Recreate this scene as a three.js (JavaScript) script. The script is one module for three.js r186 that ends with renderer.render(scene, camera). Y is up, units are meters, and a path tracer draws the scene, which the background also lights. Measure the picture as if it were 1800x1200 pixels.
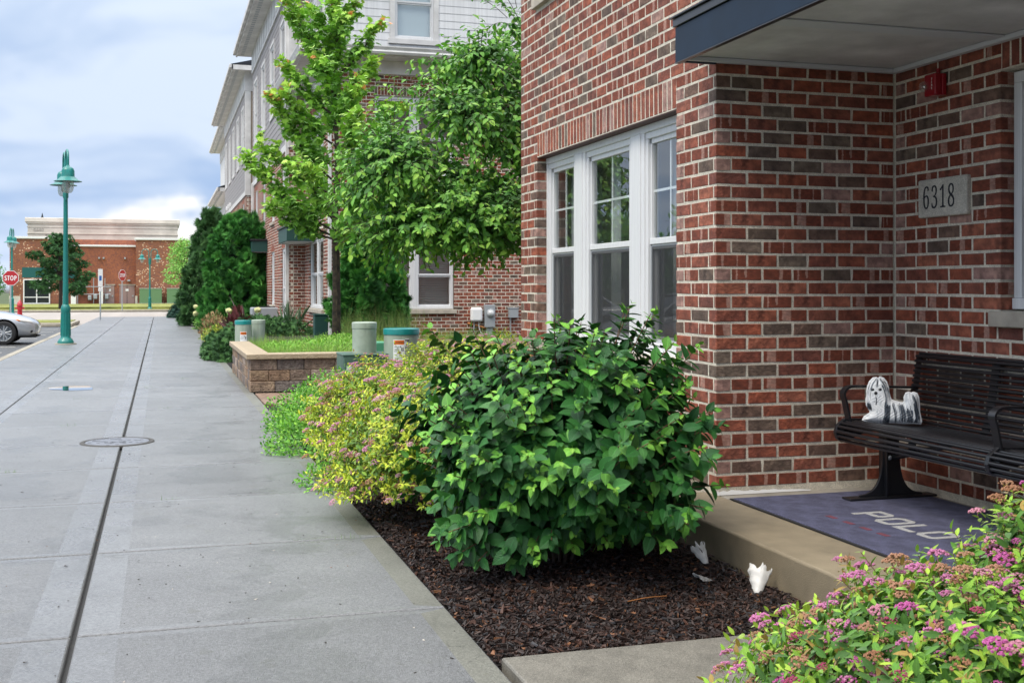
import * as THREE from 'three';
import { mergeGeometries } from 'three/addons/utils/BufferGeometryUtils.js';
import { RoundedBoxGeometry } from 'three/addons/geometries/RoundedBoxGeometry.js';
import { TextGeometry } from 'three/addons/geometries/TextGeometry.js';
import { FontLoader } from 'three/addons/loaders/FontLoader.js';
import { Brush, Evaluator, SUBTRACTION } from 'three-bvh-csg';

// ---------------------------------------------------------------- camera, sky, sun, exposure
const scene = new THREE.Scene();
const EYE = new THREE.Vector3(0, 1.38, 0);
const YAW = Math.atan(618 / 2050);                       // the street runs along -z; the lens points a little to its right
const camera = new THREE.PerspectiveCamera(2 * Math.atan(600 / 2050) * 180 / Math.PI, 1.5, 0.1, 900);
camera.position.copy(EYE);
camera.rotation.y = -YAW;
camera.setViewOffset(1800, 1200, 0, 92, 1800, 1200);     // shifted lens: verticals stay vertical
camera.focus = 8.5; camera.userData.fStop = 13;
const renderer = new THREE.WebGLRenderer({ antialias: true });
renderer.toneMapping = THREE.LinearToneMapping;
renderer.toneMappingExposure = 1.68;
renderer.shadowMap.enabled = true;

function rng(seed) { let a = seed >>> 0; return () => { a = (a + 0x6D2B79F5) | 0; let t = Math.imul(a ^ (a >>> 15), 1 | a); t = (t + Math.imul(t ^ (t >>> 7), 61 | t)) ^ t; return ((t ^ (t >>> 14)) >>> 0) / 4294967296; }; }
const hash2 = (x, y, s = 0) => { let h = Math.imul(x | 0, 374761393) ^ Math.imul(y | 0, 668265263) ^ Math.imul(s | 0, 974634321); h = Math.imul(h ^ (h >>> 13), 1274126177); return ((h ^ (h >>> 16)) >>> 0) / 4294967296; };
function vnoise(x, y, s = 0, px = 0, py = 0) {          // value noise; px, py: whole-number periods, so that textures tile
  const xi = Math.floor(x), yi = Math.floor(y), fx = x - xi, fy = y - yi;
  const w = (i, p) => (p ? ((i % p) + p) % p : i);
  const u = fx * fx * (3 - 2 * fx), v = fy * fy * (3 - 2 * fy);
  const a = hash2(w(xi, px), w(yi, py), s), b = hash2(w(xi + 1, px), w(yi, py), s), c = hash2(w(xi, px), w(yi + 1, py), s), d = hash2(w(xi + 1, px), w(yi + 1, py), s);
  return a + (b - a) * u + (c - a) * v + (a - b - c + d) * u * v;
}
function fbm(x, y, o = 5, s = 0, px = 0, py = 0) { let t = 0, a = 0.5, n = 0; for (let i = 0; i < o; i++) { t += a * vnoise(x, y, s + i * 17, px, py); n += a; x *= 2; y *= 2; px *= 2; py *= 2; a *= 0.5; } return t / n; }
const clamp = (x, a = 0, b = 1) => Math.min(b, Math.max(a, x));
const smooth = (a, b, x) => { const t = clamp((x - a) / (b - a)); return t * t * (3 - 2 * t); };
const lerp = (a, b, t) => a + (b - a) * t;

{ // a clearing overcast after rain: a high pale layer, blue-grey bands below it, bright heaps of cloud near the horizon
  const W = 2048, H = 1024, data = new Float32Array(W * H * 4);
  for (let j = 0; j < H; j++) for (let i = 0; i < W; i++) {
    const az = (i + 0.5) / W * 2 * Math.PI, el = ((j + 0.5) / H - 0.5) * Math.PI, k = (j * W + i) * 4;
    const e = el * 180 / Math.PI;
    let c;
    if (e > -1) {
      const cx = Math.cos(az), sx = Math.sin(az);
      const sy = 1 / (Math.max(0, Math.sin(el)) + 0.16), px = cx * Math.cos(el) * sy, pz = sx * Math.cos(el) * sy;
      const wx = fbm(px * 1.3 + 7, pz * 1.3, 4, 3) - 0.5, wz = fbm(px * 1.3, pz * 1.3 + 9, 4, 5) - 0.5;
      let n = fbm(px * 0.9 + wx * 1.5 + 3.1, pz * 0.9 + wz * 1.5, 6, 11);
      const fine = fbm(px * 3.3 + wx * 3, pz * 3.3 + wz * 3, 5, 21);
      let t = smooth(0.36, 0.64, n * 0.62 + fine * 0.38);
      const high = smooth(7, 15, e);
      t = clamp(lerp(t * 0.74, 0.30 + 0.52 * t, high * 0.8));
      const deep = [0.36, 0.49, 0.72], mid = [0.51, 0.62, 0.80], pale = [0.72, 0.80, 0.93];
      c = [0, 1, 2].map(q => t < 0.5 ? lerp(deep[q], mid[q], t * 2) : lerp(mid[q], pale[q], t * 2 - 1));
      // heaped white cloud low down, ragged along its upper edge
      const heap = fbm(cx * 11 + 40, sx * 11 + e * 0.42, 6, 31), lump = fbm(cx * 30, sx * 30 + e * 0.9, 4, 41);
      const top = 1.6 + (heap - 0.5) * 11 + (lump - 0.5) * 1.8;
      const white = smooth(0.4, -0.9, (e - top) / 1.2) * smooth(0.33, 0.52, fbm(cx * 17 + 5, sx * 17 + e * 0.7, 5, 51));
      const bright = [1.0, 0.985, 0.95];
      c = c.map((v, q) => lerp(v, bright[q], white * 0.88));
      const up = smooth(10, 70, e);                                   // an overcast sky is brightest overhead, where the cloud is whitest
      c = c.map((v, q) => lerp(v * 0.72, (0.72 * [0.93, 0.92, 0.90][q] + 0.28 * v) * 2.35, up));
    } else c = [0.14, 0.14, 0.13];
    data[k] = c[0]; data[k + 1] = c[1]; data[k + 2] = c[2]; data[k + 3] = 1;
  }
  const t = new THREE.DataTexture(data, W, H, THREE.RGBAFormat, THREE.FloatType);
  t.mapping = THREE.EquirectangularReflectionMapping; t.magFilter = THREE.LinearFilter; t.minFilter = THREE.LinearFilter; t.needsUpdate = true;
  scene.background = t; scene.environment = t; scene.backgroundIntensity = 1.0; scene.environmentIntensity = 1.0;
}
const sun = new THREE.DirectionalLight(0xfff3e2, 1.5);    // the sun behind thin cloud: wide and weak
sun.position.set(-22, 40, 4); sun.target.position.set(2, 0, -10); sun.castShadow = true; sun.shadow.radius = 45;
Object.assign(sun.shadow.camera, { left: -60, right: 60, top: 60, bottom: -60, near: 1, far: 220 }); sun.shadow.mapSize.set(4096, 4096);
scene.add(sun, sun.target);
const font = await new FontLoader().loadAsync('fonts/droid/droid_serif_regular.typeface.json');
const fontBold = await new FontLoader().loadAsync('fonts/droid/droid_sans_bold.typeface.json');

// ---------------------------------------------------------------- helpers
const used = {};
function numbered(n) { const k = used[n] = (used[n] ?? -1) + 1; return k ? `${n}_${String(k).padStart(3, '0')}` : n; }
const V = (x, y, z) => new THREE.Vector3(x, y, z);
function keep(g) { for (const k of Object.keys(g.attributes)) if (!['position', 'normal', 'uv', 'color'].includes(k)) g.deleteAttribute(k); return g; }
const flat = g => (g.index ? g.toNonIndexed() : g);
/** uv in metres: each face is mapped along the two axes it lies in */
function metric(g) {
  g = flat(g); const p = g.attributes.position, n = p.count, uv = new Float32Array(n * 2), a = V(), b = V(), c = V(), q = V();
  for (let i = 0; i < n; i += 3) {
    a.fromBufferAttribute(p, i); b.fromBufferAttribute(p, i + 1); c.fromBufferAttribute(p, i + 2);
    q.copy(b).sub(a).cross(c.clone().sub(a)); const x = Math.abs(q.x), y = Math.abs(q.y), z = Math.abs(q.z);
    [a, b, c].forEach((v, k) => { const o = (i + k) * 2; if (y >= x && y >= z) { uv[o] = v.x; uv[o + 1] = v.z; } else if (x >= z) { uv[o] = v.z; uv[o + 1] = v.y; } else { uv[o] = v.x; uv[o + 1] = v.y; } });
  }
  g.setAttribute('uv', new THREE.BufferAttribute(uv, 2)); return g;
}
const join = gs => { gs = gs.filter(Boolean).map(g => keep(flat(g))); if (gs.length === 1) return gs[0]; const hasC = gs.some(g => g.attributes.color); gs.forEach(g => { if (!g.attributes.uv) g.setAttribute('uv', new THREE.BufferAttribute(new Float32Array(g.attributes.position.count * 2), 2)); if (hasC && !g.attributes.color) g.setAttribute('color', new THREE.BufferAttribute(new Float32Array(g.attributes.position.count * 3).fill(1), 3)); }); return mergeGeometries(gs); };
/** a box by its limits, its edges chamfered by c */
function bx(x0, x1, y0, y1, z0, z1, c = 0) {
  const w = Math.abs(x1 - x0), h = Math.abs(y1 - y0), d = Math.abs(z1 - z0);
  const g = c > 0 ? new RoundedBoxGeometry(w, h, d, 1, Math.min(c, w / 2.01, h / 2.01, d / 2.01)) : new THREE.BoxGeometry(w, h, d);
  g.translate((x0 + x1) / 2, (y0 + y1) / 2, (z0 + z1) / 2); return metric(g);
}
const cyl = (r0, r1, h, x, y, z, n = 24, open = false) => { const g = new THREE.CylinderGeometry(r1, r0, h, n, 1, open); g.translate(x, y + h / 2, z); return flat(g); };
const lathe = (pts, n = 32) => flat(new THREE.LatheGeometry(pts.map(([r, y]) => new THREE.Vector2(r, y)), n));
const tube = (pts, r, seg = 24, n = 8) => flat(new THREE.TubeGeometry(new THREE.CatmullRomCurve3(pts.map(p => V(...p))), seg, r, n));
function bar(a, b, ra, rb = ra, n = 7) {                   // a tapered round bar from a to b
  const A = V(...a), B = V(...b), g = new THREE.CylinderGeometry(rb, ra, A.distanceTo(B), n, 1);
  g.applyQuaternion(new THREE.Quaternion().setFromUnitVectors(V(0, 1, 0), B.clone().sub(A).normalize()));
  g.translate((A.x + B.x) / 2, (A.y + B.y) / 2, (A.z + B.z) / 2); return flat(g);
}
function extr(pts, depth, bevel = 0, holes = []) {
  const s = new THREE.Shape(pts.map(p => new THREE.Vector2(...p))); for (const h of holes) s.holes.push(new THREE.Path(h.map(p => new THREE.Vector2(...p))));
  return flat(new THREE.ExtrudeGeometry(s, { depth, bevelEnabled: bevel > 0, bevelSize: bevel, bevelThickness: bevel, bevelSegments: 2, curveSegments: 10, steps: 1 }));
}
function obj(name, gs, mat, parent = scene) {
  const m = new THREE.Mesh(Array.isArray(gs) ? join(gs) : gs, mat);
  m.name = parent === scene ? numbered(name) : name; m.castShadow = m.receiveShadow = true; parent.add(m); return m;
}
function thing(name, label, category, pos = [0, 0, 0], turn = 0, group) {
  const o = new THREE.Group(); o.name = numbered(name); o.position.set(...pos); o.rotation.y = turn; scene.add(o);
  o.userData = { label, category }; if (group) o.userData.group = group; return o;
}
function tag(o, label, category, group) { o.userData = { label, category }; if (group) o.userData.group = group; return o; }
function structure(o, label, category) { o.userData = { kind: 'structure', label, category }; return o; }
function part(name, parent) { const o = new THREE.Group(); o.name = name; parent.add(o); return o; }
const stuff = o => { o.userData.kind = 'stuff'; return o; };
function dup(o, pos, turn, label, group) { const c = o.clone(); c.name = numbered(o.name.replace(/_\d+$/, '')); c.position.set(...pos); c.rotation.y = turn; c.userData = { ...o.userData, label }; if (group) c.userData.group = group; scene.add(c); return c; }

// ---------------------------------------------------------------- textures and materials
function texture(w, h, f, srgb = true) {                   // f(u, v) -> [r, g, b] in 0..1
  const d = new Uint8Array(w * h * 4);
  for (let j = 0; j < h; j++) for (let i = 0; i < w; i++) { const c = f((i + 0.5) / w, (j + 0.5) / h), k = (j * w + i) * 4; d[k] = clamp(c[0]) * 255; d[k + 1] = clamp(c[1] ?? c[0]) * 255; d[k + 2] = clamp(c[2] ?? c[0]) * 255; d[k + 3] = 255; }
  const t = new THREE.DataTexture(d, w, h); t.wrapS = t.wrapT = THREE.RepeatWrapping; t.magFilter = THREE.LinearFilter; t.minFilter = THREE.LinearMipmapLinearFilter;
  if (srgb) t.colorSpace = THREE.SRGBColorSpace; t.needsUpdate = true; return t;
}
function canvasTex(w, h, draw) { const c = document.createElement('canvas'); c.width = w; c.height = h; draw(c.getContext('2d'), w, h); const t = new THREE.CanvasTexture(c); t.colorSpace = THREE.SRGBColorSpace; t.magFilter = THREE.LinearFilter; return t; }
const rep = (t, x, y = x) => { const c = t.clone(); c.repeat.set(x, y); c.needsUpdate = true; return c; };
const C = (r, g, b) => new THREE.Color().setRGB(r, g, b);
const std = (o) => new THREE.MeshStandardMaterial({ side: THREE.DoubleSide, ...o });
const phys = (o) => new THREE.MeshPhysicalMaterial({ side: THREE.DoubleSide, ...o });

const T = {};
T.grain = texture(512, 512, (u, v) => { const a = fbm(u * 8, v * 8, 3, 1, 8, 8), f = hash2(u * 512, v * 512, 3), g = vnoise(u * 128, v * 128, 9, 128, 128); const x = 0.80 + 0.18 * (a - 0.5) + 0.22 * (f - 0.5) + 0.22 * (g - 0.5) + (f > 0.992 ? 0.16 : 0) - (f < 0.008 ? 0.25 : 0); return [x, x, x * 0.985]; });
const damp = (u, v) => smooth(0.50, 0.60, fbm(u * 5 + 0.6 * fbm(u * 9, v * 9, 3, 401, 9, 9), v * 5, 5, 403, 5, 5));      // patches still wet from the rain
T.slab = texture(1024, 1024, (u, v) => { const f = hash2(u * 1024, v * 1024, 411), g = vnoise(u * 340, v * 340, 413, 340, 340), a = fbm(u * 7, v * 7, 5, 415, 7, 7), w = damp(u, v); const spot = smooth(0.74, 0.80, fbm(u * 22, v * 22, 4, 417, 22, 22)); const ck = Math.abs(fbm(u * 3 + 0.15 * vnoise(u * 60, v * 60, 5, 60, 60), v * 3, 4, 419, 3, 3) - 0.5) < 0.0022 && fbm(u * 4, v * 4, 2, 421, 4, 4) > 0.58; let x = 0.80 + 0.11 * (a - 0.5) + 0.14 * (f - 0.5) + 0.17 * (g - 0.5) - 0.04 * w - 0.03 * spot + (f > 0.988 ? 0.16 : 0) - (f < 0.010 ? 0.28 : 0) - (ck ? 0.2 : 0); return [x, x * 0.998, x * (0.99 - 0.02 * spot)]; });
T.slabWet = texture(512, 512, (u, v) => { const x = 0.92 - 0.22 * damp(u, v) + 0.12 * (fbm(u * 20, v * 20, 3, 425, 20, 20) - 0.5); return [x, x, x]; }, false);
T.grainBump = texture(512, 512, (u, v) => { const f = hash2(u * 512, v * 512, 5), g = vnoise(u * 170, v * 170, 4, 170, 170); const x = 0.35 * f + 0.65 * g; return [x, x, x]; }, false);
T.stain = texture(512, 512, (u, v) => { const a = fbm(u * 4, v * 4, 6, 61, 4, 4), b = fbm(u * 10, v * 10, 4, 71, 10, 10); const x = 0.90 + 0.22 * (a - 0.5) + 0.10 * (b - 0.5) + 0.05 * (hash2(u * 512, v * 512, 8) - 0.5); return [x, x * 0.995, x * 0.985]; });
T.brick = texture(512, 512, (u, v) => { const a = fbm(u * 12, v * 12, 5, 81, 12, 12), f = hash2(u * 512, v * 512, 83), w = fbm(u * 5 + 2 * a, v * 9, 4, 85, 5, 9); let x = 0.74 + 0.42 * (a - 0.5) + 0.12 * (f - 0.5) + 0.30 * (w - 0.5); if (f > 0.9955) x += 0.35; return [x, x * (0.98 + 0.05 * (w - 0.5)), x]; });
T.brickBump = texture(512, 512, (u, v) => { const a = fbm(u * 16, v * 16, 4, 91, 16, 16), r = Math.abs(fbm(u * 9 + a, v * 9, 3, 95, 9, 9) - 0.5) * 2; const x = 0.55 * a + 0.45 * Math.pow(1 - r, 5) * 0.6 + 0.1 * hash2(u * 512, v * 512, 97); return [x, x, x]; }, false);
const smear = (seed, n, wide) => texture(256, 128, (u, v) => {   // pale kiln marks: upright streaks across one brick
  let m = 0; const r = rng(seed);
  for (let i = 0; i < n; i++) { const c = 0.12 + 0.78 * r(), w = wide * (0.5 + r()), top = r() < 0.4 ? 0.25 * r() : 0; const e = Math.abs(u - c) + 0.035 * (vnoise(u * 30, v * 14, seed + i) - 0.5); if (v > top) m = Math.max(m, smooth(w, w * 0.72, e)); }
  m *= 0.55 + 0.5 * fbm(u * 14, v * 10, 4, seed + 9); const a = fbm(u * 9, v * 5, 4, seed), f = hash2(u * 256, v * 128, seed), x = 0.78 + 0.4 * (a - 0.5) + 0.12 * (f - 0.5);
  const red = [0.65 * x, 0.34 * x, 0.25 * x], pale = [0.84 * (0.9 + 0.3 * (a - 0.5)), 0.67 * (0.9 + 0.3 * (a - 0.5)), 0.61 * (0.9 + 0.3 * (a - 0.5))]; return red.map((c, q) => lerp(c, pale[q], clamp(m)));
});
T.leaf = texture(128, 256, (u, v) => { const x = Math.abs(u - 0.5) * 2; const vein = Math.abs(((v * 9 - x * 3.2) % 1 + 1) % 1 - 0.5) * 2; let m = 0.90 + 0.10 * smooth(0.10, 0.35, 1 - vein); if (vein > 0.86) m += 0.10; if (x < 0.05) m += 0.22; m += 0.14 * (fbm(u * 8, v * 16, 3, 5) - 0.5); return [m * 0.86, m * 0.86, m * 0.80]; });
T.leafBump = texture(128, 256, (u, v) => { const x = Math.abs(u - 0.5) * 2; const vein = Math.abs(((v * 9 - x * 3.2) % 1 + 1) % 1 - 0.5) * 2; const m = 0.35 + 0.55 * smooth(0.98, 0.3, vein) * smooth(0.02, 0.2, x); return [m, m, m]; }, false);
T.bark = texture(256, 512, (u, v) => { const r = fbm(u * 14, v * 5, 5, 131, 14, 5), x = 0.5 + 0.8 * (r - 0.5); return [x, x * 0.95, x * 0.9]; });
T.carpet = texture(512, 512, (u, v) => { const f = hash2(u * 512, v * 512, 141), a = fbm(u * 6, v * 6, 5, 143, 6, 6); const x = 0.62 + 0.5 * (f - 0.5) + 0.3 * (a - 0.5); return [x, x, x]; });
T.asphalt = texture(512, 512, (u, v) => { const f = hash2(u * 512, v * 512, 151), a = fbm(u * 5, v * 5, 5, 153, 5, 5); const x = 0.70 + 0.35 * (f - 0.5) + 0.4 * (a - 0.5); return [x, x, x]; });
T.woodgrain = texture(128, 512, (u, v) => { const x = 0.92 + 0.12 * (fbm(u * 40, v * 3, 4, 171, 40, 3) - 0.5); return [x, x, x]; });

const M = {};
M.slab = std({ color: C(0.292, 0.304, 0.318), map: rep(T.slab, 0.4), bumpMap: rep(T.grainBump, 2.6), bumpScale: 0.0026, roughnessMap: rep(T.slabWet, 0.4), roughness: 0.43 });
M.slabBand = std({ color: C(0.308, 0.322, 0.338), map: rep(T.slab, 0.37), bumpMap: rep(T.grainBump, 3), bumpScale: 0.0010, roughnessMap: rep(T.slabWet, 0.4), roughness: 0.36 });
M.slabMossy = std({ color: C(0.275, 0.28, 0.245), map: rep(T.slab, 0.5), bumpMap: rep(T.grainBump, 3), bumpScale: 0.0012, roughness: 0.5 });
M.walkConcrete = std({ color: C(0.30, 0.285, 0.25), map: rep(T.grain, 2), bumpMap: rep(T.grainBump, 2.6), bumpScale: 0.002, roughness: 0.55 });
M.step = std({ color: C(0.30, 0.25, 0.17), map: rep(T.stain, 1.4), bumpMap: rep(T.grainBump, 2.5), bumpScale: 0.0014, roughness: 0.72 });
M.porch = std({ color: C(0.36, 0.34, 0.30), map: rep(T.stain, 1.3), bumpMap: rep(T.grainBump, 3), bumpScale: 0.001, roughness: 0.8 });
M.kerb = std({ color: C(0.42, 0.39, 0.32), map: rep(T.stain, 0.9), roughness: 0.75 });
M.asphalt = std({ color: C(0.145, 0.15, 0.155), map: rep(T.asphalt, 0.9), bumpMap: rep(T.grainBump, 2), bumpScale: 0.004, roughness: 0.5 });
M.roadConcrete = std({ color: C(0.42, 0.38, 0.35), map: rep(T.stain, 0.4), roughness: 0.7 });
M.soil = std({ color: C(0.022, 0.015, 0.012), map: rep(T.brick, 2), bumpMap: rep(T.brickBump, 6), bumpScale: 0.02, roughness: 0.85 });
M.lawn = std({ color: C(0.38, 0.43, 0.08), map: rep(T.brick, 0.35), roughness: 0.95 });
M.lawnFar = std({ color: C(0.10, 0.15, 0.04), map: rep(T.brick, 0.15), roughness: 0.95 });
M.mortar = std({ color: C(1.12, 1.04, 0.90), map: rep(T.grain, 3), bumpMap: rep(T.grainBump, 5), bumpScale: 0.003, roughness: 0.9 });
const brickTones = [[0.295, 0.092, 0.050], [0.26, 0.078, 0.043], [0.335, 0.115, 0.065], [0.23, 0.070, 0.042], [0.315, 0.088, 0.044], [0.275, 0.095, 0.057], [0.245, 0.080, 0.050], [0.185, 0.064, 0.043]];
const brownTones = [[0.155, 0.112, 0.080], [0.13, 0.092, 0.068], [0.18, 0.138, 0.10], [0.17, 0.105, 0.074]];
const brickMap = rep(T.brick, 2.2), brickBump = rep(T.brickBump, 4);
M.bricks = [...brickTones, ...brownTones].map(c => std({ color: C(c[0] * 1.75, c[1] * 1.75, c[2] * 1.75), map: brickMap, bumpMap: brickBump, bumpScale: 0.006, roughness: 0.86 }));
M.smears = [[201, 2, 0.05], [203, 1, 0.14], [207, 2, 0.035], [211, 1, 0.22], [223, 1, 0.10], [227, 1, 0.06]].map(a => std({ map: smear(...a), bumpMap: brickBump, bumpScale: 0.004, roughness: 0.88, color: C(0.92, 0.92, 0.92) }));
M.paleBrick = std({ color: C(0.62, 0.38, 0.30), map: brickMap, bumpMap: brickBump, bumpScale: 0.004, roughness: 0.9 });
M.brickKinds = [...M.bricks, ...M.smears, M.paleBrick];    // 0-7 red, 8-11 brown, 12-17 streaked, 18 pale
M.lintel = std({ color: C(0.085, 0.03, 0.025), roughness: 0.6, map: rep(T.stain, 2) });
M.stone = std({ color: C(0.52, 0.47, 0.40), map: rep(T.stain, 2), bumpMap: rep(T.grainBump, 4), bumpScale: 0.0012, roughness: 0.85 });
M.plaque = std({ color: C(0.80, 0.76, 0.69), map: rep(T.grain, 2.5), bumpMap: rep(T.grainBump, 5), bumpScale: 0.001, roughness: 0.85 });
M.vinyl = phys({ color: C(0.80, 0.81, 0.82), roughness: 0.38, map: rep(T.woodgrain, 6, 1) });
M.trimWhite = std({ color: C(0.80, 0.80, 0.80), roughness: 0.55, map: rep(T.stain, 0.6) });
M.siding = std({ color: C(0.80, 0.81, 0.82), roughness: 0.55, map: rep(T.woodgrain, 1, 0.3) });
M.greySiding = std({ color: C(0.33, 0.31, 0.31), roughness: 0.6, map: rep(T.woodgrain, 1, 0.3) });
M.beigeSiding = std({ color: C(0.36, 0.295, 0.22), roughness: 0.6, map: rep(T.woodgrain, 1, 0.3) });
M.glass = phys({ color: C(0.93, 0.97, 0.96), roughness: 0.0, transmission: 1, thickness: 0, ior: 2.3, specularIntensity: 1 });
M.interior = std({ color: C(0.55, 0.53, 0.49), roughness: 0.95 });
M.curtain = std({ color: C(0.55, 0.57, 0.58), roughness: 0.95 });
M.screen = std({ color: C(0.018, 0.02, 0.024), roughness: 0.9, transparent: true, opacity: 0.6 });
M.blind = std({ color: C(0.42, 0.47, 0.50), roughness: 0.6 });
M.blindLight = std({ color: C(0.52, 0.57, 0.60), roughness: 0.7 });
M.navy = phys({ color: C(0.008, 0.024, 0.052), roughness: 0.5, specularIntensity: 0.5, map: rep(T.stain, 1.2) });
M.darkMetal = phys({ color: C(0.012, 0.013, 0.016), roughness: 0.34, clearcoat: 0.2 });
M.soffit = std({ color: C(0.80, 0.81, 0.84), roughness: 0.8, map: rep(T.stain, 0.9) });
M.soffitTrim = std({ color: C(0.58, 0.60, 0.63), roughness: 0.7 });
M.benchPaint = phys({ color: C(0.009, 0.010, 0.013), roughness: 0.36, clearcoat: 0.35, clearcoatRoughness: 0.35 });
M.carpet = std({ color: C(0.25, 0.26, 0.45), map: rep(T.carpet, 3.2), bumpMap: rep(T.carpet, 3.2), bumpScale: 0.004, roughness: 1 });
M.matLetter = std({ color: C(1, 1, 1), map: rep(T.carpet, 3.2), roughness: 1 });
M.matRed = std({ color: C(0.42, 0.12, 0.18), map: rep(T.carpet, 3.2), roughness: 1 });
M.teal = phys({ color: C(0.004, 0.24, 0.215), roughness: 0.42, clearcoat: 0.3, map: rep(T.stain, 2) });
M.tealCap = phys({ color: C(0.005, 0.23, 0.22), roughness: 0.38, clearcoat: 0.3 });
M.paleGreen = std({ color: C(0.44, 0.53, 0.44), roughness: 0.6, map: rep(T.stain, 1.5) });
M.boxGreen = std({ color: C(0.10, 0.185, 0.15), roughness: 0.55, map: rep(T.stain, 1.2) });
M.darkGreen = std({ color: C(0.012, 0.06, 0.05), roughness: 0.55 });
M.midGreen = std({ color: C(0.07, 0.28, 0.16), roughness: 0.55 });
M.black = std({ color: C(0.012, 0.012, 0.013), roughness: 0.7 });
M.rubber = std({ color: C(0.016, 0.016, 0.017), roughness: 0.75 });
M.ink = std({ color: C(0.02, 0.022, 0.03), roughness: 0.8 });
M.red = phys({ color: C(0.42, 0.012, 0.02), roughness: 0.35, clearcoat: 0.3 });
M.alarmRed = phys({ color: C(0.30, 0.008, 0.018), roughness: 0.3, clearcoat: 0.4 });
M.white = std({ color: C(0.78, 0.78, 0.78), roughness: 0.6 });
M.metal = std({ color: C(0.45, 0.47, 0.49), roughness: 0.45, metalness: 0.7 });
M.galvanized = std({ color: C(0.36, 0.39, 0.41), roughness: 0.5, metalness: 0.25 });
M.chrome = std({ color: C(0.7, 0.7, 0.7), roughness: 0.12, metalness: 1 });
M.iron = std({ color: C(0.22, 0.23, 0.26), roughness: 0.32, metalness: 0.25, map: rep(T.stain, 3) });
M.jointFill = std({ color: C(0.055, 0.052, 0.047), roughness: 0.7 });
M.water = phys({ color: C(0.06, 0.065, 0.06), roughness: 0.02, clearcoat: 1, clearcoatRoughness: 0.0 });
M.capStone = std({ color: C(0.50, 0.40, 0.27), map: rep(T.stain, 2.5), bumpMap: rep(T.brickBump, 3), bumpScale: 0.012, roughness: 0.5 });
M.blocks = [[0.29, 0.22, 0.145], [0.22, 0.175, 0.13], [0.165, 0.145, 0.125], [0.34, 0.29, 0.23], [0.26, 0.185, 0.115]].map(c => std({ color: C(c[0] * 2.2, c[1] * 2.15, c[2] * 2.1), map: rep(T.brick, 1.4), bumpMap: rep(T.brickBump, 3), bumpScale: 0.03, roughness: 0.85 }));
M.paver = [[0.40, 0.27, 0.17], [0.34, 0.23, 0.15], [0.44, 0.31, 0.21]].map(c => std({ color: C(...c), map: rep(T.brick, 1.6), roughness: 0.6 }));
M.bark = std({ color: C(0.115, 0.095, 0.06), map: rep(T.bark, 3, 1.5), bumpMap: rep(T.bark, 3, 1.5), bumpScale: 0.012, roughness: 0.9 });
M.darkBark = std({ color: C(0.06, 0.045, 0.035), roughness: 0.9 });
M.redTwig = std({ color: C(0.15, 0.075, 0.045), roughness: 0.8 });
M.foilSilver = std({ color: C(0.75, 0.75, 0.73), roughness: 0.45, map: rep(T.stain, 5) });
// ================================================================ the setting
const sheet = (x0, x1, z0, z1, y) => { const g = new THREE.PlaneGeometry(x1 - x0, z1 - z0); g.rotateX(-Math.PI / 2); g.translate((x0 + x1) / 2, y, (z0 + z1) / 2); return metric(g); };
structure(obj('ground', [sheet(-400, 400, -500, 120, -0.32)], M.lawnFar), 'dull green open ground reaching to the horizon', 'ground');
structure(obj('parking_lot', [sheet(-46, -3.12, -49.6, 30, -0.125)], M.asphalt), 'wet grey asphalt parking lot beside the sidewalk', 'parking lot');
structure(obj('street', [sheet(-70, 60, -107, -49.7, -0.15)], M.roadConcrete), 'pale pinkish concrete street crossing beyond the sidewalk', 'street');
{ // painted bay lines in the lot
  const r = [];
  for (let i = 0; i < 9; i++) r.push(bx(-8.3, -3.6, -0.124, -0.119, -46.4 + i * 2.75, -46.3 + i * 2.75));
  structure(obj('bay_lines', r, std({ color: C(0.50, 0.49, 0.44), roughness: 0.7 })), 'worn pale lines painted on the parking lot', 'markings');
}
// sidewalk: slabs with a tooled smooth border round a broom-finished field
const slabCache = {};
function slabGeo(w, l, band, key) {
  const k = [w.toFixed(3), l.toFixed(3), band.join(), key].join('|'); if (slabCache[k]) return slabCache[k];
  const c = 0.009, h = 0.10, [bl, br, bn] = band, pos = [[], [], []];
  const quad = (m, a, b, d, e) => pos[m].push(...a, ...b, ...d, ...a, ...d, ...e);
  const W = w / 2, L = l / 2, ring = (ix, jx, iz, y) => [[-W + ix, y, -L + iz], [-W + ix, y, L - iz], [W - jx, y, L - iz], [W - jx, y, -L + iz]];
  const R = [ring(0, 0, 0, -h), ring(0, 0, 0, -c), ring(c * 0.4, c * 0.4, c * 0.4, -c * 0.3), ring(c, c, c, 0), ring(bl, br, bn, 0)];
  for (let q = 0; q < 4; q++) for (let i = 0; i < 4; i++) { const j = (i + 1) % 4; quad(q === 3 ? (i === 2 ? 2 : 1) : 0, R[q][i], R[q][j], R[q + 1][j], R[q + 1][i]); }
  quad(0, R[4][0], R[4][1], R[4][2], R[4][3]);
  const g = new THREE.BufferGeometry(), all = pos.flat();
  g.setAttribute('position', new THREE.Float32BufferAttribute(all, 3)); g.computeVertexNormals(); metric(g);
  g.addGroup(0, pos[0].length / 3, 0); g.addGroup(pos[0].length / 3, pos[1].length / 3, 1); g.addGroup((pos[0].length + pos[1].length) / 3, pos[2].length / 3, 2);
  const uv = g.attributes.uv, o = rng(key * 77 + 5), ox = o() * 7, oz = o() * 7; for (let i = 0; i < uv.count; i++) uv.setXY(i, uv.getX(i) + ox, uv.getY(i) + oz);
  return (slabCache[k] = g);
}
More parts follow.
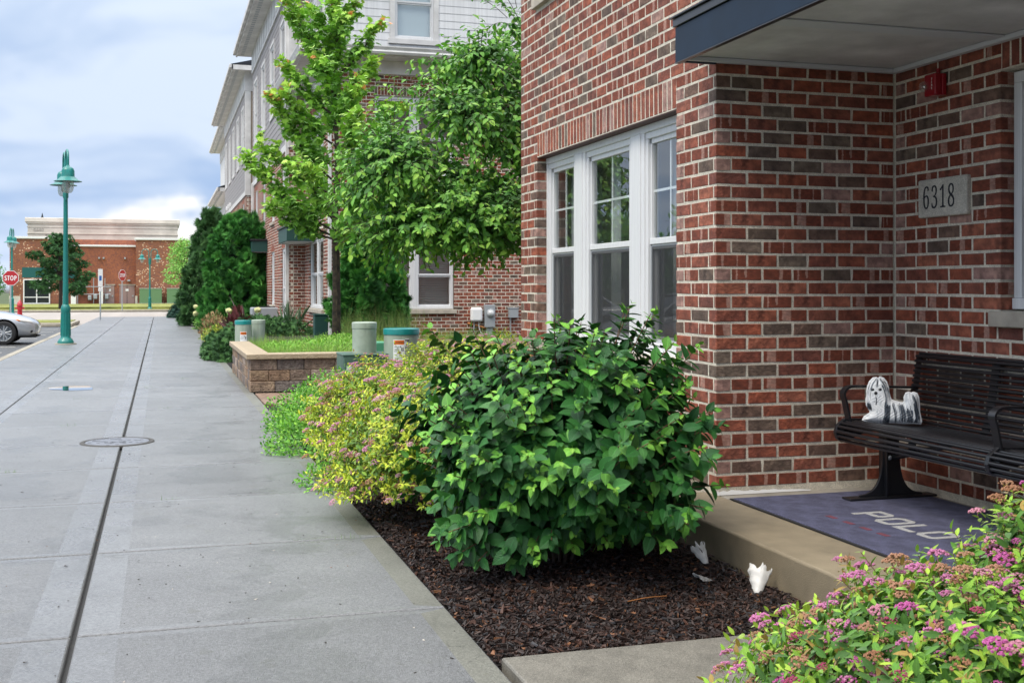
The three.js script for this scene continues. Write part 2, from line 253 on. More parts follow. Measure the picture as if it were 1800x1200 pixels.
{
  const walk = structure(new THREE.Group(), 'long wet grey concrete sidewalk running beside the buildings', 'sidewalk'); walk.name = numbered('sidewalk'); scene.add(walk);
  obj('joint_bed', [bx(-2.95, 1.185, -0.11, -0.035, -61.6, 4)], M.jointFill, walk);
  const tones = [0.95, 1.0, 1.06, 0.90].map(k => { const a = M.slab.clone(), b = M.slabBand.clone(); a.color.multiplyScalar(k); b.color.multiplyScalar(k); return [a, b, b]; }), mossy = tones.map(t => [t[0], t[1], M.slabMossy]);
  const R = rng(12), P = 1.524;
  for (const [x0, x1, band, gap] of [[-0.332, 1.19, [0.16, 0.125, 0.06], 0.013], [-1.70, -0.332, [0.12, 0.17, 0.06], 0.013], [-2.955, -1.70, [0.10, 0.14, 0.06], 0.006]])
    for (let i = -4; i < 38; i++) {
      const z1 = -4.93 - P * i, z0 = z1 - P; if (z1 > 3.2 || z0 < -61.8) continue;
      const w = x1 - x0 - gap - 0.004, v = (R() * 6) | 0;
      const s = new THREE.Mesh(slabGeo(w, P - 0.015, band, v), (x1 > 1 ? mossy : tones)[(R() * 4) | 0]); s.name = 'slab'; s.receiveShadow = s.castShadow = true;
      s.position.set((x0 + x1) / 2 + (gap - 0.004) / 2 * (x0 > -1 ? 1 : -1) * 0.5, (R() - 0.5) * 0.003, (z0 + z1) / 2); walk.add(s);
    }
}
{ // cross walk to the porch
  const w = structure(new THREE.Group(), 'short concrete walkway leading from the sidewalk to the porch', 'walkway'); w.name = numbered('walkway'); scene.add(w);
  const g = slabGeo(1.5, 0.88, [0.02, 0.02, 0.02], 3), m = new THREE.Mesh(g, [M.walkConcrete, M.walkConcrete, M.walkConcrete]); m.name = 'slab'; m.position.set(1.97, 0.006, -3.74); m.castShadow = m.receiveShadow = true; w.add(m);
}
{
  const k = structure(new THREE.Group(), 'pale kerb between the sidewalk and the parking lot', 'kerb'); k.name = numbered('kerb'); scene.add(k);
  for (let i = 0; i < 17; i++) obj('kerb_stone', [bx(-3.12, -2.962, -0.14, 0.002, -46.9 + i * 2.92, -46.9 + (i + 1) * 2.92 - 0.012, 0.02)], M.kerb, k);
}
{ // kerbed grass islands and verges beyond the lot
  const island = (x0, x1, z0, z1, h, label) => {
    const g = structure(new THREE.Group(), label, 'verge'); g.name = numbered('grass_verge'); scene.add(g);
    obj('kerb_edge', [bx(x0, x1, -0.14, h, z0, z1, 0.05)], M.kerb, g);
    obj('turf', [bx(x0 + 0.16, x1 - 0.16, h - 0.03, h + 0.03, z0 + 0.16, z1 - 0.16, 0.02)], M.lawn, g); return g;
  };
  const a = island(-10.5, -3.4, -54.5, -50.2, 0.02, 'kerbed grass island with a dark mulch mound at the lot end');
  { const g = new THREE.SphereGeometry(1, 24, 8, 0, 6.284, 0, 1.57); g.scale(1.2, 0.28, 1.1); g.translate(-7.2, 0.04, -52.6); obj('mulch_mound', [flat(g)], M.soil, a); }
  island(-30, -13.2, -66, -62, 0.0, 'kerbed verge beyond the silver car');
  island(-14, 14, -84.5, -82.2, 0.0, 'narrow grass verge along the far side of the street');
  structure(obj('far_lawn', [bx(-40, 40, -0.14, 0.02, -114.6, -94)], M.lawn), 'yellow green lawn in front of the distant brick store', 'lawn');
}
// planting beds
structure(obj('planting_bed', [bx(1.192, 2.72, -0.12, -0.028, -14.2, -4.19), bx(2.72, 3.14, -0.12, -0.028, -14.2, -6.37), bx(1.0, 4.6, -0.12, -0.03, -3.28, 0.6)], M.soil), 'dark soil bed beneath the mulch and shrubs', 'planting bed');
structure(obj('border_bed', [bx(1.192, 3.2, -0.12, 0.0, -61.5, -20.02)], M.soil), 'dark soil border along the far building', 'planting bed');
structure(obj('raised_ground', [bx(1.42, 4.6, -0.1, 0.36, -26, -16.3), bx(4.6, 14, -0.1, 0.22, -26, -21.5)], M.soil), 'raised planting soil behind the block wall', 'planting bed');
structure(obj('side_yard', [bx(3.14, 14, -0.12, 0.02, -14.2, -10.12)], M.soil), 'soil strip beside the near brick building', 'planting bed');
{ // paving at the foot of the block planter, and the terrace to its right
  const pv = structure(new THREE.Group(), 'tan paver strip at the foot of the block planter', 'paving'); pv.name = numbered('paver_strip'); scene.add(pv);
  obj('paver_bed', [bx(1.192, 12, -0.12, -0.03, -15.9, -14.2)], M.soil, pv);
  const R = rng(31), g = [0, 1, 2].map(() => bx(-0.148, 0.148, -0.05, 0, -0.148, 0.148, 0.006));
  for (let i = 0; i < 9; i++) for (let j = 0; j < 5; j++) { const m = new THREE.Mesh(g[i % 3], M.paver[(R() * 3) | 0]); m.name = 'paver'; m.position.set(1.345 + i * 0.303, 0.001 + 0.003 * R(), -14.40 - j * 0.303); m.castShadow = m.receiveShadow = true; pv.add(m); }
  structure(obj('terrace', [bx(4.3, 12, -0.1, 0.44, -21.4, -16.0, 0.03)], M.paver[1]), 'tan paved terrace beside the raised planter', 'terrace');
}
// puddle and wet patch on the slabs
function blob(rx, rz, seed, y, n = 40) { const r = rng(seed), ph = [r() * 6, r() * 6, r() * 6], s = new THREE.Shape(); for (let i = 0; i <= n; i++) { const a = i / n * Math.PI * 2, k = 1 + 0.16 * Math.sin(2 * a + ph[0]) + 0.1 * Math.sin(3 * a + ph[1]) + 0.06 * Math.sin(7 * a + ph[2]); const x = Math.cos(a) * rx * k, z = Math.sin(a) * rz * k; i ? s.lineTo(x, z) : s.moveTo(x, z); } const g = new THREE.ShapeGeometry(s); g.rotateX(-Math.PI / 2); g.translate(0, y, 0); return g; }
{ const p = structure(obj('puddle', [blob(0.33, 0.34, 5, 0)], M.water), 'small shallow puddle on the sidewalk slabs', 'puddle'); p.position.set(-1.18, 0.0035, -17.3); }
{ // round iron cover set in the sidewalk
  const m = thing('manhole_cover', 'round grey iron cover set in the sidewalk joint', 'manhole cover', [-0.375, 0.001, -11.1]);
  obj('rim', [lathe([[0.285, 0], [0.285, 0.007], [0.318, 0.007], [0.322, 0], [0.322, -0.02]], 48)], M.jointFill, m);
  obj('lid', [lathe([[0, 0.007], [0.272, 0.007], [0.278, 0.003], [0.278, -0.02]], 48)], M.iron, m);
  const R = rng(7); const bits = []; for (let i = 0; i < 46; i++) { const a = R() * 6.28, q = 0.05 + 0.2 * R(); bits.push(bx(Math.cos(a) * q - 0.015, Math.cos(a) * q + 0.015, 0.006, 0.0095, Math.sin(a) * q - 0.004, Math.sin(a) * q + 0.004)); }
  stuff(obj('tread_pattern', bits, M.iron, m));
}
{ // bits of leaf and grit scattered on the slabs
  const R = rng(99), n = 420, g = new THREE.TetrahedronGeometry(1, 0), im = new THREE.InstancedMesh(g, std({ color: 0xffffff, roughness: 0.9 }), n), q = new THREE.Object3D();
  for (let i = 0; i < n; i++) { const z = -3.4 - 18 * Math.pow(R(), 1.6); q.position.set(-1.9 + 3.05 * R(), 0.003, z); const s = 0.003 + 0.006 * R() * R(); q.scale.set(s * (1 + 1.6 * R()), 0.0025, s); q.rotation.set(0, R() * 6, 0); q.updateMatrix(); im.setMatrixAt(i, q.matrix); im.setColorAt(i, R() < 0.82 ? C(0.03, 0.025, 0.02) : R() < 0.6 ? C(0.5, 0.47, 0.42) : C(0.2, 0.09, 0.03)); }
  im.name = numbered('sidewalk_litter'); im.castShadow = im.receiveShadow = true; im.userData = { kind: 'stuff', label: 'tiny dark bits of litter scattered over the sidewalk', category: 'litter' }; scene.add(im);
}
{ // shredded bark mulch
  const R = rng(1234), geos = [];
  for (let v = 0; v < 5; v++) { const g = bx(-0.5, 0.5, -0.06, 0.06, -0.12, 0.12); const p = g.attributes.position, r = rng(v + 50), J = {}; for (let i = 0; i < p.count; i++) { const k = [p.getX(i), p.getY(i), p.getZ(i)].map(x => x.toFixed(2)).join(); J[k] ??= [r() - 0.5, r() - 0.5, r() - 0.5]; p.setXYZ(i, p.getX(i) + 0.25 * J[k][0], p.getY(i) + 0.08 * J[k][1] + 0.06 * Math.sin(p.getX(i) * 3), p.getZ(i) + 0.2 * J[k][2]); } g.computeVertexNormals(); geos.push(g); }
  const mat = std({ color: 0xffffff, roughness: 0.62, map: rep(T.woodgrain, 3) }), q = new THREE.Object3D();
  const top = new THREE.Group(); top.name = numbered('bark_mulch'); top.userData = { kind: 'stuff', label: 'wet dark brown shredded bark mulch covering the bed', category: 'mulch' }; scene.add(top);
  geos.forEach((g, v) => {
    const n = 6800, im = new THREE.InstancedMesh(g, mat, n);
    for (let i = 0; i < n; i++) {
      let x, z; const b = R();
      if (b < 0.80) { x = 1.2 + 1.52 * R(); z = -4.2 - 3.6 * Math.pow(R(), 1.15); } else if (b < 0.9) { x = 1.2 + 1.9 * R(); z = -7.6 - 6 * R(); } else { x = 1.2 + 2.4 * R(); z = -0.6 - 2.7 * R(); }
      const L = 0.012 + 0.036 * Math.pow(R(), 2.0); q.scale.set(L, 0.05, 0.010 + 0.03 * R()); q.scale.y = 0.03 + 0.05 * R();
      q.position.set(x, -0.022 + 0.026 * Math.pow(R(), 2) + 0.012 * fbm(x * 6, z * 6, 3, 7), z); q.rotation.set((R() - 0.5) * 0.8, R() * 6.28, (R() - 0.5) * 0.7); q.updateMatrix(); im.setMatrixAt(i, q.matrix);
      const t = R(), k = 0.5 + 0.9 * R(); im.setColorAt(i, t < 0.66 ? C(0.027 * k, 0.015 * k, 0.012 * k) : t < 0.9 ? C(0.066 * k, 0.028 * k, 0.017 * k) : t < 0.97 ? C(0.035 * k, 0.034 * k, 0.038 * k) : C(0.20 * k, 0.085 * k, 0.035 * k));
    }
    im.name = 'chips'; im.castShadow = im.receiveShadow = true; im.userData.kind = 'stuff'; top.add(im);
  });
}
// ================================================================ brickwork
const BL = 0.2032, BH = 0.0813, J = 0.0158;              // brick and course spacing, joint
const brickCache = {};
function brickGeo(w, h, d, unit, v) {
  const key = [w.toFixed(3), h.toFixed(3), d, unit ? 1 : 0, v].join('|'); if (brickCache[key]) return brickCache[key];
  const c = 0.0028, r = rng(v * 91 + 7), jit = () => (r() - 0.5) * 0.0042, pos = [], uv = [], ox = r() * 3, oy = r() * 3;
  const ring = (i, z, j = 0) => [[i + j * jit(), i + j * jit(), z + j * jit() * 0.6], [w - i + j * jit(), i + j * jit(), z + j * jit() * 0.6], [w - i + j * jit(), h - i + j * jit(), z + j * jit() * 0.6], [i + j * jit(), h - i + j * jit(), z + j * jit() * 0.6]];
  const F = ring(c, 0, 1), O = ring(0, -c, 1), B = ring(0, -d);
  const U = p => (unit ? [p[0] / w + p[2] * 4, p[1] / h] : [p[0] + ox + p[2], p[1] + oy]);
  const quad = (a, b, e, f) => { for (const p of [a, b, e, a, e, f]) { pos.push(...p); uv.push(...U(p)); } };
  quad(...F); for (let i = 0; i < 4; i++) { const k = (i + 1) % 4; quad(O[i], O[k], F[k], F[i]); quad(B[i], B[k], O[k], O[i]); }
  const g = new THREE.BufferGeometry(); g.setAttribute('position', new THREE.Float32BufferAttribute(pos, 3)); g.setAttribute('uv', new THREE.Float32BufferAttribute(uv, 2)); g.computeVertexNormals();
  return (brickCache[key] = g);
}
function pickKind(R, header) { const t = R(); if (header && t < 0.45) return 18; if (t < 0.54) return (R() * 8) | 0; if (t < 0.71) return 8 + ((R() * 4) | 0); if (t < 0.965) return 12 + ((R() * 6) | 0); return 18; }
/** lays running bond in wall coordinates (s along the wall, y up) round openings; corner: 'left'/'right' end carries alternating headers */
function layBricks({ len, y0, rows, openings = [], phase = 0, seed = 1, headL = -1, headR = -1, top = 1e9 }) {
  const R = rng(seed), out = [];
  for (let i = 0; i < rows; i++) {
    const y = y0 + i * BH; let y1 = Math.min(y + BH, top); if (y1 - y < 0.025) continue;
    const a0 = headL === i % 2 ? 0.104 : 0, a1 = headR === i % 2 ? len - 0.104 : len;
    let segs = [[a0, a1]];
    for (const o of openings) if (y + 0.04 > o.y0 && y + 0.04 < o.y1) segs = segs.flatMap(([a, b]) => [[a, Math.min(b, o.s0)], [Math.max(a, o.s1), b]].filter(([p, q]) => q - p > 0.03));
    const off = (phase + (i % 2) * 0.5) % 1 * BL;
    for (const [a, b] of segs) {
      let s = Math.floor((a - off) / BL) * BL + off; const cuts = [a];
      for (; s < b; s += BL) if (s > a + 0.035 && s < b - 0.035) cuts.push(s); cuts.push(b);
      for (let k = 0; k + 1 < cuts.length; k++) {
        const l = cuts[k] === a && (a === 0 || a === a0) ? 0 : J / 2, r = cuts[k + 1] === b && b === len ? 0 : J / 2;
        const endO = openings.some(o => y + 0.04 > o.y0 && y + 0.04 < o.y1 && (Math.abs(cuts[k] - o.s1) < 1e-6 || Math.abs(cuts[k + 1] - o.s0) < 1e-6));
        out.push({ s: cuts[k] + (endO && cuts[k] === a ? 0 : l), y: y + J / 2 + (R() - 0.5) * 0.0026, w: cuts[k + 1] - cuts[k] - (endO && cuts[k] === a ? 0 : l) - (endO && cuts[k + 1] === b ? 0 : r), h: y1 - y - J, kind: pickKind(R, cuts[k + 1] - cuts[k] < 0.12), v: (R() * 7) | 0 });
      }
    }
  }
  return out;
}
const eyeCam = new THREE.PerspectiveCamera(); eyeCam.copy(camera); eyeCam.clearViewOffset(); eyeCam.aspect = 1.5; eyeCam.updateProjectionMatrix(); eyeCam.updateMatrixWorld(true);
function seen(p) { const q = p.clone().project(eyeCam); return q.z < 1 && Math.abs(q.x) < 1.02 && q.y < 1.02 + 0.16 && q.y > -1.02 - 0.16; }
/** the bricks of one building: those that show largest become meshes of their walls, the rest one joined part */
function buildBricks(root, walls, most, depth = 0.092) {
  const all = [];
  for (const w of walls) { w.group.updateMatrixWorld(true); for (const b of w.bricks) { const p = V(b.s + b.w / 2, b.y + b.h / 2, 0).applyMatrix4(w.group.matrixWorld); const n = V(0, 0, 1).transformDirection(w.group.matrixWorld), to = EYE.clone().sub(p), D = to.length(); b.score = seen(p) && !(w.hidden && w.hidden(p)) ? b.w * b.h * Math.max(0, n.dot(to) / D) / (D * D) : 0; all.push([w, b]); } }
  all.sort((p, q) => q[1].score - p[1].score);
  const byKind = M.brickKinds.map(() => []);
  all.forEach(([w, b], i) => {
    const g = brickGeo(b.w, b.h, depth, b.kind >= 12 && b.kind < 18, b.v);
    if (i < most && b.score > 0) { const m = new THREE.Mesh(g, M.brickKinds[b.kind]); m.name = b.name ?? 'brick'; m.position.set(b.s, b.y, 0); m.castShadow = m.receiveShadow = true; w.group.add(m); }
    else { const c = g.clone(); c.translate(b.s, b.y, 0); c.applyMatrix4(w.group.matrixWorld); byKind[b.kind].push(c); }
  });
  const geos = [], mats = []; byKind.forEach((l, k) => { if (l.length) { geos.push(mergeGeometries(l)); mats.push(M.brickKinds[k]); } });
  if (geos.length) { const m = new THREE.Mesh(mergeGeometries(geos, true), mats); m.name = 'brickwork'; m.castShadow = m.receiveShadow = true; stuff(m); root.add(m); }
}
/** a wall of a building: a group with the mortar slab; wall coordinates x along it (left to right seen from outside), y up, z out */
function wallGroup(root, name, x, z, turn, len, yb, yt, openings = [], thick = 0.22, mat = M.mortar, face = -0.0026) {
  const g = part(name, root); g.position.set(x, 0, z); g.rotation.y = turn;
  const q = 0.006, hs = openings.map(o => [[o.s0 - q, o.y0], [o.s0 - q, o.y1], [o.s1 + q, o.y1], [o.s1 + q, o.y0]]);
  const e = extr([[0.006, yb], [len - 0.006, yb], [len - 0.006, yt], [0.006, yt]], thick, 0, hs); e.translate(0, 0, -thick + face);
  obj('mortar', [metric(e)], mat, g); return g;
}
function soldiers(bricks, s0, s1, y, h, seed) { const R = rng(seed), n = Math.round((s1 - s0) / 0.0722), p = (s1 - s0) / n; for (let i = 0; i < n; i++) bricks.push({ s: s0 + i * p + J / 2, y: y + J / 2, w: p - J, h: h - J, kind: R() < 0.72 ? (R() * 8) | 0 : R() < 0.5 ? 8 + ((R() * 4) | 0) : 18, v: (R() * 4) | 0 }); }
function rebase(root, x, y, z) { for (const c of root.children) c.position.sub(V(x, y, z)); root.position.set(x, y, z); }
/** a double-hung window unit in wall coordinates; z is its outer face */
function sashWindow(parent, s0, s1, y0, y1, z, o = {}) {
  const w = part('window', parent), f = o.frame ?? 0.045, rail = o.rail ?? (y0 + y1) / 2, st = 0.035, glass = o.glass ?? M.glass;
  obj('frame', [bx(s0, s1, y1 - f, y1, z - 0.08, z, 0.004), bx(s0, s1, y0, y0 + f, z - 0.08, z + 0.012, 0.004), bx(s0, s0 + f, y0 + f, y1 - f, z - 0.08, z, 0.004), bx(s1 - f, s1, y0 + f, y1 - f, z - 0.08, z, 0.004)], M.vinyl, w);
  const a = s0 + f, b = s1 - f, c = y0 + f, d = y1 - f;
  obj('upper_sash', [bx(a, b, d - st, d, z - 0.05, z - 0.018, 0.003), bx(a, b, rail - 0.012, rail + 0.03, z - 0.05, z - 0.014, 0.004), bx(a, a + st * 0.7, rail, d, z - 0.05, z - 0.018, 0.003), bx(b - st * 0.7, b, rail, d, z - 0.05, z - 0.018, 0.003)], M.vinyl, w);
  obj('lower_sash', [bx(a, b, c, c + st * 1.2, z - 0.075, z - 0.045, 0.003), bx(a, b, rail - 0.045, rail - 0.012, z - 0.075, z - 0.03, 0.003), bx(a, a + st * 0.7, c, rail, z - 0.075, z - 0.05, 0.003), bx(b - st * 0.7, b, c, rail, z - 0.075, z - 0.05, 0.003)], M.vinyl, w);
  const pane = (p, q, r, t, zz) => { const g = new THREE.PlaneGeometry(q - p, t - r); g.translate((p + q) / 2, (r + t) / 2, zz); return obj('pane', [g], glass, w); };
  pane(a + 0.005, b - 0.005, rail + 0.02, d - 0.005, z - 0.036); pane(a + 0.005, b - 0.005, c + 0.005, rail - 0.02, z - 0.062);
  if (o.grid) { const mx = (a + b) / 2, my = (rail + 0.03 + d - st) / 2, t = 0.009; obj('muntin', [bx(mx - t, mx + t, rail + 0.03, d - st, z - 0.046, z - 0.037), bx(a + 0.02, b - 0.02, my - t, my + t, z - 0.0455, z - 0.0375)], M.vinyl, w); }
  if (o.screen) { const g = new THREE.PlaneGeometry(b - a - 0.03, rail - c - 0.05); g.translate((a + b) / 2, (c + rail) / 2, z - 0.026); obj('insect_screen', [g], M.screen, w); for (const q of [a, b - 0.014]) obj('screen_frame', [bx(q, q + 0.014, c, rail - 0.03, z - 0.03, z - 0.02)], M.galvanized, w); }
  if (o.blind) { const sl = [], p = 0.05; for (let y = c + 0.02; y < d - 0.03; y += p) { const q = bx(-(b - a) / 2 + 0.03, (b - a) / 2 - 0.03, -0.0015, 0.0015, -0.024, 0.024); q.rotateX(-0.75); q.translate((a + b) / 2, y, z - 0.13); sl.push(q); } stuff(obj('blind', sl, o.blind, w)); }
  if (o.shade) obj('roller_shade', [bx(a + 0.01, b - 0.01, c + 0.01, d - 0.01, z - 0.118, z - 0.114)], o.shade, w);
  if (o.back) { const e = 0.35, q0 = s0 - e, q1 = s1 + e, r0 = y0 - 0.3, r1 = y1 + 0.15, n = z - 0.26, f2 = z - 1.75; obj('room', [bx(q0, q1, r0, r1, f2 - 0.02, f2), bx(q0, q0 + 0.02, r0, r1, f2, n), bx(q1 - 0.02, q1, r0, r1, f2, n), bx(q0 + 0.02, q1 - 0.02, r0, r0 + 0.02, f2, n), bx(q0 + 0.02, q1 - 0.02, r1 - 0.02, r1, f2, n)], o.back, w); }
  return w;
}
// ================================================================ the near brick building with the porch
{
  const nb = thing('brick_building', 'near brick building with triple window, recessed porch and number plaque', 'building');
  const Y0 = 0.205, X0 = 3.13, ZC = -6.22, ZL = -10.10, XB = 4.35, head = Y0 + BH * 28.5, sill = Y0 + BH * 9, walls = [];
  const WO = { s0: ZL * -1 - 9.63, s1: -ZL - 6.775, y0: sill, y1: Y0 + 28.5 * BH };
  // front wall, facing the street
  const TOP = 4.35, fr = wallGroup(nb, 'front_wall', X0, ZL, -Math.PI / 2, ZC - ZL, 0.0, TOP, [WO]);
  const fo = [{ ...WO, y1: Y0 + 31 * BH }];
  const fb = layBricks({ len: ZC - ZL, y0: Y0, rows: 51, openings: [fo[0], { s0: 0.44, s1: 3.35, y0: 3.80, y1: 3.91 }], phase: 0.42, seed: 11, headR: 0 });
  // odd courses under the head: the soldier course takes 2.5 courses, its lowest half course is the lintel line
  soldiers(fb, WO.s0, WO.s1, head, 31 * BH + Y0 - head, 13); walls.push({ group: fr, bricks: fb });
  obj('lintel', [bx(WO.s0 - 0.05, WO.s1 + 0.05, head - 0.008, head + 0.004, -0.10, -0.004)], M.lintel, fr);
  obj('upper_sill', [bx(0.44, 3.35, 3.805, 3.905, -0.12, 0.045, 0.006)], M.stone, fr);
  obj('window_sill', [bx(WO.s0 - 0.06, WO.s1 + 0.06, sill - 0.092, sill - 0.004, -0.12, 0.05, 0.006)], M.stone, fr);
  // three window units
  const zf = -0.085, a = WO.s0, b = WO.s1, o = { grid: true, screen: true, rail: 1.70 };
  const u0 = a + 0.04, u1 = a + 0.715, u2 = a + 0.965, u3 = a + 1.89, u4 = a + 2.14, u5 = b - 0.04;
  sashWindow(fr, u0, u1, sill + 0.03, head - 0.06, zf - 0.012, o); sashWindow(fr, u2, u3, sill + 0.03, head - 0.06, zf - 0.012, o); sashWindow(fr, u4, u5, sill + 0.03, head - 0.06, zf - 0.012, o);
  obj('window_surround', [bx(a, b, head - 0.06, head - 0.008, zf - 0.12, zf + 0.004, 0.006), bx(a, b, sill - 0.002, sill + 0.03, zf - 0.12, zf + 0.02, 0.006), bx(a, u0, sill + 0.03, head - 0.06, zf - 0.1, zf, 0.005), bx(u5, b, sill + 0.03, head - 0.06, zf - 0.1, zf, 0.005)], M.vinyl, fr);
  for (const [p, q] of [[u1, u2], [u3, u4]]) obj('mullion', [bx(p - 0.004, q + 0.004, sill + 0.02, head - 0.055, zf - 0.1, zf, 0.004), bx(p + 0.05, q - 0.05, sill + 0.03, head - 0.06, zf - 0.02, zf + 0.009, 0.004)], M.vinyl, fr);
  obj('interior_room', [bx(-0.0 + 0.3, 3.6, 0.3, 0.32, -3.0, -0.23), bx(0.3, 3.6, 2.9, 2.92, -3.0, -0.23), bx(0.28, 0.3, 0.3, 2.92, -3.0, -0.23), bx(3.6, 3.62, 0.3, 2.92, -3.0, -0.23), bx(0.28, 3.62, 0.3, 2.92, -3.02, -3.0)], M.interior, fr);
  { const c = []; for (const [p, q] of [[u0, u0 + 0.12], [u1 - 0.1, u1], [u2, u2 + 0.16], [u3 - 0.12, u3], [u4, u4 + 0.14], [u5 - 0.1, u5]]) { const pts = []; for (let i = 0; i <= 16; i++) pts.push([p + (q - p) * i / 16, 0.02 * Math.sin(i * 1.6)]); const s = extr([...pts, ...pts.slice().reverse().map(([x, y]) => [x, y - 0.004])], 1.55); s.rotateX(-Math.PI / 2); s.translate(0, sill + 0.02, -0.32); c.push(s); } obj('curtain', c, M.curtain, fr); }
  // return wall into the recess (faces the camera) and the recess's back wall
  const rt = wallGroup(nb, 'return_wall', X0, ZC, 0, XB - X0, 0.10, 3.1); walls.push({ group: rt, bricks: layBricks({ len: XB - X0 - 0.012, y0: Y0, rows: 34, phase: 0.0, seed: 21, headL: 1 }) });
  for (const w of walls[1].bricks) if (w.s < 0.15 && w.w < 0.12) w.kind = 18;
  const ZB = -2.4, bo = { s0: 0.95, s1: 3.0, y0: Y0 + 13 * BH, y1: Y0 + 29 * BH };
  const bw = wallGroup(nb, 'recess_wall', XB, ZC, -Math.PI / 2, ZB - ZC, 0.10, 3.1, [bo]); const bb = layBricks({ len: ZB - ZC, y0: Y0, rows: 34, openings: [{ ...bo, y1: Y0 + 32 * BH }, { s0: 0.25, s1: 0.715, y0: 1.79, y1: 2.03 }], phase: 0.03, seed: 29 });
  soldiers(bb, bo.s0, bo.s1, bo.y1, 2.47 * BH, 31); walls.push({ group: bw, bricks: bb });
  obj('joint_sealant', [bx(-0.005, 0.012, 0.1, 2.76, -0.012, 0.002)], M.mortar, bw);
  obj('recess_sill', [bx(bo.s0 - 0.05, bo.s1 + 0.05, bo.y0 - 0.085, bo.y0 - 0.002, -0.12, 0.045, 0.006)], M.stone, bw);
  sashWindow(bw, bo.s0 + 0.01, bo.s0 + 1.0, bo.y0 + 0.01, bo.y1 - 0.01, -0.075, { grid: true, frame: 0.06, back: M.interior }); sashWindow(bw, bo.s0 + 1.05, bo.s1 - 0.01, bo.y0 + 0.01, bo.y1 - 0.01, -0.075, { grid: true, frame: 0.06, back: M.interior });
  // wall above the canopy
  const ov = wallGroup(nb, 'over_porch_wall', X0, ZC, -Math.PI / 2, ZB - ZC, Y0 + 34 * BH + 0.01, TOP); walls.push({ group: ov, bricks: layBricks({ len: ZB - ZC, y0: Y0 + 34 * BH + 0.012, rows: 17, phase: 0.42, seed: 37 }) });
  // canopy over the porch
  const cn = part('porch_canopy', nb), SY = 2.735, xc = 2.872, z0 = ZC - 0.01, z1 = -2.3;
  obj('fascia', [bx(xc, xc + 0.03, SY - 0.035, SY + 0.165, z0, z1, 0.003), bx(xc + 0.03, X0 - 0.006, SY - 0.035, SY + 0.165, z0, z0 + 0.03, 0.003)], M.navy, cn);
  obj('flashing', [bx(xc - 0.012, xc + 0.03, SY + 0.168, SY + 0.215, z0 - 0.012, z1, 0.004), bx(xc - 0.03, X0 - 0.006, SY + 0.217, SY + 0.225, z0 - 0.03, z1), bx(xc - 0.004, xc + 0.03, SY - 0.043, SY - 0.037, z0, z1)], M.darkMetal, cn);
  obj('soffit', [bx(xc + 0.031, X0, SY, SY + 0.2, z0 + 0.031, z1), bx(X0 + 0.001, XB, SY, SY + 0.2, ZC + 0.001, z1)], M.soffit, cn);
  obj('soffit_trim', [bx(xc + 0.032, XB - 0.003, SY - 0.028, SY - 0.002, ZC + 0.003, ZC + 0.045, 0.004), bx(XB - 0.045, XB - 0.002, SY - 0.03, SY - 0.002, ZC + 0.046, z1, 0.004), bx(xc + 0.032, xc + 0.07, SY - 0.02, SY - 0.002, ZC + 0.046, z1, 0.004)], M.soffitTrim, cn);
  obj('soffit_batten', [bx(xc + 0.071, XB - 0.046, SY - 0.012, SY - 0.002, -5.30, -5.18, 0.003)], M.soffitTrim, cn);
  // the rest of the block: storeys above, and the wing on the other side of the porch
  obj('upper_storeys', [bx(X0 + 0.012, 14, TOP + 0.002, 10.4, ZL + 0.012, 9), bx(X0 + 0.24, 14, 3.12, TOP, ZC + 0.02, -2.41)], M.bricks[1], nb);
  obj('porch_side_wing', [bx(X0 + 0.012, 14, 0, TOP, -2.39, 9)], M.bricks[1], nb);
  obj('side_wall', [bx(X0 + 0.24, 14, 0, TOP, ZL + 0.004, ZL + 0.25)], M.bricks[0], nb);
  buildBricks(nb, walls, 300);
  rebase(nb, X0, 0, ZC);
}
{ // porch slab and step
  const p = structure(new THREE.Group(), 'raised concrete porch with a mossy brown front step', 'porch'); p.name = numbered('porch'); scene.add(p);
  obj('step', [bx(2.735, 3.15, -0.10, 0.168, -6.36, -2.0, 0.016)], M.step, p);
  obj('floor', [bx(3.152, 4.36, -0.1, 0.166, -6.23, -2.0, 0.004)], M.porch, p);
  const s = new THREE.Shape(), R = rng(3); s.moveTo(0, 0); for (let i = 0; i <= 24; i++) s.lineTo(i * 0.026, 0.006 + 0.022 * Math.pow(1 - i / 24, 0.7) * (0.6 + 0.8 * R())); s.lineTo(0.63, 0); const g = flat(new THREE.ExtrudeGeometry(s, { depth: 0.006, bevelEnabled: false })); g.rotateX(-0.25); g.translate(3.12, 0.168, -6.207); obj('caulk_strip', [g], M.white, p);
}
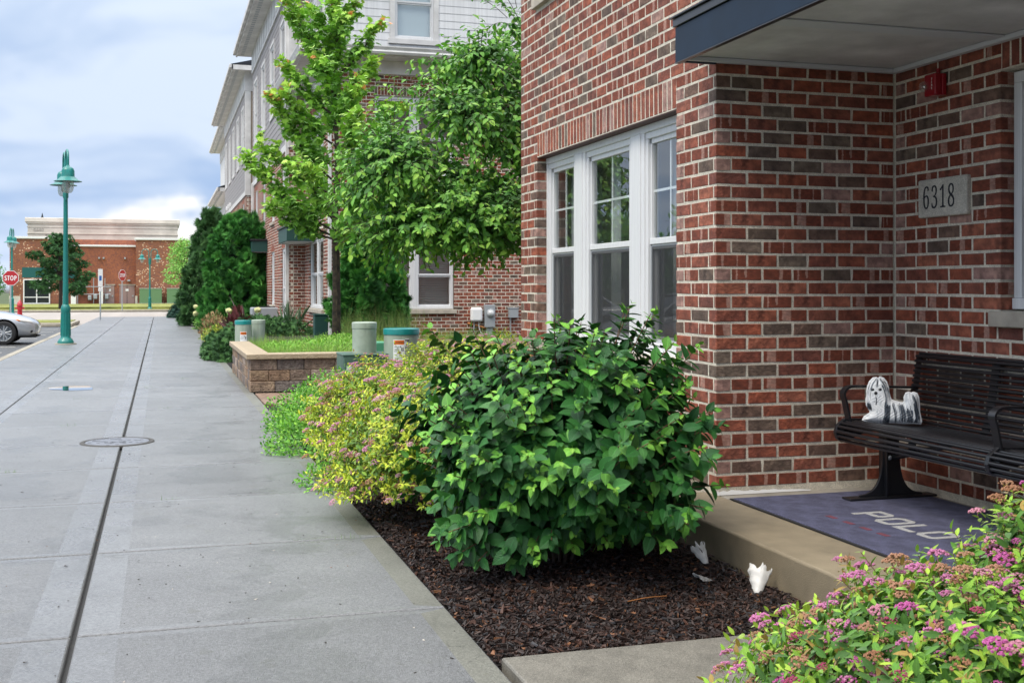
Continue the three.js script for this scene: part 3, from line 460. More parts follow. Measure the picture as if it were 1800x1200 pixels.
// ================================================================ the second building down the street
{
  const b2 = thing('apartment_building', 'long three storey brick and siding building with white trim and eaves', 'building');
  const XA = 3.63, XB = 3.24, ZE = -25.9, ZA = -31, ZBF = -43.7, ZD = -47.4, ZDF = -63.1, ZEND = -76, Y0 = 0.17, walls = [];
  const boards = (wall, s0, s1, y0, y1, mat, openings = [], pitch = 0.173, name = 'siding_board') => {   // each course of lap siding is a board
    for (let y = y0; y < y1 - 0.02; y += pitch) {
      const t = Math.min(y + pitch, y1); let segs = [[s0, s1]];
      for (const o of openings) if (t > o.y0 + 0.01 && y < o.y1 - 0.01) segs = segs.flatMap(([a, b]) => [[a, Math.min(b, o.s0)], [Math.max(a, o.s1), b]].filter(([p, q]) => q - p > 0.02));
      for (const [a, b] of segs) { const g = new THREE.BufferGeometry(), z0 = 0.004, z1 = 0.013; const p = [[a, y, z1], [b, y, z1], [b, t, z0], [a, t, z0], [a, y, 0], [b, y, 0]]; const q = (i, j, k, l) => [p[i], p[j], p[k], p[i], p[k], p[l]].flat(); g.setAttribute('position', new THREE.Float32BufferAttribute([...q(0, 1, 2, 3), ...q(4, 5, 1, 0)], 3)); g.computeVertexNormals(); metric(g); obj(name, [g], mat, wall); }
    }
  };
  const casing = (wall, s0, s1, y0, y1, t = 0.11, sill = true) => obj('window_casing', [bx(s0 - t, s1 + t, y1, y1 + t, 0, 0.034, 0.004), bx(s0 - t, s0, y0, y1, 0, 0.032, 0.004), bx(s1, s1 + t, y0, y1, 0, 0.032, 0.004), bx(s0 - t * 1.35, s1 + t * 1.35, y0 - t, y0, 0, 0.045, 0.004)], M.trimWhite, wall);
  const stoneSill = (wall, s0, s1, y) => obj('window_sill', [bx(s0 - 0.06, s1 + 0.06, y - 0.10, y - 0.003, -0.1, 0.06, 0.008)], M.stone, wall);
  // --- end wall, facing the camera
  {
    const s = x => x - XA, og = { s0: s(4.587), s1: s(6.423), y0: 0.92, y1: 2.55 }, o2 = { s0: s(4.587), s1: s(6.423), y0: 3.90, y1: 5.73 };
    const w = wallGroup(b2, 'end_wall', XA, ZE, 0, 9, 0, 6.24, [og, o2]);
    const br = layBricks({ len: 9, y0: Y0, rows: 75, top: 6.24, openings: [{ ...og, y1: og.y1 + 0.2 }, { ...o2, y1: o2.y1 + 0.2 }], phase: 0.3, seed: 41, headL: 0 });
    for (const o of [og, o2]) { soldiers(br, o.s0, o.s1, o.y1, 0.2, 43); stoneSill(w, o.s0, o.s1, o.y0); const m = (o.s0 + o.s1) / 2, k = o === og ? 1.70 : o.y0 + 0.9; sashWindow(w, o.s0 + 0.01, m - 0.03, o.y0 + 0.01, o.y1 - 0.01, -0.04, { frame: 0.06, rail: k, blind: M.blind, back: M.interior }); sashWindow(w, m + 0.03, o.s1 - 0.01, o.y0 + 0.01, o.y1 - 0.01, -0.04, { frame: 0.06, rail: k, blind: M.blind, back: M.interior }); obj('mullion', [bx(m - 0.03, m + 0.03, o.y0 + 0.01, o.y1 - 0.01, -0.1, -0.03, 0.004)], M.vinyl, w); }
    walls.push({ group: w, bricks: br, hidden: p => p.x > 8.1 || (p.x < 5.9 && p.y > 0.9 && p.y < 3.6) || (p.y > 1.7 && p.y < 5.6 && p.x > 4.4) });
    const up = wallGroup(b2, 'end_wall_siding', XA, ZE, 0, 9, 6.24, 10.4, [{ s0: s(5.05), s1: s(5.945), y0: 7.02, y1: 8.75 }], 0.22, M.siding, 0);
    const oc = { s0: s(5.05), s1: s(5.945), y0: 7.02, y1: 8.75 };
    boards(up, 0.12, 9, 6.80, 9.3, M.siding, [{ s0: oc.s0 - 0.12, s1: oc.s1 + 0.12, y0: oc.y0 - 0.11, y1: oc.y1 + 0.11 }], 0.173);
    casing(up, oc.s0, oc.s1, oc.y0, oc.y1, 0.115); sashWindow(up, oc.s0, oc.s1, oc.y0, oc.y1, 0.0, { frame: 0.05, rail: 7.86, shade: M.blindLight, back: M.interior });
    obj('corner_board', [bx(0, 0.12, 6.8, 9.3, 0, 0.03, 0.004)], M.trimWhite, up);
    obj('frieze_board', [bx(-0.03, 9, 6.20, 6.50, 0.002, 0.05, 0.004)], M.trimWhite, up);
  }
  // --- pent eave with its gutter round the corner
  {
    const e = part('pent_eave', b2);
    obj('soffit', [bx(2.98, 12.6, 6.50, 6.53, ZE + 0.002, ZE + 0.55), bx(2.98, XA, 6.50, 6.53, ZA + 0.02, ZE)], M.trimWhite, e);
    const gz = ZE + 0.55, prof = [[0, 0], [0.09, 0], [0.12, 0.05], [0.10, 0.09], [0.135, 0.15], [0.135, 0.17], [0.12, 0.17], [0.12, 0.155], [0.012, 0.155], [0, 0.17]];
    const g1 = extr(prof.map(([a, b]) => [-a, b]), 9.7); g1.rotateY(Math.PI / 2); g1.translate(2.86, 6.53, gz); // along x
    const gA = extr(prof.map(([a, b]) => [a, b]), 9.75); gA.rotateY(-Math.PI / 2); gA.translate(12.6, 6.53, gz); obj('gutter', [gA], M.trimWhite, e);
    const gB = extr(prof.map(([a, b]) => [-a, b]), gz - ZA + 0.1); gB.translate(2.98, 6.53, ZA + 0.02); obj('gutter', [gB], M.trimWhite, e);
    const rf = new THREE.BufferGeometry(); const p = [[2.9, 6.68, gz + 0.08], [12.6, 6.68, gz + 0.08], [12.6, 6.82, ZE + 0.02], [3.6, 6.82, ZE + 0.02], [2.9, 6.68, ZA], [3.6, 6.82, ZA]]; const q = (i, j, k, l) => [p[i], p[j], p[k], p[i], p[k], p[l]].flat();
    rf.setAttribute('position', new THREE.Float32BufferAttribute([...q(0, 1, 2, 3), ...q(4, 0, 3, 5)], 3)); rf.computeVertexNormals(); obj('pent_roof', [metric(rf)], M.darkMetal, e);
    obj('downspout', [bx(XA - 0.09, XA - 0.01, 0.3, 6.5, ZE + 0.012, ZE + 0.08, 0.012), ], M.trimWhite, e);
  }
  // --- front walls facing the street (normal -x); local x runs from the far end towards the camera
  const front = (name, X, zFar, zNear, yBrick, yTop, sideMat, cols, opt = {}) => {
    const len = zNear - zFar, S = z => z - zFar, og = cols.ground.map(([z0, z1, y0, y1]) => ({ s0: S(z0), s1: S(z1), y0, y1 })), up = cols.upper.map(([z0, z1, y0, y1]) => ({ s0: S(z0), s1: S(z1), y0, y1 }));
    const w = wallGroup(b2, name, X, zFar, -Math.PI / 2, len, 0, yBrick, og); const br = layBricks({ len, y0: Y0, rows: 90, top: yBrick, openings: og.map(o => ({ ...o, y1: o.door ? o.y1 : o.y1 + 0.2 })), phase: 0.1, seed: len * 7 | 0, headR: 1 });
    for (const o of og) { soldiers(br, o.s0, o.s1, o.y1, 0.2, 47); const m = (o.s0 + o.s1) / 2; if (o.y0 > 0.5) stoneSill(w, o.s0, o.s1, o.y0); if (o.s1 - o.s0 > 1.3) { sashWindow(w, o.s0 + 0.01, m, o.y0 + 0.01, o.y1 - 0.01, -0.03, { frame: 0.06, back: M.interior }); sashWindow(w, m, o.s1 - 0.01, o.y0 + 0.01, o.y1 - 0.01, -0.03, { frame: 0.06, back: M.interior }); } else sashWindow(w, o.s0 + 0.01, o.s1 - 0.01, o.y0 + 0.01, o.y1 - 0.01, -0.03, { frame: 0.07, back: M.interior }); }
    walls.push({ group: w, bricks: br, hidden: () => true });
    const u = wallGroup(b2, name + '_siding', X, zFar, -Math.PI / 2, len, yBrick, 10.0, up, 0.2, sideMat, 0);
    obj('belt_board', [bx(0, len, yBrick - 0.06, yBrick + 0.12, 0.002, 0.04, 0.004)], M.trimWhite, u);
    boards(u, 0, len - 0.16, yBrick + 0.12, yTop, sideMat, up.map(o => ({ s0: o.s0 - 0.1, s1: o.s1 + 0.1, y0: o.y0 - 0.1, y1: o.y1 + 0.1 })), 0.17);
    for (const o of up) { casing(u, o.s0, o.s1, o.y0, o.y1, 0.1); const m = (o.s0 + o.s1) / 2; sashWindow(u, o.s0, o.s1, o.y0, o.y1, 0.006, { frame: 0.05, back: M.interior }); }
    obj('corner_board', [bx(len - 0.16, len, yBrick + 0.12, yTop, 0.0, 0.03, 0.004)], M.trimWhite, u);
    if (yTop < 9.9) { obj('frieze_board', [bx(0, len, yTop, 10.0, 0.002, 0.05, 0.004)], M.trimWhite, u); for (let s = 0.4; s < len; s += 0.9) obj('frieze_panel', [bx(s, s + 0.5, yTop + 0.12, 9.9, 0.052, 0.062, 0.003)], M.trimWhite, u); }
    return w;
  };
  front('entry_front', XA, ZA, ZE, 6.2, 9.3, M.siding, { ground: [[-29.9, -27.3, 0.9, 2.62], [-29.9, -27.3, 3.9, 5.7]], upper: [[-30.2, -29.2, 6.95, 8.7], [-28.2, -27.2, 6.95, 8.7]] });
  const bays = (zF, zN, n) => { const g = [], u = [], p = (zN - zF) / n; for (let i = 0; i < n; i++) { const c = zF + (i + 0.5) * p; u.push([c - 0.62, c + 0.62, 6.6, 8.7]); g.push([c - 0.5, c + 0.5, 3.4, 4.85]); g.push([c - 0.5, c + 0.5, i % 2 ? 0.3 : 0.9, 2.5]); } return { ground: g, upper: u }; };
  front('bay_front', XB, ZBF, ZA, 5.15, 9.25, M.greySiding, bays(ZBF, ZA, 4));
  front('far_bay_front', XB, ZDF, ZD, 5.15, 9.25, M.greySiding, bays(ZDF, ZD, 5));
  front('far_entry_front', XA, ZEND, ZDF, 5.15, 9.3, M.siding, { ground: [[-70, -68, 0.9, 2.6]], upper: [] });
  front('link_front', 4.5, ZD, ZBF, 5.15, 9.3, M.greySiding, { ground: [], upper: [] });
  // --- returns of the two bays, facing the camera
  for (const [name, z, x1, seed] of [['bay_return', ZA, XA, 61], ['far_bay_return', ZD, 4.5, 63]]) {
    const w = wallGroup(b2, name, XB, z, 0, x1 - XB, 0, 5.15); walls.push({ group: w, bricks: layBricks({ len: x1 - XB, y0: Y0, rows: 62, top: 5.15, phase: 0, seed, headL: 0 }), hidden: () => true });
    const u = wallGroup(b2, name + '_siding', XB, z, 0, x1 - XB, 5.15, 10.0, [], 0.2, M.beigeSiding, 0);
    obj('corner_board', [bx(-0.03, 0.19, 5.1, 9.3, 0.002, 0.035, 0.004)], M.trimWhite, u); boards(u, 0.19, x1 - XB, 5.2, 9.25, M.beigeSiding, [], 0.17); obj('frieze_board', [bx(-0.05, x1 - XB, 9.25, 10.0, 0.002, 0.052, 0.004)], M.trimWhite, u);
  }
  // --- main eaves with vented soffits
  const eave = (z0, z1, x0, x1, y, back = 5) => {
    const e = part('eave', b2); obj('soffit', [bx(x0 + 0.1, back, y, y + 0.04, z0, z1)], M.trimWhite, e);
    obj('gutter', [bx(x0 + 0.04, x0 + 0.1, y - 0.03, y + 0.16, z0 - 0.05, z1 + 0.05, 0.01), bx(x0 - 0.06, x0 + 0.04, y + 0.03, y + 0.18, z0 - 0.06, z1 + 0.06, 0.02), bx(x0 + 0.04, back, y - 0.03, y + 0.16, z1, z1 + 0.05, 0.01)], M.trimWhite, e);
    const v = []; for (let z = z0 + 0.3; z < z1 - 0.2; z += 0.3) v.push(bx(x0 + 0.2, x0 + 0.32, y - 0.006, y + 0.002, z, z + 0.16)); stuff(obj('soffit_vents', v, M.galvanized, e));
    const r = extr([[x0 - 0.02, y + 0.19], [back + 3, y + 0.19], [back + 3, y + 1.5]], z1 - z0); r.translate(0, 0, z0); obj('roof', [metric(r)], M.darkMetal, e);
  };
  eave(ZBF - 0.6, ZA + 0.55, 2.62, XB, 10.0); eave(ZDF - 0.6, ZD + 0.55, 2.62, XB, 10.0); eave(ZEND - 0.5, ZDF - 0.7, 3.0, XA, 10.0); eave(ZEND - 0.5, ZDF - 0.7, 2.9, XA, 6.6, 3.62); eave(ZA + 0.62, ZE + 0.5, 3.05, XA, 9.35);
  { const e = part('brick_canopy_light', b2); e.name = 'wall_lights'; for (let i = 0; i < 3; i++) obj('wall_light', [bx(3.12, XB - 0.002, 5.3, 5.5, -60 + i * 1.3, -59.82 + i * 1.3, 0.02)], M.white, e); }
  // --- small dark canopies over the doors, downspouts
  const canopy = (x0, x1, z0, z1, y) => { const c = part('door_canopy', b2); obj('canopy_box', [bx(x0, x1, y, y + 0.34, z0, z1, 0.01)], M.darkGreen, c); obj('canopy_flashing', [bx(x0 - 0.04, x1, y + 0.342, y + 0.40, z0 - 0.04, z1 + 0.04, 0.01)], M.darkMetal, c); obj('canopy_soffit', [bx(x0 + 0.03, x1, y - 0.012, y - 0.002, z0 + 0.03, z1 - 0.03)], M.soffit, c); };
  canopy(2.95, XA - 0.004, ZA + 0.01, -28.9, 2.56); canopy(2.75, XB - 0.004, -39.4, -37.6, 2.56); canopy(2.75, XB - 0.004, -54, -52, 2.56);
  obj('downspout', [bx(XB - 0.1, XB - 0.004, 0.2, 9.9, ZA - 0.16, ZA - 0.06, 0.015)], M.trimWhite, b2); obj('downspout', [bx(XB - 0.1, XB - 0.004, 0.2, 5.2, ZBF + 0.5, ZBF + 0.6, 0.015)], M.trimWhite, b2);
  // --- body behind the walls
  obj('building_body', [bx(XA + 2.1, 13, 0.02, 10.2, ZA - 0.5, ZE - 2.1), bx(XB + 2.2, 13, 0.02, 10.2, ZEND, ZA - 0.5)], M.bricks[1], b2);
  buildBricks(b2, walls, 300, 0.03);
  rebase(b2, XA, 0, ZE);
}
// ================================================================ distant buildings across the street
{
  const brickFar = (pale, seed) => texture(512, 256, (u, v) => { const j = Math.floor(v * 64), i = Math.floor(u * 48 + (j % 2) * 0.5), h = hash2(i % 48, j, seed), a = fbm(u * 6, v * 4, 4, seed, 6, 4); const fy = v * 64 - j; let c = [0.53 + 0.12 * (h - 0.5), 0.345 + 0.07 * (h - 0.5), 0.275]; if (pale && hash2(i % 48, j, seed + 5) < 0.025 + 0.11 * smooth(0.48, 0.66, a)) c = [0.80, 0.68, 0.58]; if (fy < 0.14) c = c.map(x => x * 0.9 + 0.05); return c.map(x => x * (0.92 + 0.2 * (a - 0.5))); });
  const mPale = std({ color: C(1.25, 1.25, 1.2), map: rep(brickFar(true, 5), 1 / 5.2, 1 / 5.2), roughness: 0.95 }), mRed = std({ map: rep(brickFar(false, 9), 1 / 5.2, 1 / 5.2), color: C(1.3, 1.12, 1.02), roughness: 0.95 });
  const cream = std({ color: C(0.80, 0.75, 0.67), roughness: 0.9, map: rep(T.stain, 0.2) }), cap = std({ color: C(0.72, 0.72, 0.72), roughness: 0.7 });
  const st = thing('brick_store', 'distant long red brick store with a green awning and service doors', 'building', [-2.2, 0, -115]);
  const L = (x) => x + 2.2, zf = 0;
  const wall = (name, x0, x1, y1, z, m) => obj(name, [bx(L(x0), L(x1), -0.1, y1, z - 6, z)], m, st);
  wall('left_wing_wall', -13.2, -9.0, 6.0, 0, mPale); wall('middle_wall', -9.0, -2.24, 5.35, -0.6, mRed); wall('right_wing_wall', -2.24, 2.5, 6.0, 0, mPale); wall('rear_wall', -9, -2.24, 6.1, -3, mRed);
  obj('parapet_cap', [bx(L(-13.35), L(-8.9), 6.0, 6.2, -6, 0.12, 0.02)], cap, st); obj('parapet_cap', [bx(L(-2.35), L(2.6), 6.0, 6.2, -6, 0.12, 0.02)], cap, st); obj('parapet_cap', [bx(L(-8.9), L(-2.25), 5.35, 5.52, -3, -0.5, 0.02)], cap, st);
  for (const g of [bx(L(-13.25), L(-12.3), -0.1, 0.75, -1, 0.03), bx(L(-8.95), L(-8.7), -0.1, 0.75, -0.5, 0.05), bx(L(-2.3), L(-2.1), -0.1, 0.75, -0.5, 0.05), bx(L(2.35), L(2.53), -0.1, 0.75, -1, 0.04)]) obj('stone_base', [g], cream, st);
  { const w = part('shop_window', st), x0 = L(-12.05), x1 = L(-9.75); obj('frame', [bx(x0, x1, 0.02, 0.12, 0.002, 0.1), bx(x0, x1, 2.2, 2.3, 0.002, 0.1), bx(x0, x0 + 0.1, 0.12, 2.2, 0.002, 0.1), bx(x1 - 0.1, x1, 0.12, 2.2, 0.002, 0.1), bx((x0 + x1) / 2 - 0.05, (x0 + x1) / 2 + 0.05, 0.12, 2.2, 0.002, 0.09), bx(x0 + 0.1, x1 - 0.1, 0.6, 0.68, 0.002, 0.085)], M.white, w); for (const [a, b] of [[x0 + 0.1, (x0 + x1) / 2 - 0.05], [(x0 + x1) / 2 + 0.05, x1 - 0.1]]) for (const [c, d] of [[0.12, 0.6], [0.68, 2.2]]) obj('pane', [bx(a, b, c, d, 0.004, 0.03)], phys({ color: C(0.02, 0.025, 0.03), roughness: 0.05 }), w); }
  { const g = extr([[0, 0], [1.0, -0.1], [1.0, 0.05], [0, 0.95]], 4.6); g.rotateY(-Math.PI / 2); g.rotateY(Math.PI); g.translate(L(-12.15), 2.42, 0.01); obj('awning', [g], std({ color: C(0.01, 0.10, 0.10), roughness: 0.8 }), st); }
  const dm = std({ color: C(0.30, 0.20, 0.185), roughness: 0.6 });
  const door = (x0, x1, y1, two) => { const d = part('service_door', st); obj('leaf', [bx(L(x0), L(x1), -0.02, y1, -0.598, -0.55, 0.01)], dm, d); obj('door_frame', [bx(L(x0) - 0.08, L(x1) + 0.08, y1, y1 + 0.09, -0.598, -0.52)], M.stone, d); obj('notice', [bx(L(x0) + (x1 - x0) * 0.4, L(x0) + (x1 - x0) * 0.6, y1 * 0.68, y1 * 0.8, -0.548, -0.543)], M.white, d); obj('handle', [bx(L(x1) - 0.22, L(x1) - 0.1, y1 * 0.38, y1 * 0.46, -0.548, -0.5)], M.metal, d); if (two) obj('leaf_gap', [bx(L((x0 + x1) / 2) - 0.02, L((x0 + x1) / 2) + 0.02, 0, y1, -0.549, -0.545)], M.black, d); };
  door(-4.94, -4.18, 1.75); door(-3.72, -2.36, 1.75, true);
  for (const x of [-5.6, -5.2, -3.3]) obj('wall_lamp', [bx(L(x), L(x) + 0.16, 4.2, 4.36, -0.598, -0.35, 0.02)], M.metal, st); obj('wall_lamp', [bx(L(-3.0), L(-2.75), 2.1, 2.25, -0.598, -0.2, 0.03)], M.galvanized, st);
  // cream upper block set back behind, with its cornice
  const cb = thing('cream_block', 'distant cream parapet block rising behind the brick store', 'building', [-5, 0, -124]);
  const q = x => (x + 5) * 1.055; obj('wall', [bx(q(-12.2), q(1.3), 0, 8.0, -8, 0)], cream, cb); obj('cornice', [bx(q(-12.42), q(1.52), 8.0, 8.45, -8, 0.22, 0.05), bx(q(-12.35), q(1.45), 7.85, 8.0, -8, 0.14, 0.03), bx(q(-12.26), q(1.36), 7.5, 7.58, -8, 0.06, 0.02), bx(q(-12.26), q(1.36), 6.85, 6.95, -8, 0.06, 0.02)], cream, cb);
  for (const x of [-11, -3.4, 0]) obj('recessed_panel', [bx(q(x), q(x) + 1.1, 6.2, 6.6, 0.002, 0.03, 0.01)], cream, cb);
  { const t = flat(new TextGeometry('6440', { font: fontBold, size: 0.32, depth: 0.03, curveSegments: 4 })); t.translate(q(-11.7), 7.1, 0.002); obj('street_number', [t], std({ color: C(0.4, 0.37, 0.33), roughness: 0.9 }), cb); }
  // gas meters and pipes against the middle wall
  const gm = thing('gas_meter_bank', 'grey gas meters and pipes on the distant red wall', 'gas meters', [-6.4, 0, -115.5]); const pipe = [];
  for (let i = 0; i < 4; i++) obj('meter', [bx(-0.1 + i * 0.5, 0.22 + i * 0.5, 0.35 + (i % 2) * 0.1, 0.8 + (i % 2) * 0.1, 0, 0.3, 0.06)], M.galvanized, gm);
  obj('meter', [bx(-0.9, -0.35, 1.1, 1.9, 0, 0.3, 0.08)], M.galvanized, gm);
  obj('pipework', [bar([-1.3, 1.6, 0.1], [1.9, 1.6, 0.1], 0.04), bar([-1.3, 0.9, 0.1], [1.9, 0.9, 0.1], 0.04), bar([0.4, -0.02, 0.1], [0.4, 2.4, 0.1], 0.04), bar([1.4, -0.02, 0.1], [1.4, 2.4, 0.1], 0.04), bar([-1.0, -0.02, 0.1], [-1.0, 1.8, 0.1], 0.04)], M.galvanized, gm);
  tag(obj('utility_pedestal', [bx(-7.9, -7.45, -0.02, 0.95, -114.4, -114.0, 0.05)], M.white), 'white box pedestal on the distant lawn by the red wall', 'pedestal');
  tag(obj('utility_pedestal', [bx(-4.95 - 0.55, -4.65 - 0.5, -0.02, 1.55, -115.3, -115.05, 0.04)], M.white), 'tall narrow white box beside the distant gas meters', 'pedestal');
  for (const [x, lab] of [[-0.9, 'green transformer cabinet on the distant lawn behind the lamp'], [1.55, 'green transformer cabinet at the right end of the distant store']]) { const t = thing('transformer_cabinet', lab, 'cabinet', [x, 0, -114.2], 0, 'transformers by the store'); obj('cabinet', [bx(-1.0, 1.0, 0, 1.45, -0.6, 0.4, 0.05)], M.midGreen.clone(), t).material.color.setRGB(0.12, 0.23, 0.11); obj('door_seam', [bx(-0.015, 0.015, 0.1, 1.3, 0.401, 0.41)], M.darkGreen, t); obj('lid', [bx(-1.04, 1.04, 1.4, 1.47, -0.6, 0.43, 0.02)], M.paleGreen, t); obj('pad', [bx(-1.2, 1.2, -0.05, 0.06, -0.7, 0.6, 0.02)], M.kerb, t); }
  { const r = thing('church_spire', 'tiny dark spire tip above the distant parapet', 'spire', [-13.6, 0, -150]); obj('spire', [cyl(0.55, 0.02, 2.4, 0, 8.1, 0, 8)], M.darkMetal, r); obj('tower', [bx(-0.5, 0.5, 0, 8.1, -0.5, 0.5)], M.bricks[3], r); }
}
// ================================================================ things on and by the porch
{ // entrance mat with lettering
  const m = thing('entrance_mat', 'blue grey entrance carpet lettered POLO on the porch floor', 'mat', [3.16, 0.167, -6.06]);
  obj('pile', [bx(0, 1.13, 0, 0.011, 0, 3.6, 0.004)], M.carpet, m);
  obj('rubber_edge', [bx(-0.016, -0.001, 0, 0.006, -0.01, 3.6), bx(-0.016, 1.13, 0, 0.006, -0.016, -0.001)], M.rubber, m);
  const letter = (pts, holes, z, x, h, w, name, mat) => { const g = extr(pts, 0.002, 0, holes); g.scale(w, h, 1); g.rotateX(-Math.PI / 2); g.rotateY(-Math.PI / 2); g.translate(x, 0.0115, z); obj(name, [g], mat, m); };
  // outlines in a unit box, x to the right, y up; on the mat x runs towards +z and y towards the wall (+x)
  const P = [[[0, 0], [0.24, 0], [0.24, 0.36], [0.8, 0.36], [1, 0.5], [1, 0.86], [0.8, 1], [0, 1]], [[[0.24, 0.54], [0.24, 0.82], [0.72, 0.82], [0.76, 0.78], [0.76, 0.58], [0.72, 0.54]]]];
  const O = [[[0.2, 0], [0.8, 0], [1, 0.16], [1, 0.84], [0.8, 1], [0.2, 1], [0, 0.84], [0, 0.16]], [[[0.3, 0.18], [0.24, 0.24], [0.24, 0.76], [0.3, 0.82], [0.7, 0.82], [0.76, 0.76], [0.76, 0.24], [0.7, 0.18]]]];
  const Lt = [[[0, 0], [1, 0], [1, 0.18], [0.25, 0.18], [0.25, 1], [0, 1]], []];
  [[P, 0.60, 'letter_p'], [O, 0.785, 'letter_o'], [Lt, 0.965, 'letter_l'], [O, 1.135, 'letter_o']].forEach(([s, z, n]) => letter(s[0], s[1], z, 0.385, 0.185, 0.15, n, M.matLetter));
  [0.62, 0.78, 0.93, 1.08].forEach(z => { const g = bx(0.215, 0.245, 0.0113, 0.0128, z, z + 0.08); obj('red_mark', [g], M.matRed, m); });
}
{ // address plaque let into the wall
  const p = thing('address_plaque', 'pale stone plaque carved 6318 in the porch wall', 'plaque', [4.352, 1.8, -5.955], -Math.PI / 2);
  const g = new RoundedBoxGeometry(0.44, 0.225, 0.06, 2, 0.012); g.translate(0.22, 0.1125, 0.0); obj('stone', [metric(g)], M.plaque, p);
  const dg = '6318'; let x = 0.055; for (const ch of dg) { const t = flat(new TextGeometry(ch, { font, size: 0.118, depth: 0.004, curveSegments: 6 })); t.scale(0.72, 1.12, 1); t.computeBoundingBox(); const b = t.boundingBox; t.translate(x - b.min.x, 0.052, 0.028); x += b.max.x - b.min.x + 0.024; obj('numeral', [t], M.ink, p); }
}
{ // fire alarm horn and strobe
  const a = thing('fire_alarm', 'red fire alarm box with round strobe on the porch wall', 'alarm', [4.343, 2.5, -5.83], -Math.PI / 2);
  obj('back_plate', [bx(0, 0.118, 0.0, 0.125, 0, 0.03, 0.006)], M.alarmRed, a); obj('horn_body', [bx(0.006, 0.112, -0.002, 0.127, 0.03, 0.075, 0.01)], M.alarmRed, a);
  obj('conduit_stub', [bar([0.06, 0.125, 0.015], [0.06, 0.16, 0.015], 0.012), ], M.alarmRed, a);
  { const s = new THREE.SphereGeometry(0.031, 20, 14); s.translate(0.032, 0.055, 0.09); obj('strobe', [flat(s)], phys({ color: C(0.95, 0.95, 0.93), roughness: 0.0, transmission: 0.92, thickness: 0, ior: 1.5 }), a); const r = new THREE.SphereGeometry(0.013, 10, 8); r.translate(0.032, 0.055, 0.086); obj('strobe_tube', [flat(r)], M.chrome, a); }
  'FIRE'.split('').forEach((c, i) => { const t = flat(new TextGeometry(c, { font: fontBold, size: 0.013, depth: 0.001, curveSegments: 3 })); t.translate(0.076, 0.088 - i * 0.018, 0.0752); obj('letter', [t], M.white, a); });
}
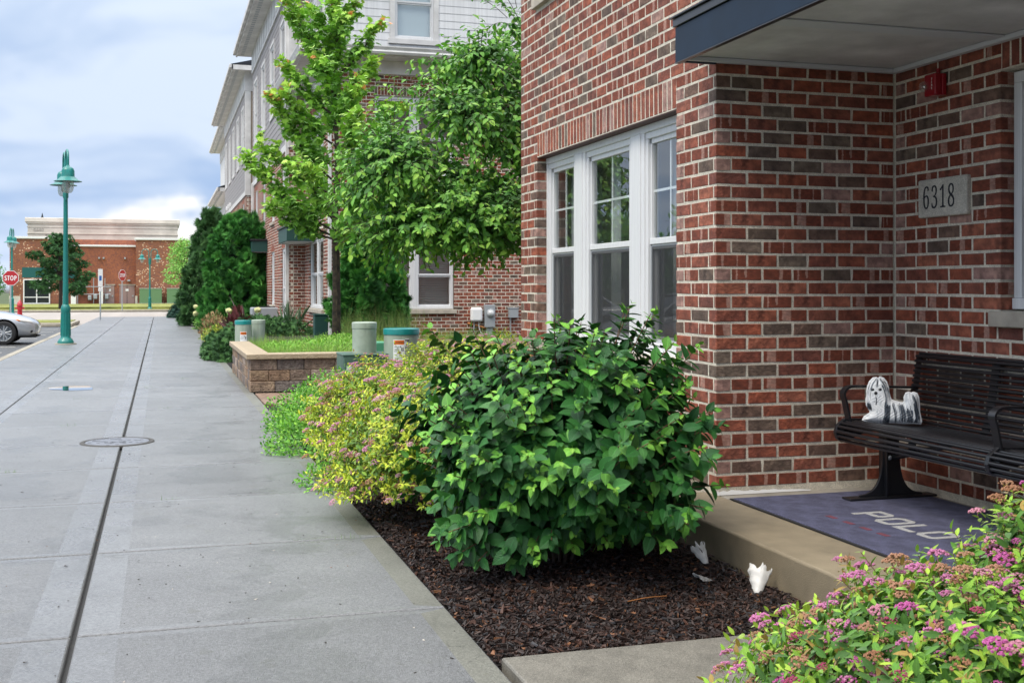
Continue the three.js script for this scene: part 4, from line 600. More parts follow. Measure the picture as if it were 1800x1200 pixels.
{ // rod bench
  const b = thing('bench', 'black steel rod bench with curved armrests against the porch wall', 'bench', [3.77, 0.178, -5.95]);
  const L = 2.0, path = []; // seat and back in section: x to the wall, y up
  const prof = t => { const c = new THREE.CatmullRomCurve3([V(0.02, 0.325, 0), V(-0.005, 0.37, 0), V(0.015, 0.415, 0), V(0.09, 0.43, 0), V(0.24, 0.418, 0), V(0.38, 0.41, 0), V(0.45, 0.425, 0), V(0.475, 0.48, 0), V(0.50, 0.6, 0), V(0.525, 0.76, 0), V(0.535, 0.805, 0), V(0.555, 0.82, 0), V(0.58, 0.80, 0)]); return c.getPointAt(t); };
  const n = 35; for (let i = 0; i < n; i++) { const p = prof(i / (n - 1)); obj('rod', [bar([p.x, p.y, 0.01], [p.x, p.y, L - 0.01], 0.0095, 0.0095, 10)], M.benchPaint, b); }
  const strap = (z, w) => { const pts = []; for (let i = 0; i <= 30; i++) { const p = prof(i / 30); pts.push(p); } const pos = []; for (let i = 0; i < 30; i++) { const a = pts[i], c = pts[i + 1], tx = c.x - a.x, ty = c.y - a.y, l = Math.hypot(tx, ty), nx = -ty / l * -0.016, ny = tx / l * -0.016; const P = (q, z2, k) => [q.x + nx * k, q.y + ny * k, z2]; const q4 = (A, B, D, E) => pos.push(...A, ...B, ...D, ...A, ...D, ...E); q4(P(a, z, 0.65), P(a, z + w, 0.65), P(c, z + w, 0.65), P(c, z, 0.65)); q4(P(a, z, 1), P(a, z + w, 1), P(c, z + w, 1), P(c, z, 1)); } const g = new THREE.BufferGeometry(); g.setAttribute('position', new THREE.Float32BufferAttribute(pos, 3)); g.computeVertexNormals(); return g; };
  for (const z of [0.0, 0.66, 1.3, L - 0.05]) obj('support_strap', [strap(z, z === 0 || z > 1.9 ? 0.05 : 0.06)], M.benchPaint, b);
  // rounded end plates of the seat nose
  for (const z of [0.0, 1.30]) { const e = extr([[0.0, 0.335], [0.03, 0.315], [0.2, 0.37], [0.42, 0.385], [0.44, 0.42], [0.2, 0.44], [0.05, 0.445], [0.0, 0.41], [-0.012, 0.37]], 0.02, 0.004); e.translate(0, 0, z - 0.012); obj('seat_end_plate', [e], M.benchPaint, b); }
  const arm = z => { const pts = [[0.06, 0.43, z], [0.035, 0.54, z], [0.02, 0.60, z], [0.05, 0.632, z], [0.14, 0.636, z], [0.34, 0.628, z], [0.50, 0.622, z]], c = new THREE.CatmullRomCurve3(pts.map(p => V(...p))), pos = [], N = 40, w = 0.024, t = 0.006; for (let i = 0; i < N; i++) { const a = c.getPoint(i / N), d = c.getPoint((i + 1) / N), f = (p, q) => { const tg = c.getTangent(q); return [[p.x - tg.y * t, p.y + tg.x * t], [p.x + tg.y * t, p.y - tg.x * t]]; }; const A = f(a, i / N), D = f(d, (i + 1) / N); const q4 = (x, y, u, v) => pos.push(...x, ...y, ...u, ...x, ...u, ...v); q4([...A[0], z - w], [...A[0], z + w], [...D[0], z + w], [...D[0], z - w]); q4([...A[1], z - w], [...D[1], z - w], [...D[1], z + w], [...A[1], z + w]); q4([...A[0], z - w], [...D[0], z - w], [...D[1], z - w], [...A[1], z - w]); q4([...A[0], z + w], [...A[1], z + w], [...D[1], z + w], [...D[0], z + w]); } const g = new THREE.BufferGeometry(); g.setAttribute('position', new THREE.Float32BufferAttribute(pos, 3)); g.computeVertexNormals(); return g; };
  for (const z of [0.03, 1.30]) obj('armrest', [arm(z)], M.benchPaint, b);
  const leg = z => { const f = []; const curve = (x0, y0, x1, y1, k) => { const o = []; for (let i = 0; i <= 10; i++) { const t = i / 10; o.push([x0 + (x1 - x0) * Math.pow(t, k), y0 + (y1 - y0) * (1 - Math.pow(1 - t, k))]); } return o; }; const left = curve(0.06, 0.02, 0.215, 0.36, 2.3).map(p => p), right = curve(0.47, 0.02, 0.315, 0.36, 2.3); const e = extr([[0.06, 0.0], ...left.map(([x, y], i) => { const t = i / 10; return [0.06 + 0.155 * (1 - Math.pow(1 - t, 2.6)), 0.02 + 0.34 * Math.pow(t, 1.9)]; }), [0.19, 0.37], [0.34, 0.37], ...right.map((_, i) => { const t = 1 - i / 10; return [0.47 - 0.155 * (1 - Math.pow(1 - t, 2.6)), 0.02 + 0.34 * Math.pow(t, 1.9)]; }), [0.47, 0]], 0.012, 0.003); e.translate(0, 0, z - 0.006); return [e, bx(0.215, 0.315, 0.01, 0.39, z - 0.042, z - 0.03, 0.003), bx(0.215, 0.225, 0.012, 0.385, z - 0.04, z + 0.035, 0.003), bx(-0.03, 0.55, 0.0, 0.013, z - 0.045, z + 0.045, 0.005)]; };
  obj('leg', leg(0.14), M.benchPaint, b); obj('leg', leg(1.86), M.benchPaint, b);
  obj('brace', [bar([0.265, 0.235, 0.17], [0.3, 0.36, 0.62], 0.016, 0.016, 10)], M.benchPaint, b); obj('brace', [bar([0.265, 0.235, 1.83], [0.3, 0.36, 1.25], 0.016, 0.016, 10)], M.benchPaint, b);
  for (const z of [0.165, 1.84]) { const s = new THREE.SphereGeometry(0.014, 12, 8); s.translate(0.24, 0.235, z); obj('bolt', [flat(s)], M.galvanized, b); }
}
{ // painted cut-out of a long-haired dog, standing on the bench
  const W = 0.315, H = 0.255; // outline in cm-like units, x right, y up
  const out = [[0, 4], [3, 9], [10, 13], [17, 17], [19, 22], [14, 28], [9, 36], [8, 46], [11, 56], [10, 64], [12, 74], [17, 84], [25, 91], [33, 92], [37, 90], [42, 93], [50, 91], [57, 84], [61, 74], [62, 64], [65, 54], [69, 46], [80, 43], [92, 41], [100, 40], [104, 45], [103, 53], [107, 61], [113, 63], [119, 61], [125, 63], [132, 61], [136, 54], [137, 44], [138, 34], [138, 24], [141, 13], [143, 4], [141, 0], [125, 1], [100, 0], [70, 1], [40, 0], [10, 1]].map(([x, y]) => [x / 143 * W, y / 93 * H]);
  const tex = canvasTex(715, 465, (g, w, h) => {
    const X = x => x / 143 * w, Y = y => h - y / 93 * h; g.fillStyle = '#f1f3f4'; g.fillRect(0, 0, w, h); const R = rng(5); g.lineCap = 'round';
    const hair = (x0, y0, x1, y1, bend, n, c, lw, jit = 4) => { for (let i = 0; i < n; i++) { const t = R(), dx = (R() - 0.5) * jit, dy = (R() - 0.5) * jit; g.strokeStyle = c[(R() * c.length) | 0]; g.lineWidth = lw * (0.4 + R()); g.beginPath(); g.moveTo(X(x0 + dx), Y(y0 + dy)); g.quadraticCurveTo(X((x0 + x1) / 2 + bend + dx), Y((y0 + y1) / 2 + dy), X(x1 + dx * 1.5), Y(y1 + dy)); g.stroke(); } };
    const D = ['#262d36', '#414b57', '#5d6772', '#1d232b'], Lt = ['#fafbfb', '#dfe3e6', '#eef0f1', '#c6ccd2'];
    hair(70, 40, 66, 4, 2, 60, Lt, 3, 8); for (let k = 0; k < 9; k++) hair(74 + k * 7, 40 - k, 82 + k * 6, 4, 5 + k * 0.4, 24, k % 3 === 1 ? Lt : D, 2.4, 6);
    hair(95, 36, 100, 8, 4, 40, D, 3, 10); hair(112, 40, 120, 6, -8, 30, D, 3, 9); hair(126, 40, 134, 6, 5, 36, D, 3.5, 8); hair(108, 58, 112, 30, -4, 36, Lt, 4, 7); hair(122, 58, 130, 34, 6, 36, D, 3, 6); hair(116, 60, 122, 30, 2, 30, Lt, 4, 5);
    hair(10, 12, 45, 6, 0, 60, Lt, 3, 7); hair(40, 26, 44, 4, 2, 60, Lt, 4, 14); hair(58, 36, 56, 2, 3, 60, D, 3, 11); hair(64, 34, 60, 4, 2, 30, D, 3, 8);
    hair(20, 80, 16, 28, -9, 90, D, 3.5, 7); hair(25, 84, 14, 42, -10, 40, Lt, 3, 6); hair(50, 82, 60, 34, 10, 100, D, 3.5, 9); hair(54, 74, 64, 40, 4, 40, Lt, 2.5, 8);
    hair(34, 90, 18, 74, -6, 44, Lt, 4, 6); hair(38, 90, 56, 74, 6, 44, Lt, 4, 6); hair(36, 88, 34, 76, 0, 16, D, 2.5, 5); hair(32, 90, 20, 66, -7, 10, D, 2, 3); hair(42, 90, 56, 66, 7, 12, D, 2, 3);
    g.fillStyle = '#e6e9eb'; g.beginPath(); g.ellipse(X(26), Y(50), X(7), X(12), 0.1, 0, 7); g.fill(); g.beginPath(); g.ellipse(X(39), Y(49), X(8), X(13), -0.1, 0, 7); g.fill(); hair(26, 56, 22, 38, -3, 26, Lt, 2, 7); hair(40, 56, 43, 36, 3, 26, Lt, 2, 7); hair(33, 52, 32, 38, 0, 14, D, 2, 2);
    g.fillStyle = '#14161a'; g.beginPath(); g.ellipse(X(31.5), Y(61.5), X(4.2), X(3.4), 0, 0, 7); g.fill(); for (const [x, y] of [[23, 69], [42, 69.5]]) { g.fillStyle = '#20242a'; g.beginPath(); g.ellipse(X(x), Y(y), X(4.2), X(3), 0, 0, 7); g.fill(); g.fillStyle = '#ddd'; g.beginPath(); g.arc(X(x - 1), Y(y + 1), X(0.7), 0, 7); g.fill(); }
    g.strokeStyle = '#2a2f36'; g.lineWidth = 3; g.beginPath(); g.moveTo(X(31), Y(58)); g.lineTo(X(30), Y(50)); g.moveTo(X(27), Y(44)); g.quadraticCurveTo(X(32), Y(41), X(38), Y(44)); g.stroke();
  });
  const g = extr(out, 0.012, 0.007), p = g.attributes.position, uv = g.attributes.uv; for (let i = 0; i < p.count; i++) uv.setXY(i, clamp(p.getX(i) / W, 0.01, 0.99), clamp(p.getY(i) / H, 0.01, 0.99)); g.translate(-W / 2, 0.004, -0.007);
  const seg = (px, py, ax, ay, bx2, by) => { const dx = bx2 - ax, dy = by - ay, t = clamp(((px - ax) * dx + (py - ay) * dy) / (dx * dx + dy * dy)); return Math.hypot(px - ax - t * dx, py - ay - t * dy); };
  const inside = (x, y) => { let c = false; for (let i = 0, j = out.length - 1; i < out.length; j = i++) if ((out[i][1] > y) !== (out[j][1] > y) && x < (out[j][0] - out[i][0]) * (y - out[i][1]) / (out[j][1] - out[i][1]) + out[i][0]) c = !c; return c; };
  const NX = 90, NY = 72, hgt = [], pp = [], uu = []; // the modelled front: fuller in the head, chest and haunch, with locks of hair in relief
  for (let j = 0; j <= NY; j++) for (let i = 0; i <= NX; i++) { const x = i / NX * W, y = j / NY * H; if (!inside(x, y)) { hgt.push(-1); continue; } let d = 1; for (let q = 0; q < out.length; q++) { const A = out[q], B2 = out[(q + 1) % out.length]; d = Math.min(d, seg(x, y, ...A, ...B2)); } const full = Math.min(1, d / 0.04), lock = Math.sin((x * 0.5 + 0.012 * Math.sin(y * 70)) * 520 + fbm(x * 30, y * 18, 3, 3) * 7); hgt.push(0.034 * Math.sqrt(full * (2 - full)) + 0.0011 * full * lock); }
  const at3 = (i, j) => [i / NX * W - W / 2, j / NY * H + 0.004, 0.011 + hgt[j * (NX + 1) + i]], uvA = (i, j) => [i / NX, j / NY];
  for (let j = 0; j < NY; j++) for (let i = 0; i < NX; i++) { const k = j * (NX + 1) + i; if (hgt[k] < 0 || hgt[k + 1] < 0 || hgt[k + NX + 1] < 0 || hgt[k + NX + 2] < 0) continue; for (const [u, v] of [[i, j], [i + 1, j], [i + 1, j + 1], [i, j], [i + 1, j + 1], [i, j + 1]]) { pp.push(...at3(u, v)); uu.push(...uvA(u, v)); } }
  const rel = new THREE.BufferGeometry(); rel.setAttribute('position', new THREE.Float32BufferAttribute(pp, 3)); rel.setAttribute('uv', new THREE.Float32BufferAttribute(uu, 2)); rel.computeVertexNormals();
  const dog = tag(obj('dog_figure', [g, rel], std({ map: tex, roughness: 0.55 })), 'black and white painted long haired dog figure standing on the bench', 'figure'); dog.position.set(4.03, 0.61, -5.79); dog.rotation.y = -0.6;
}
// ---------------------------------------------------------------- broken shells in the mulch
function shell(label, pos, turn, o) {                      // a broken whelk: a curled sheet with knobs and a ragged lip
  const N = 34, K = 18, R = rng(o.seed), lip = Array.from({ length: N + 1 }, (_, i) => 0.88 + 0.20 * Math.pow(Math.abs(Math.sin(i / N * Math.PI * o.knobs)), 1.6) * (0.6 + 0.7 * R()) + 0.05 * R()), P = (i, j, th) => { const u = i / N, v = j / K * lip[i], a = o.arc * (u - 0.5), r = (o.r0 + (o.r1 - o.r0) * Math.pow(v, 0.8)) * (1 - 0.42 * u) * (1 + 0.05 * Math.sin(v * 16 + u * 5)) * (1 + 0.10 * Math.pow(Math.abs(Math.sin(u * Math.PI * o.knobs)), 3) * v) - th; return [Math.sin(a) * r * 1.15, v * o.len, Math.cos(a) * r - o.r1 * 0.6]; };
  const pos3 = [], q = (A, B, D, E) => pos3.push(...A, ...B, ...D, ...A, ...D, ...E), hole = (i, j) => o.hole && Math.hypot((i / N - o.hole[0]) * 1.6, j / K - o.hole[1]) < 0.085;
  for (let i = 0; i < N; i++) { for (let j = 0; j < K; j++) if (!hole(i, j)) { q(P(i, j, 0), P(i + 1, j, 0), P(i + 1, j + 1, 0), P(i, j + 1, 0)); q(P(i, j, 0.0025), P(i, j + 1, 0.0025), P(i + 1, j + 1, 0.0025), P(i + 1, j, 0.0025)); } q(P(i, K, 0), P(i + 1, K, 0), P(i + 1, K, 0.0025), P(i, K, 0.0025)); }
  for (const i of [0, N]) for (let j = 0; j < K; j++) q(P(i, j, 0), P(i, j + 1, 0), P(i, j + 1, 0.0025), P(i, j, 0.0025));
  const g = new THREE.BufferGeometry(); g.setAttribute('position', new THREE.Float32BufferAttribute(pos3, 3)); g.computeVertexNormals(); metric(g); g.rotateZ(o.roll); g.rotateX(o.lean);
  const m = obj('shell_fragment', [g], M.foilSilver); tag(m, label, 'shell'); m.position.set(...pos); m.rotation.y = turn; return m;
}
shell('broken white shell with a hole, lying beside the step', [2.62, 0.02, -5.30], -0.35, { seed: 3, knobs: 4, arc: 2.6, r0: 0.012, r1: 0.046, len: 0.10, lean: -0.75, roll: 0.35, hole: [0.42, 0.62] });
shell('small flat white shell scrap lying in the mulch', [2.52, 0.012, -5.05], 0.6, { seed: 5, knobs: 2, arc: 2.0, r0: 0.012, r1: 0.045, len: 0.095, lean: -1.25, roll: 1.2 });
shell('largest white shell fragment leaning near the pink shrub', [2.60, 0.015, -4.74], -0.3, { seed: 9, knobs: 3, arc: 3.0, r0: 0.016, r1: 0.058, len: 0.125, lean: -0.85, roll: -0.3 });
{ const t = obj('dry_twig', [tube([[0, 0, 0], [0.09, 0.012, 0.01], [0.19, 0.006, -0.012]], 0.0028, 12, 5)], std({ color: C(0.28, 0.11, 0.03), roughness: 0.8 })); tag(t, 'thin orange brown twig lying on the dark mulch', 'twig'); t.position.set(1.95, 0.02, -4.72); }
// ================================================================ block planter
{
  const w = thing('block_planter', 'low tan split block planter wall with stone cap beside the sidewalk', 'planter wall', [1.14, 0, -15.9]);
  const R = rng(77), geoCache = {};
  const block = (l, v) => { const k = l.toFixed(2) + v; if (geoCache[k]) return geoCache[k]; const g = new RoundedBoxGeometry(l - 0.006, 0.143, 0.2, 3, 0.012); g.translate(l / 2, 0.0715, -0.1); const f = metric(g), p = f.attributes.position; for (let i = 0; i < p.count; i++) if (p.getZ(i) > -0.03) p.setZ(i, p.getZ(i) + 0.03 * (fbm(p.getX(i) * 14 + v * 9, p.getY(i) * 14, 3, v) - 0.6)); f.computeVertexNormals(); const uv = f.attributes.uv; for (let i = 0; i < uv.count; i++) uv.setXY(i, uv.getX(i) + v * 0.7, uv.getY(i) + v * 0.3); return (geoCache[k] = f); };
  const course = (parent, len, i, y) => { let s = i % 2 ? -0.0 : 0; const seq = [[0.33, 0.43, 0.27, 0.27, 0.40], [0.25, 0.28, 0.28, 0.42, 0.3], [0.36, 0.36, 0.42, 0.28, 0.33]][i]; let k = 0; while (s < len - 0.08) { const l = Math.min(seq[k++ % seq.length], len - s); const m = new THREE.Mesh(block(l, (R() * 5) | 0), M.blocks[(R() * 5) | 0]); m.name = 'block'; m.position.set(s, y, 0); m.castShadow = m.receiveShadow = true; parent.add(m); s += l; } };
  const f = part('front_face', w), s = part('side_face', w); s.position.set(0, 0, -4.0); s.rotation.y = -Math.PI / 2; 
  for (let i = 0; i < 3; i++) { course(f, 3.3, i, i * 0.147); course(s, 4.0 - 0.205, (i + 1) % 3, i * 0.147); }
  obj('core', [bx(0.05, 3.3, 0, 0.43, -0.24, -0.06), bx(0.06, 0.24, 0, 0.43, -3.95, -0.24)], M.soil, w);
  let x = -0.05; for (const l of [1.55, 1.1, 0.8]) { obj('cap_stone', [bx(x, x + l - 0.006, 0.441, 0.515, -0.27, 0.045, 0.012)], M.capStone, w); x += l; }
  let z = -0.275; for (let i = 0; i < 4; i++) { obj('cap_stone', [bx(-0.05, 0.27, 0.441, 0.515, z - 0.92, z - 0.004, 0.012)], M.capStone, w); z -= 0.925; }
}
// ================================================================ utility pedestals
const labelTex = canvasTex(256, 360, (g, w, h) => { g.fillStyle = '#e9ebec'; g.fillRect(0, 0, w, h); g.fillStyle = '#e2701c'; g.fillRect(14, 12, w - 28, 74); g.fillStyle = '#1a1512'; g.font = 'bold 44px sans-serif'; g.fillText('WARNING', 62, 66); g.beginPath(); g.moveTo(22, 70); g.lineTo(38, 34); g.lineTo(54, 70); g.fill(); g.fillStyle = '#23303c'; g.font = 'bold 28px sans-serif'; g.fillText('Keep Clear', 22, 136); g.fillStyle = '#6a727a'; for (let i = 0; i < 3; i++) g.fillRect(22, 160 + i * 22, 120 - i * 25, 9); g.strokeStyle = '#15181c'; g.lineWidth = 13; g.beginPath(); g.moveTo(160, 110); g.lineTo(188, 160); g.lineTo(184, 200); g.moveTo(190, 160); g.lineTo(222, 140); g.lineTo(228, 200); g.moveTo(200, 170); g.lineTo(206, 204); g.stroke(); g.fillStyle = '#9aa2a8'; g.fillRect(14, 262, w - 28, 3); for (let i = 0; i < 3; i++) g.fillRect(22, 280 + i * 22, 200 - 30 * i, 8); });
const mLabel = std({ map: labelTex, roughness: 0.5 });
function curvedPatch(r, a0, a1, y0, y1) { return flat(new THREE.CylinderGeometry(r, r, y1 - y0, 12, 1, true, a0, a1 - a0).translate(0, (y0 + y1) / 2, 0)); }
function pedestal(name, label, pos, r, h, lidMat, o = {}) {
  const t = thing(name, label, 'pedestal', pos, o.turn ?? 0, o.group);
  obj('body', [lathe([[r * 1.0, 0], [r, h - 0.06], [r * 0.98, h - 0.055], [r * 0.98, h - 0.05]], 40)], M.paleGreen, t);
  obj('lid', [lathe([[r * 1.035, h - 0.075], [r * 1.04, h - 0.07], [r * 1.04, h - 0.012], [r * 1.0, h - 0.002], [r * 0.8, h + 0.002], [0, h + 0.006]], 40)], lidMat, t);
  if (o.label) { const [a, y0, y1, w] = o.label; obj('warning_label', [curvedPatch(r + 0.002, a - w, a + w, y0, y1)], mLabel, t); }
  return t;
}
{ // the pair by the shrubs
  const c = pedestal('utility_pedestal', 'pale green cylinder pedestal numbered 7 with teal lid and warning label', [2.78, -0.02, -13.85], 0.21, 0.93, M.tealCap, { label: [-0.16, 0.55, 0.80, 0.33] });
  obj('number_patch', [curvedPatch(0.213, 0.185, 0.42, 0.72, 0.81)], M.white, c); { const t = flat(new TextGeometry('7', { font: fontBold, size: 0.07, depth: 0.003, curveSegments: 3 })); t.translate(-0.028, 0.73, 0.2125); t.rotateY(0.30); obj('numeral', [t], M.ink, c); }
  c.rotation.y = -0.17;
  const b = thing('utility_box', 'dark green cable box under the pale cylinder at the block wall', 'utility box', [2.39, 0, -13.98]);
  obj('box_body', [bx(-0.33, 0.33, -0.02, 0.60, -0.3, 0.24, 0.025)], M.boxGreen, b); obj('box_lid', [bx(-0.335, 0.335, 0.585, 0.612, -0.305, 0.245, 0.01)], M.boxGreen, b);
  obj('number_tag', [bx(-0.29, -0.16, 0.39, 0.47, 0.2405, 0.243)], std({ map: canvasTex(96, 64, (g, w, h) => { g.fillStyle = '#d8dcdc'; g.fillRect(0, 0, w, h); g.fillStyle = '#333'; g.font = 'bold 34px monospace'; g.fillText('9P4', 8, 30); g.fillRect(8, 38, 80, 16); }), roughness: 0.6 }), b);
  const d = pedestal('cable_cylinder', 'plain pale green cylinder standing on the dark green box', [2.36, 0.612, -14.02], 0.145, 0.37, M.paleGreen);
  const r = thing('round_top_pedestal', 'rounded mid green pedestal partly behind the numbered cylinder', 'pedestal', [2.72, 0, -15.1]); { const q = extr([[-0.16, 0], [0.16, 0], [0.16, 0.5], [0.13, 0.62], [0.05, 0.68], [-0.05, 0.68], [-0.13, 0.62], [-0.16, 0.5]], 0.24, 0.02); obj('shell', [q], M.midGreen, r); obj('latch', [bx(0.02, 0.08, 0.42, 0.47, 0.26, 0.30, 0.01)], M.galvanized, r); }
  const k = thing('low_utility_box', 'low dark green utility box right of the numbered cylinder', 'utility box', [3.25, 0, -14.3]); obj('body', [bx(-0.2, 0.2, -0.02, 0.54, -0.2, 0.2, 0.03)], M.darkGreen, k); obj('lid', [bx(-0.215, 0.215, 0.54, 0.575, -0.215, 0.215, 0.012)], M.darkGreen, k);
}
pedestal('utility_pedestal', 'teal lidded pedestal with warning label at the far end of the planter', [1.42, 0.02, -21.5], 0.143, 0.80, M.tealCap, { label: [-0.02, 0.36, 0.60, 0.42] });
pedestal('utility_pedestal', 'plain pale pedestal right beside the far teal lidded one', [1.71, 0.02, -21.75], 0.12, 0.80, M.paleGreen);
{ const k = thing('utility_cabinet', 'dark green square cabinet below the narrow front window', 'cabinet', [3.15, 0.0, -24.1]); obj('body', [bx(-0.14, 0.14, 0, 0.84, -0.14, 0.14, 0.02)], M.darkGreen, k); obj('lid', [bx(-0.15, 0.15, 0.84, 0.87, -0.15, 0.15, 0.01)], M.darkGreen, k); }
{ const k = thing('air_conditioner', 'low grey condenser box among the shrubs by the far door', 'condenser', [2.9, 0, -34.6]); obj('casing', [bx(-0.4, 0.4, 0, 0.85, -0.35, 0.35, 0.04)], M.galvanized, k); obj('fan_grille', [cyl(0.3, 0.3, 0.02, 0, 0.852, 0, 24)], M.black, k); }
// meters on the end wall of the second building
{
  const z = -25.895;
  const a = thing('cable_box', 'white rounded service box on the end wall', 'wall box', [6.93, 0.63, z]); { const g = new RoundedBoxGeometry(0.28, 0.33, 0.14, 3, 0.06); g.translate(0, 0.165, 0.07); obj('cover', [flat(g)], M.white, a); obj('conduit', [bar([-0.05, -0.4, 0.05], [-0.05, 0.02, 0.05], 0.018)], M.galvanized, a); obj('wire', [tube([[0.06, 0.02, 0.06], [0.07, -0.15, 0.07], [0.12, -0.26, 0.08], [0.24, -0.30, 0.06]], 0.01)], M.white, a); }
  const b = thing('electric_meter', 'grey electric meter box with round dial on the end wall', 'electric meter', [7.245, 0.2, z]); obj('box', [bx(-0.125, 0.125, 0.3, 0.82, 0, 0.12, 0.012)], M.galvanized, b); obj('riser', [bx(-0.08, 0.08, -0.1, 0.3, 0, 0.08, 0.01)], M.galvanized, b); { const g = new THREE.SphereGeometry(0.09, 20, 10, 0, 6.2832, 0, 1.571); g.scale(1, 0.9, 1); g.rotateX(Math.PI / 2); g.translate(0.02, 0.62, 0.12); obj('dial', [flat(g)], phys({ color: C(0.5, 0.52, 0.53), roughness: 0.1, clearcoat: 1 }), b); obj('dial_ring', [flat(new THREE.TorusGeometry(0.095, 0.012, 8, 28).translate(0.02, 0.62, 0.12))], M.metal, b); }
  const c = thing('junction_box', 'small square grey junction box near the building gap', 'wall box', [7.815, 0.715, z]); obj('box', [bx(-0.11, 0.11, 0, 0.225, 0, 0.13, 0.012)], M.galvanized, c); obj('cover_lip', [bx(-0.12, 0.12, 0.215, 0.24, 0, 0.14, 0.005)], M.galvanized, c); obj('conduit', [bar([-0.06, -0.55, 0.05], [-0.06, 0.01, 0.05], 0.018)], M.metal, c);
  const p = obj('pipe_stub', [bar([0, 0, 0.0], [0.46, -0.12, 0.06], 0.022, 0.022, 12)], std({ color: C(0.60, 0.24, 0.08), roughness: 0.5 })); tag(p, 'short orange plastic pipe sticking out of the end wall', 'pipe'); p.position.set(6.74, 0.60, z);
}
// ================================================================ street lamps
function streetLamp(label) {
  const l = thing('street_lamp', label, 'street lamp', [0, 0, 0], 0, 'teal twin arm street lamps');
  obj('footing', [cyl(0.26, 0.255, 0.03, 0, 0, 0, 32)], M.kerb, l);
  obj('base', [lathe([[0.195, 0.03], [0.195, 0.075], [0.18, 0.09], [0.16, 0.13], [0.125, 0.16], [0.115, 0.22], [0.105, 0.80], [0.118, 0.82], [0.118, 0.90], [0.10, 0.95], [0.085, 0.98], [0.075, 1.0]], 16)], M.teal, l);
  for (let i = 0; i < 12; i++) { const a = i / 12 * 6.2832; obj('base_flute', [bar([Math.cos(a) * 0.113, 0.22, Math.sin(a) * 0.113], [Math.cos(a) * 0.104, 0.79, Math.sin(a) * 0.104], 0.012, 0.011, 6)], M.teal, l); }
  obj('pole', [lathe([[0.072, 0.98], [0.058, 2.4], [0.05, 3.95], [0.05, 4.1], [0, 4.12]], 20)], M.teal, l);
  obj('collar', [lathe([[0.065, 3.66], [0.068, 3.68], [0.068, 3.76], [0.065, 3.78]], 20)], M.teal, l);
  for (const s of [1, -1]) {
    const a = part('lamp_arm', l), pts = [[0.075 * s, 3.6, 0], [0.085 * s, 4.1, 0]]; for (let i = 0; i <= 10; i++) { const t = Math.PI * i / 10; pts.push([s * (0.345 - 0.26 * Math.cos(t)), 4.56 + 0.26 * Math.sin(t), 0]); } pts.push([0.605 * s, 4.42, 0]);
    obj('arm_tube', [tube(pts, 0.03, 60, 10)], M.teal, a); obj('arm_bracket', [bx(0.02 * s, 0.09 * s, 3.62, 3.72, -0.03, 0.03, 0.006), bx(0.02 * s, 0.09 * s, 3.98, 4.05, -0.03, 0.03, 0.006)], M.teal, a);
    const sh = lathe([[0.0, 4.42], [0.04, 4.42], [0.045, 4.39], [0.09, 4.375], [0.13, 4.34], [0.152, 4.28], [0.155, 4.14], [0.175, 4.13], [0.235, 4.07], [0.33, 4.025], [0.33, 4.018], [0.23, 4.055], [0.14, 4.10], [0.0, 4.11]], 36); sh.translate(0.605 * s, 0, 0); obj('lamp_shade', [sh], M.teal, a);
    const gl = lathe([[0.135, 4.06], [0.137, 3.88], [0.12, 3.80], [0.08, 3.745], [0, 3.73]], 28); gl.translate(0.605 * s, 0, 0); obj('lamp_globe', [gl], phys({ color: C(0.80, 0.82, 0.78), roughness: 0.12, transmission: 0.72, thickness: 0, ior: 1.5 }), a);
    const bl = lathe([[0.05, 4.09], [0.05, 3.86], [0, 3.83]], 12); bl.translate(0.605 * s, 0, 0); obj('lamp_core', [bl], M.galvanized, a);
  }
  return l;
}
{
  const a = streetLamp('nearest teal twin street lamp standing on the sidewalk'); a.position.set(-2.28, 0.0, -31.15); a.rotation.y = Math.PI / 2 + 0.16;
  dup(a, [-8.24, -0.14, -72.8], Math.PI / 2 + 0.05, 'leftmost teal street lamp behind the stop sign').scale.setScalar(1.04);
  dup(a, [-0.72, -0.02, -84.0], 0.06, 'farthest teal street lamp with both arms spread before the store').scale.setScalar(0.86);
}
// ================================================================ signs and hydrant
function signPost(name, label, cat, pos, turn, h) { const s = thing(name, label, cat, pos, turn); obj('post', [bx(-0.03, 0.03, -0.02, h, -0.02, 0.02, 0.004)], M.galvanized, s); return s; }
const octa = r => Array.from({ length: 8 }, (_, i) => { const a = Math.PI / 8 + i * Math.PI / 4; return [Math.cos(a) * r, Math.sin(a) * r]; });
function stopSign(label, pos, turn, h, r) {
  const s = signPost('stop_sign', label, 'stop sign', pos, turn, h + 0.3); const b = extr(octa(r), 0.006); b.translate(0, h, 0.022); obj('rim_plate', [b], M.white, s); const f = extr(octa(r * 0.93), 0.003); f.translate(0, h, 0.029); obj('red_face', [f], M.red, s);
  const t = flat(new TextGeometry('STOP', { font: fontBold, size: r * 0.52, depth: 0.003, curveSegments: 4 })); t.scale(0.82, 1.15, 1); t.computeBoundingBox(); const bb = t.boundingBox; t.translate(-(bb.max.x + bb.min.x) / 2, h - (bb.max.y + bb.min.y) / 2, 0.0325); obj('lettering', [t], M.white, s); return s;
}
stopSign('large red stop sign beside the silver car', [-7.15, -0.14, -62.7], 0.05, 2.07, 0.40);
stopSign('small far stop sign turned aside in front of the red wall', [-2.43, -0.02, -80.6], 0.95, 2.3, 0.40);
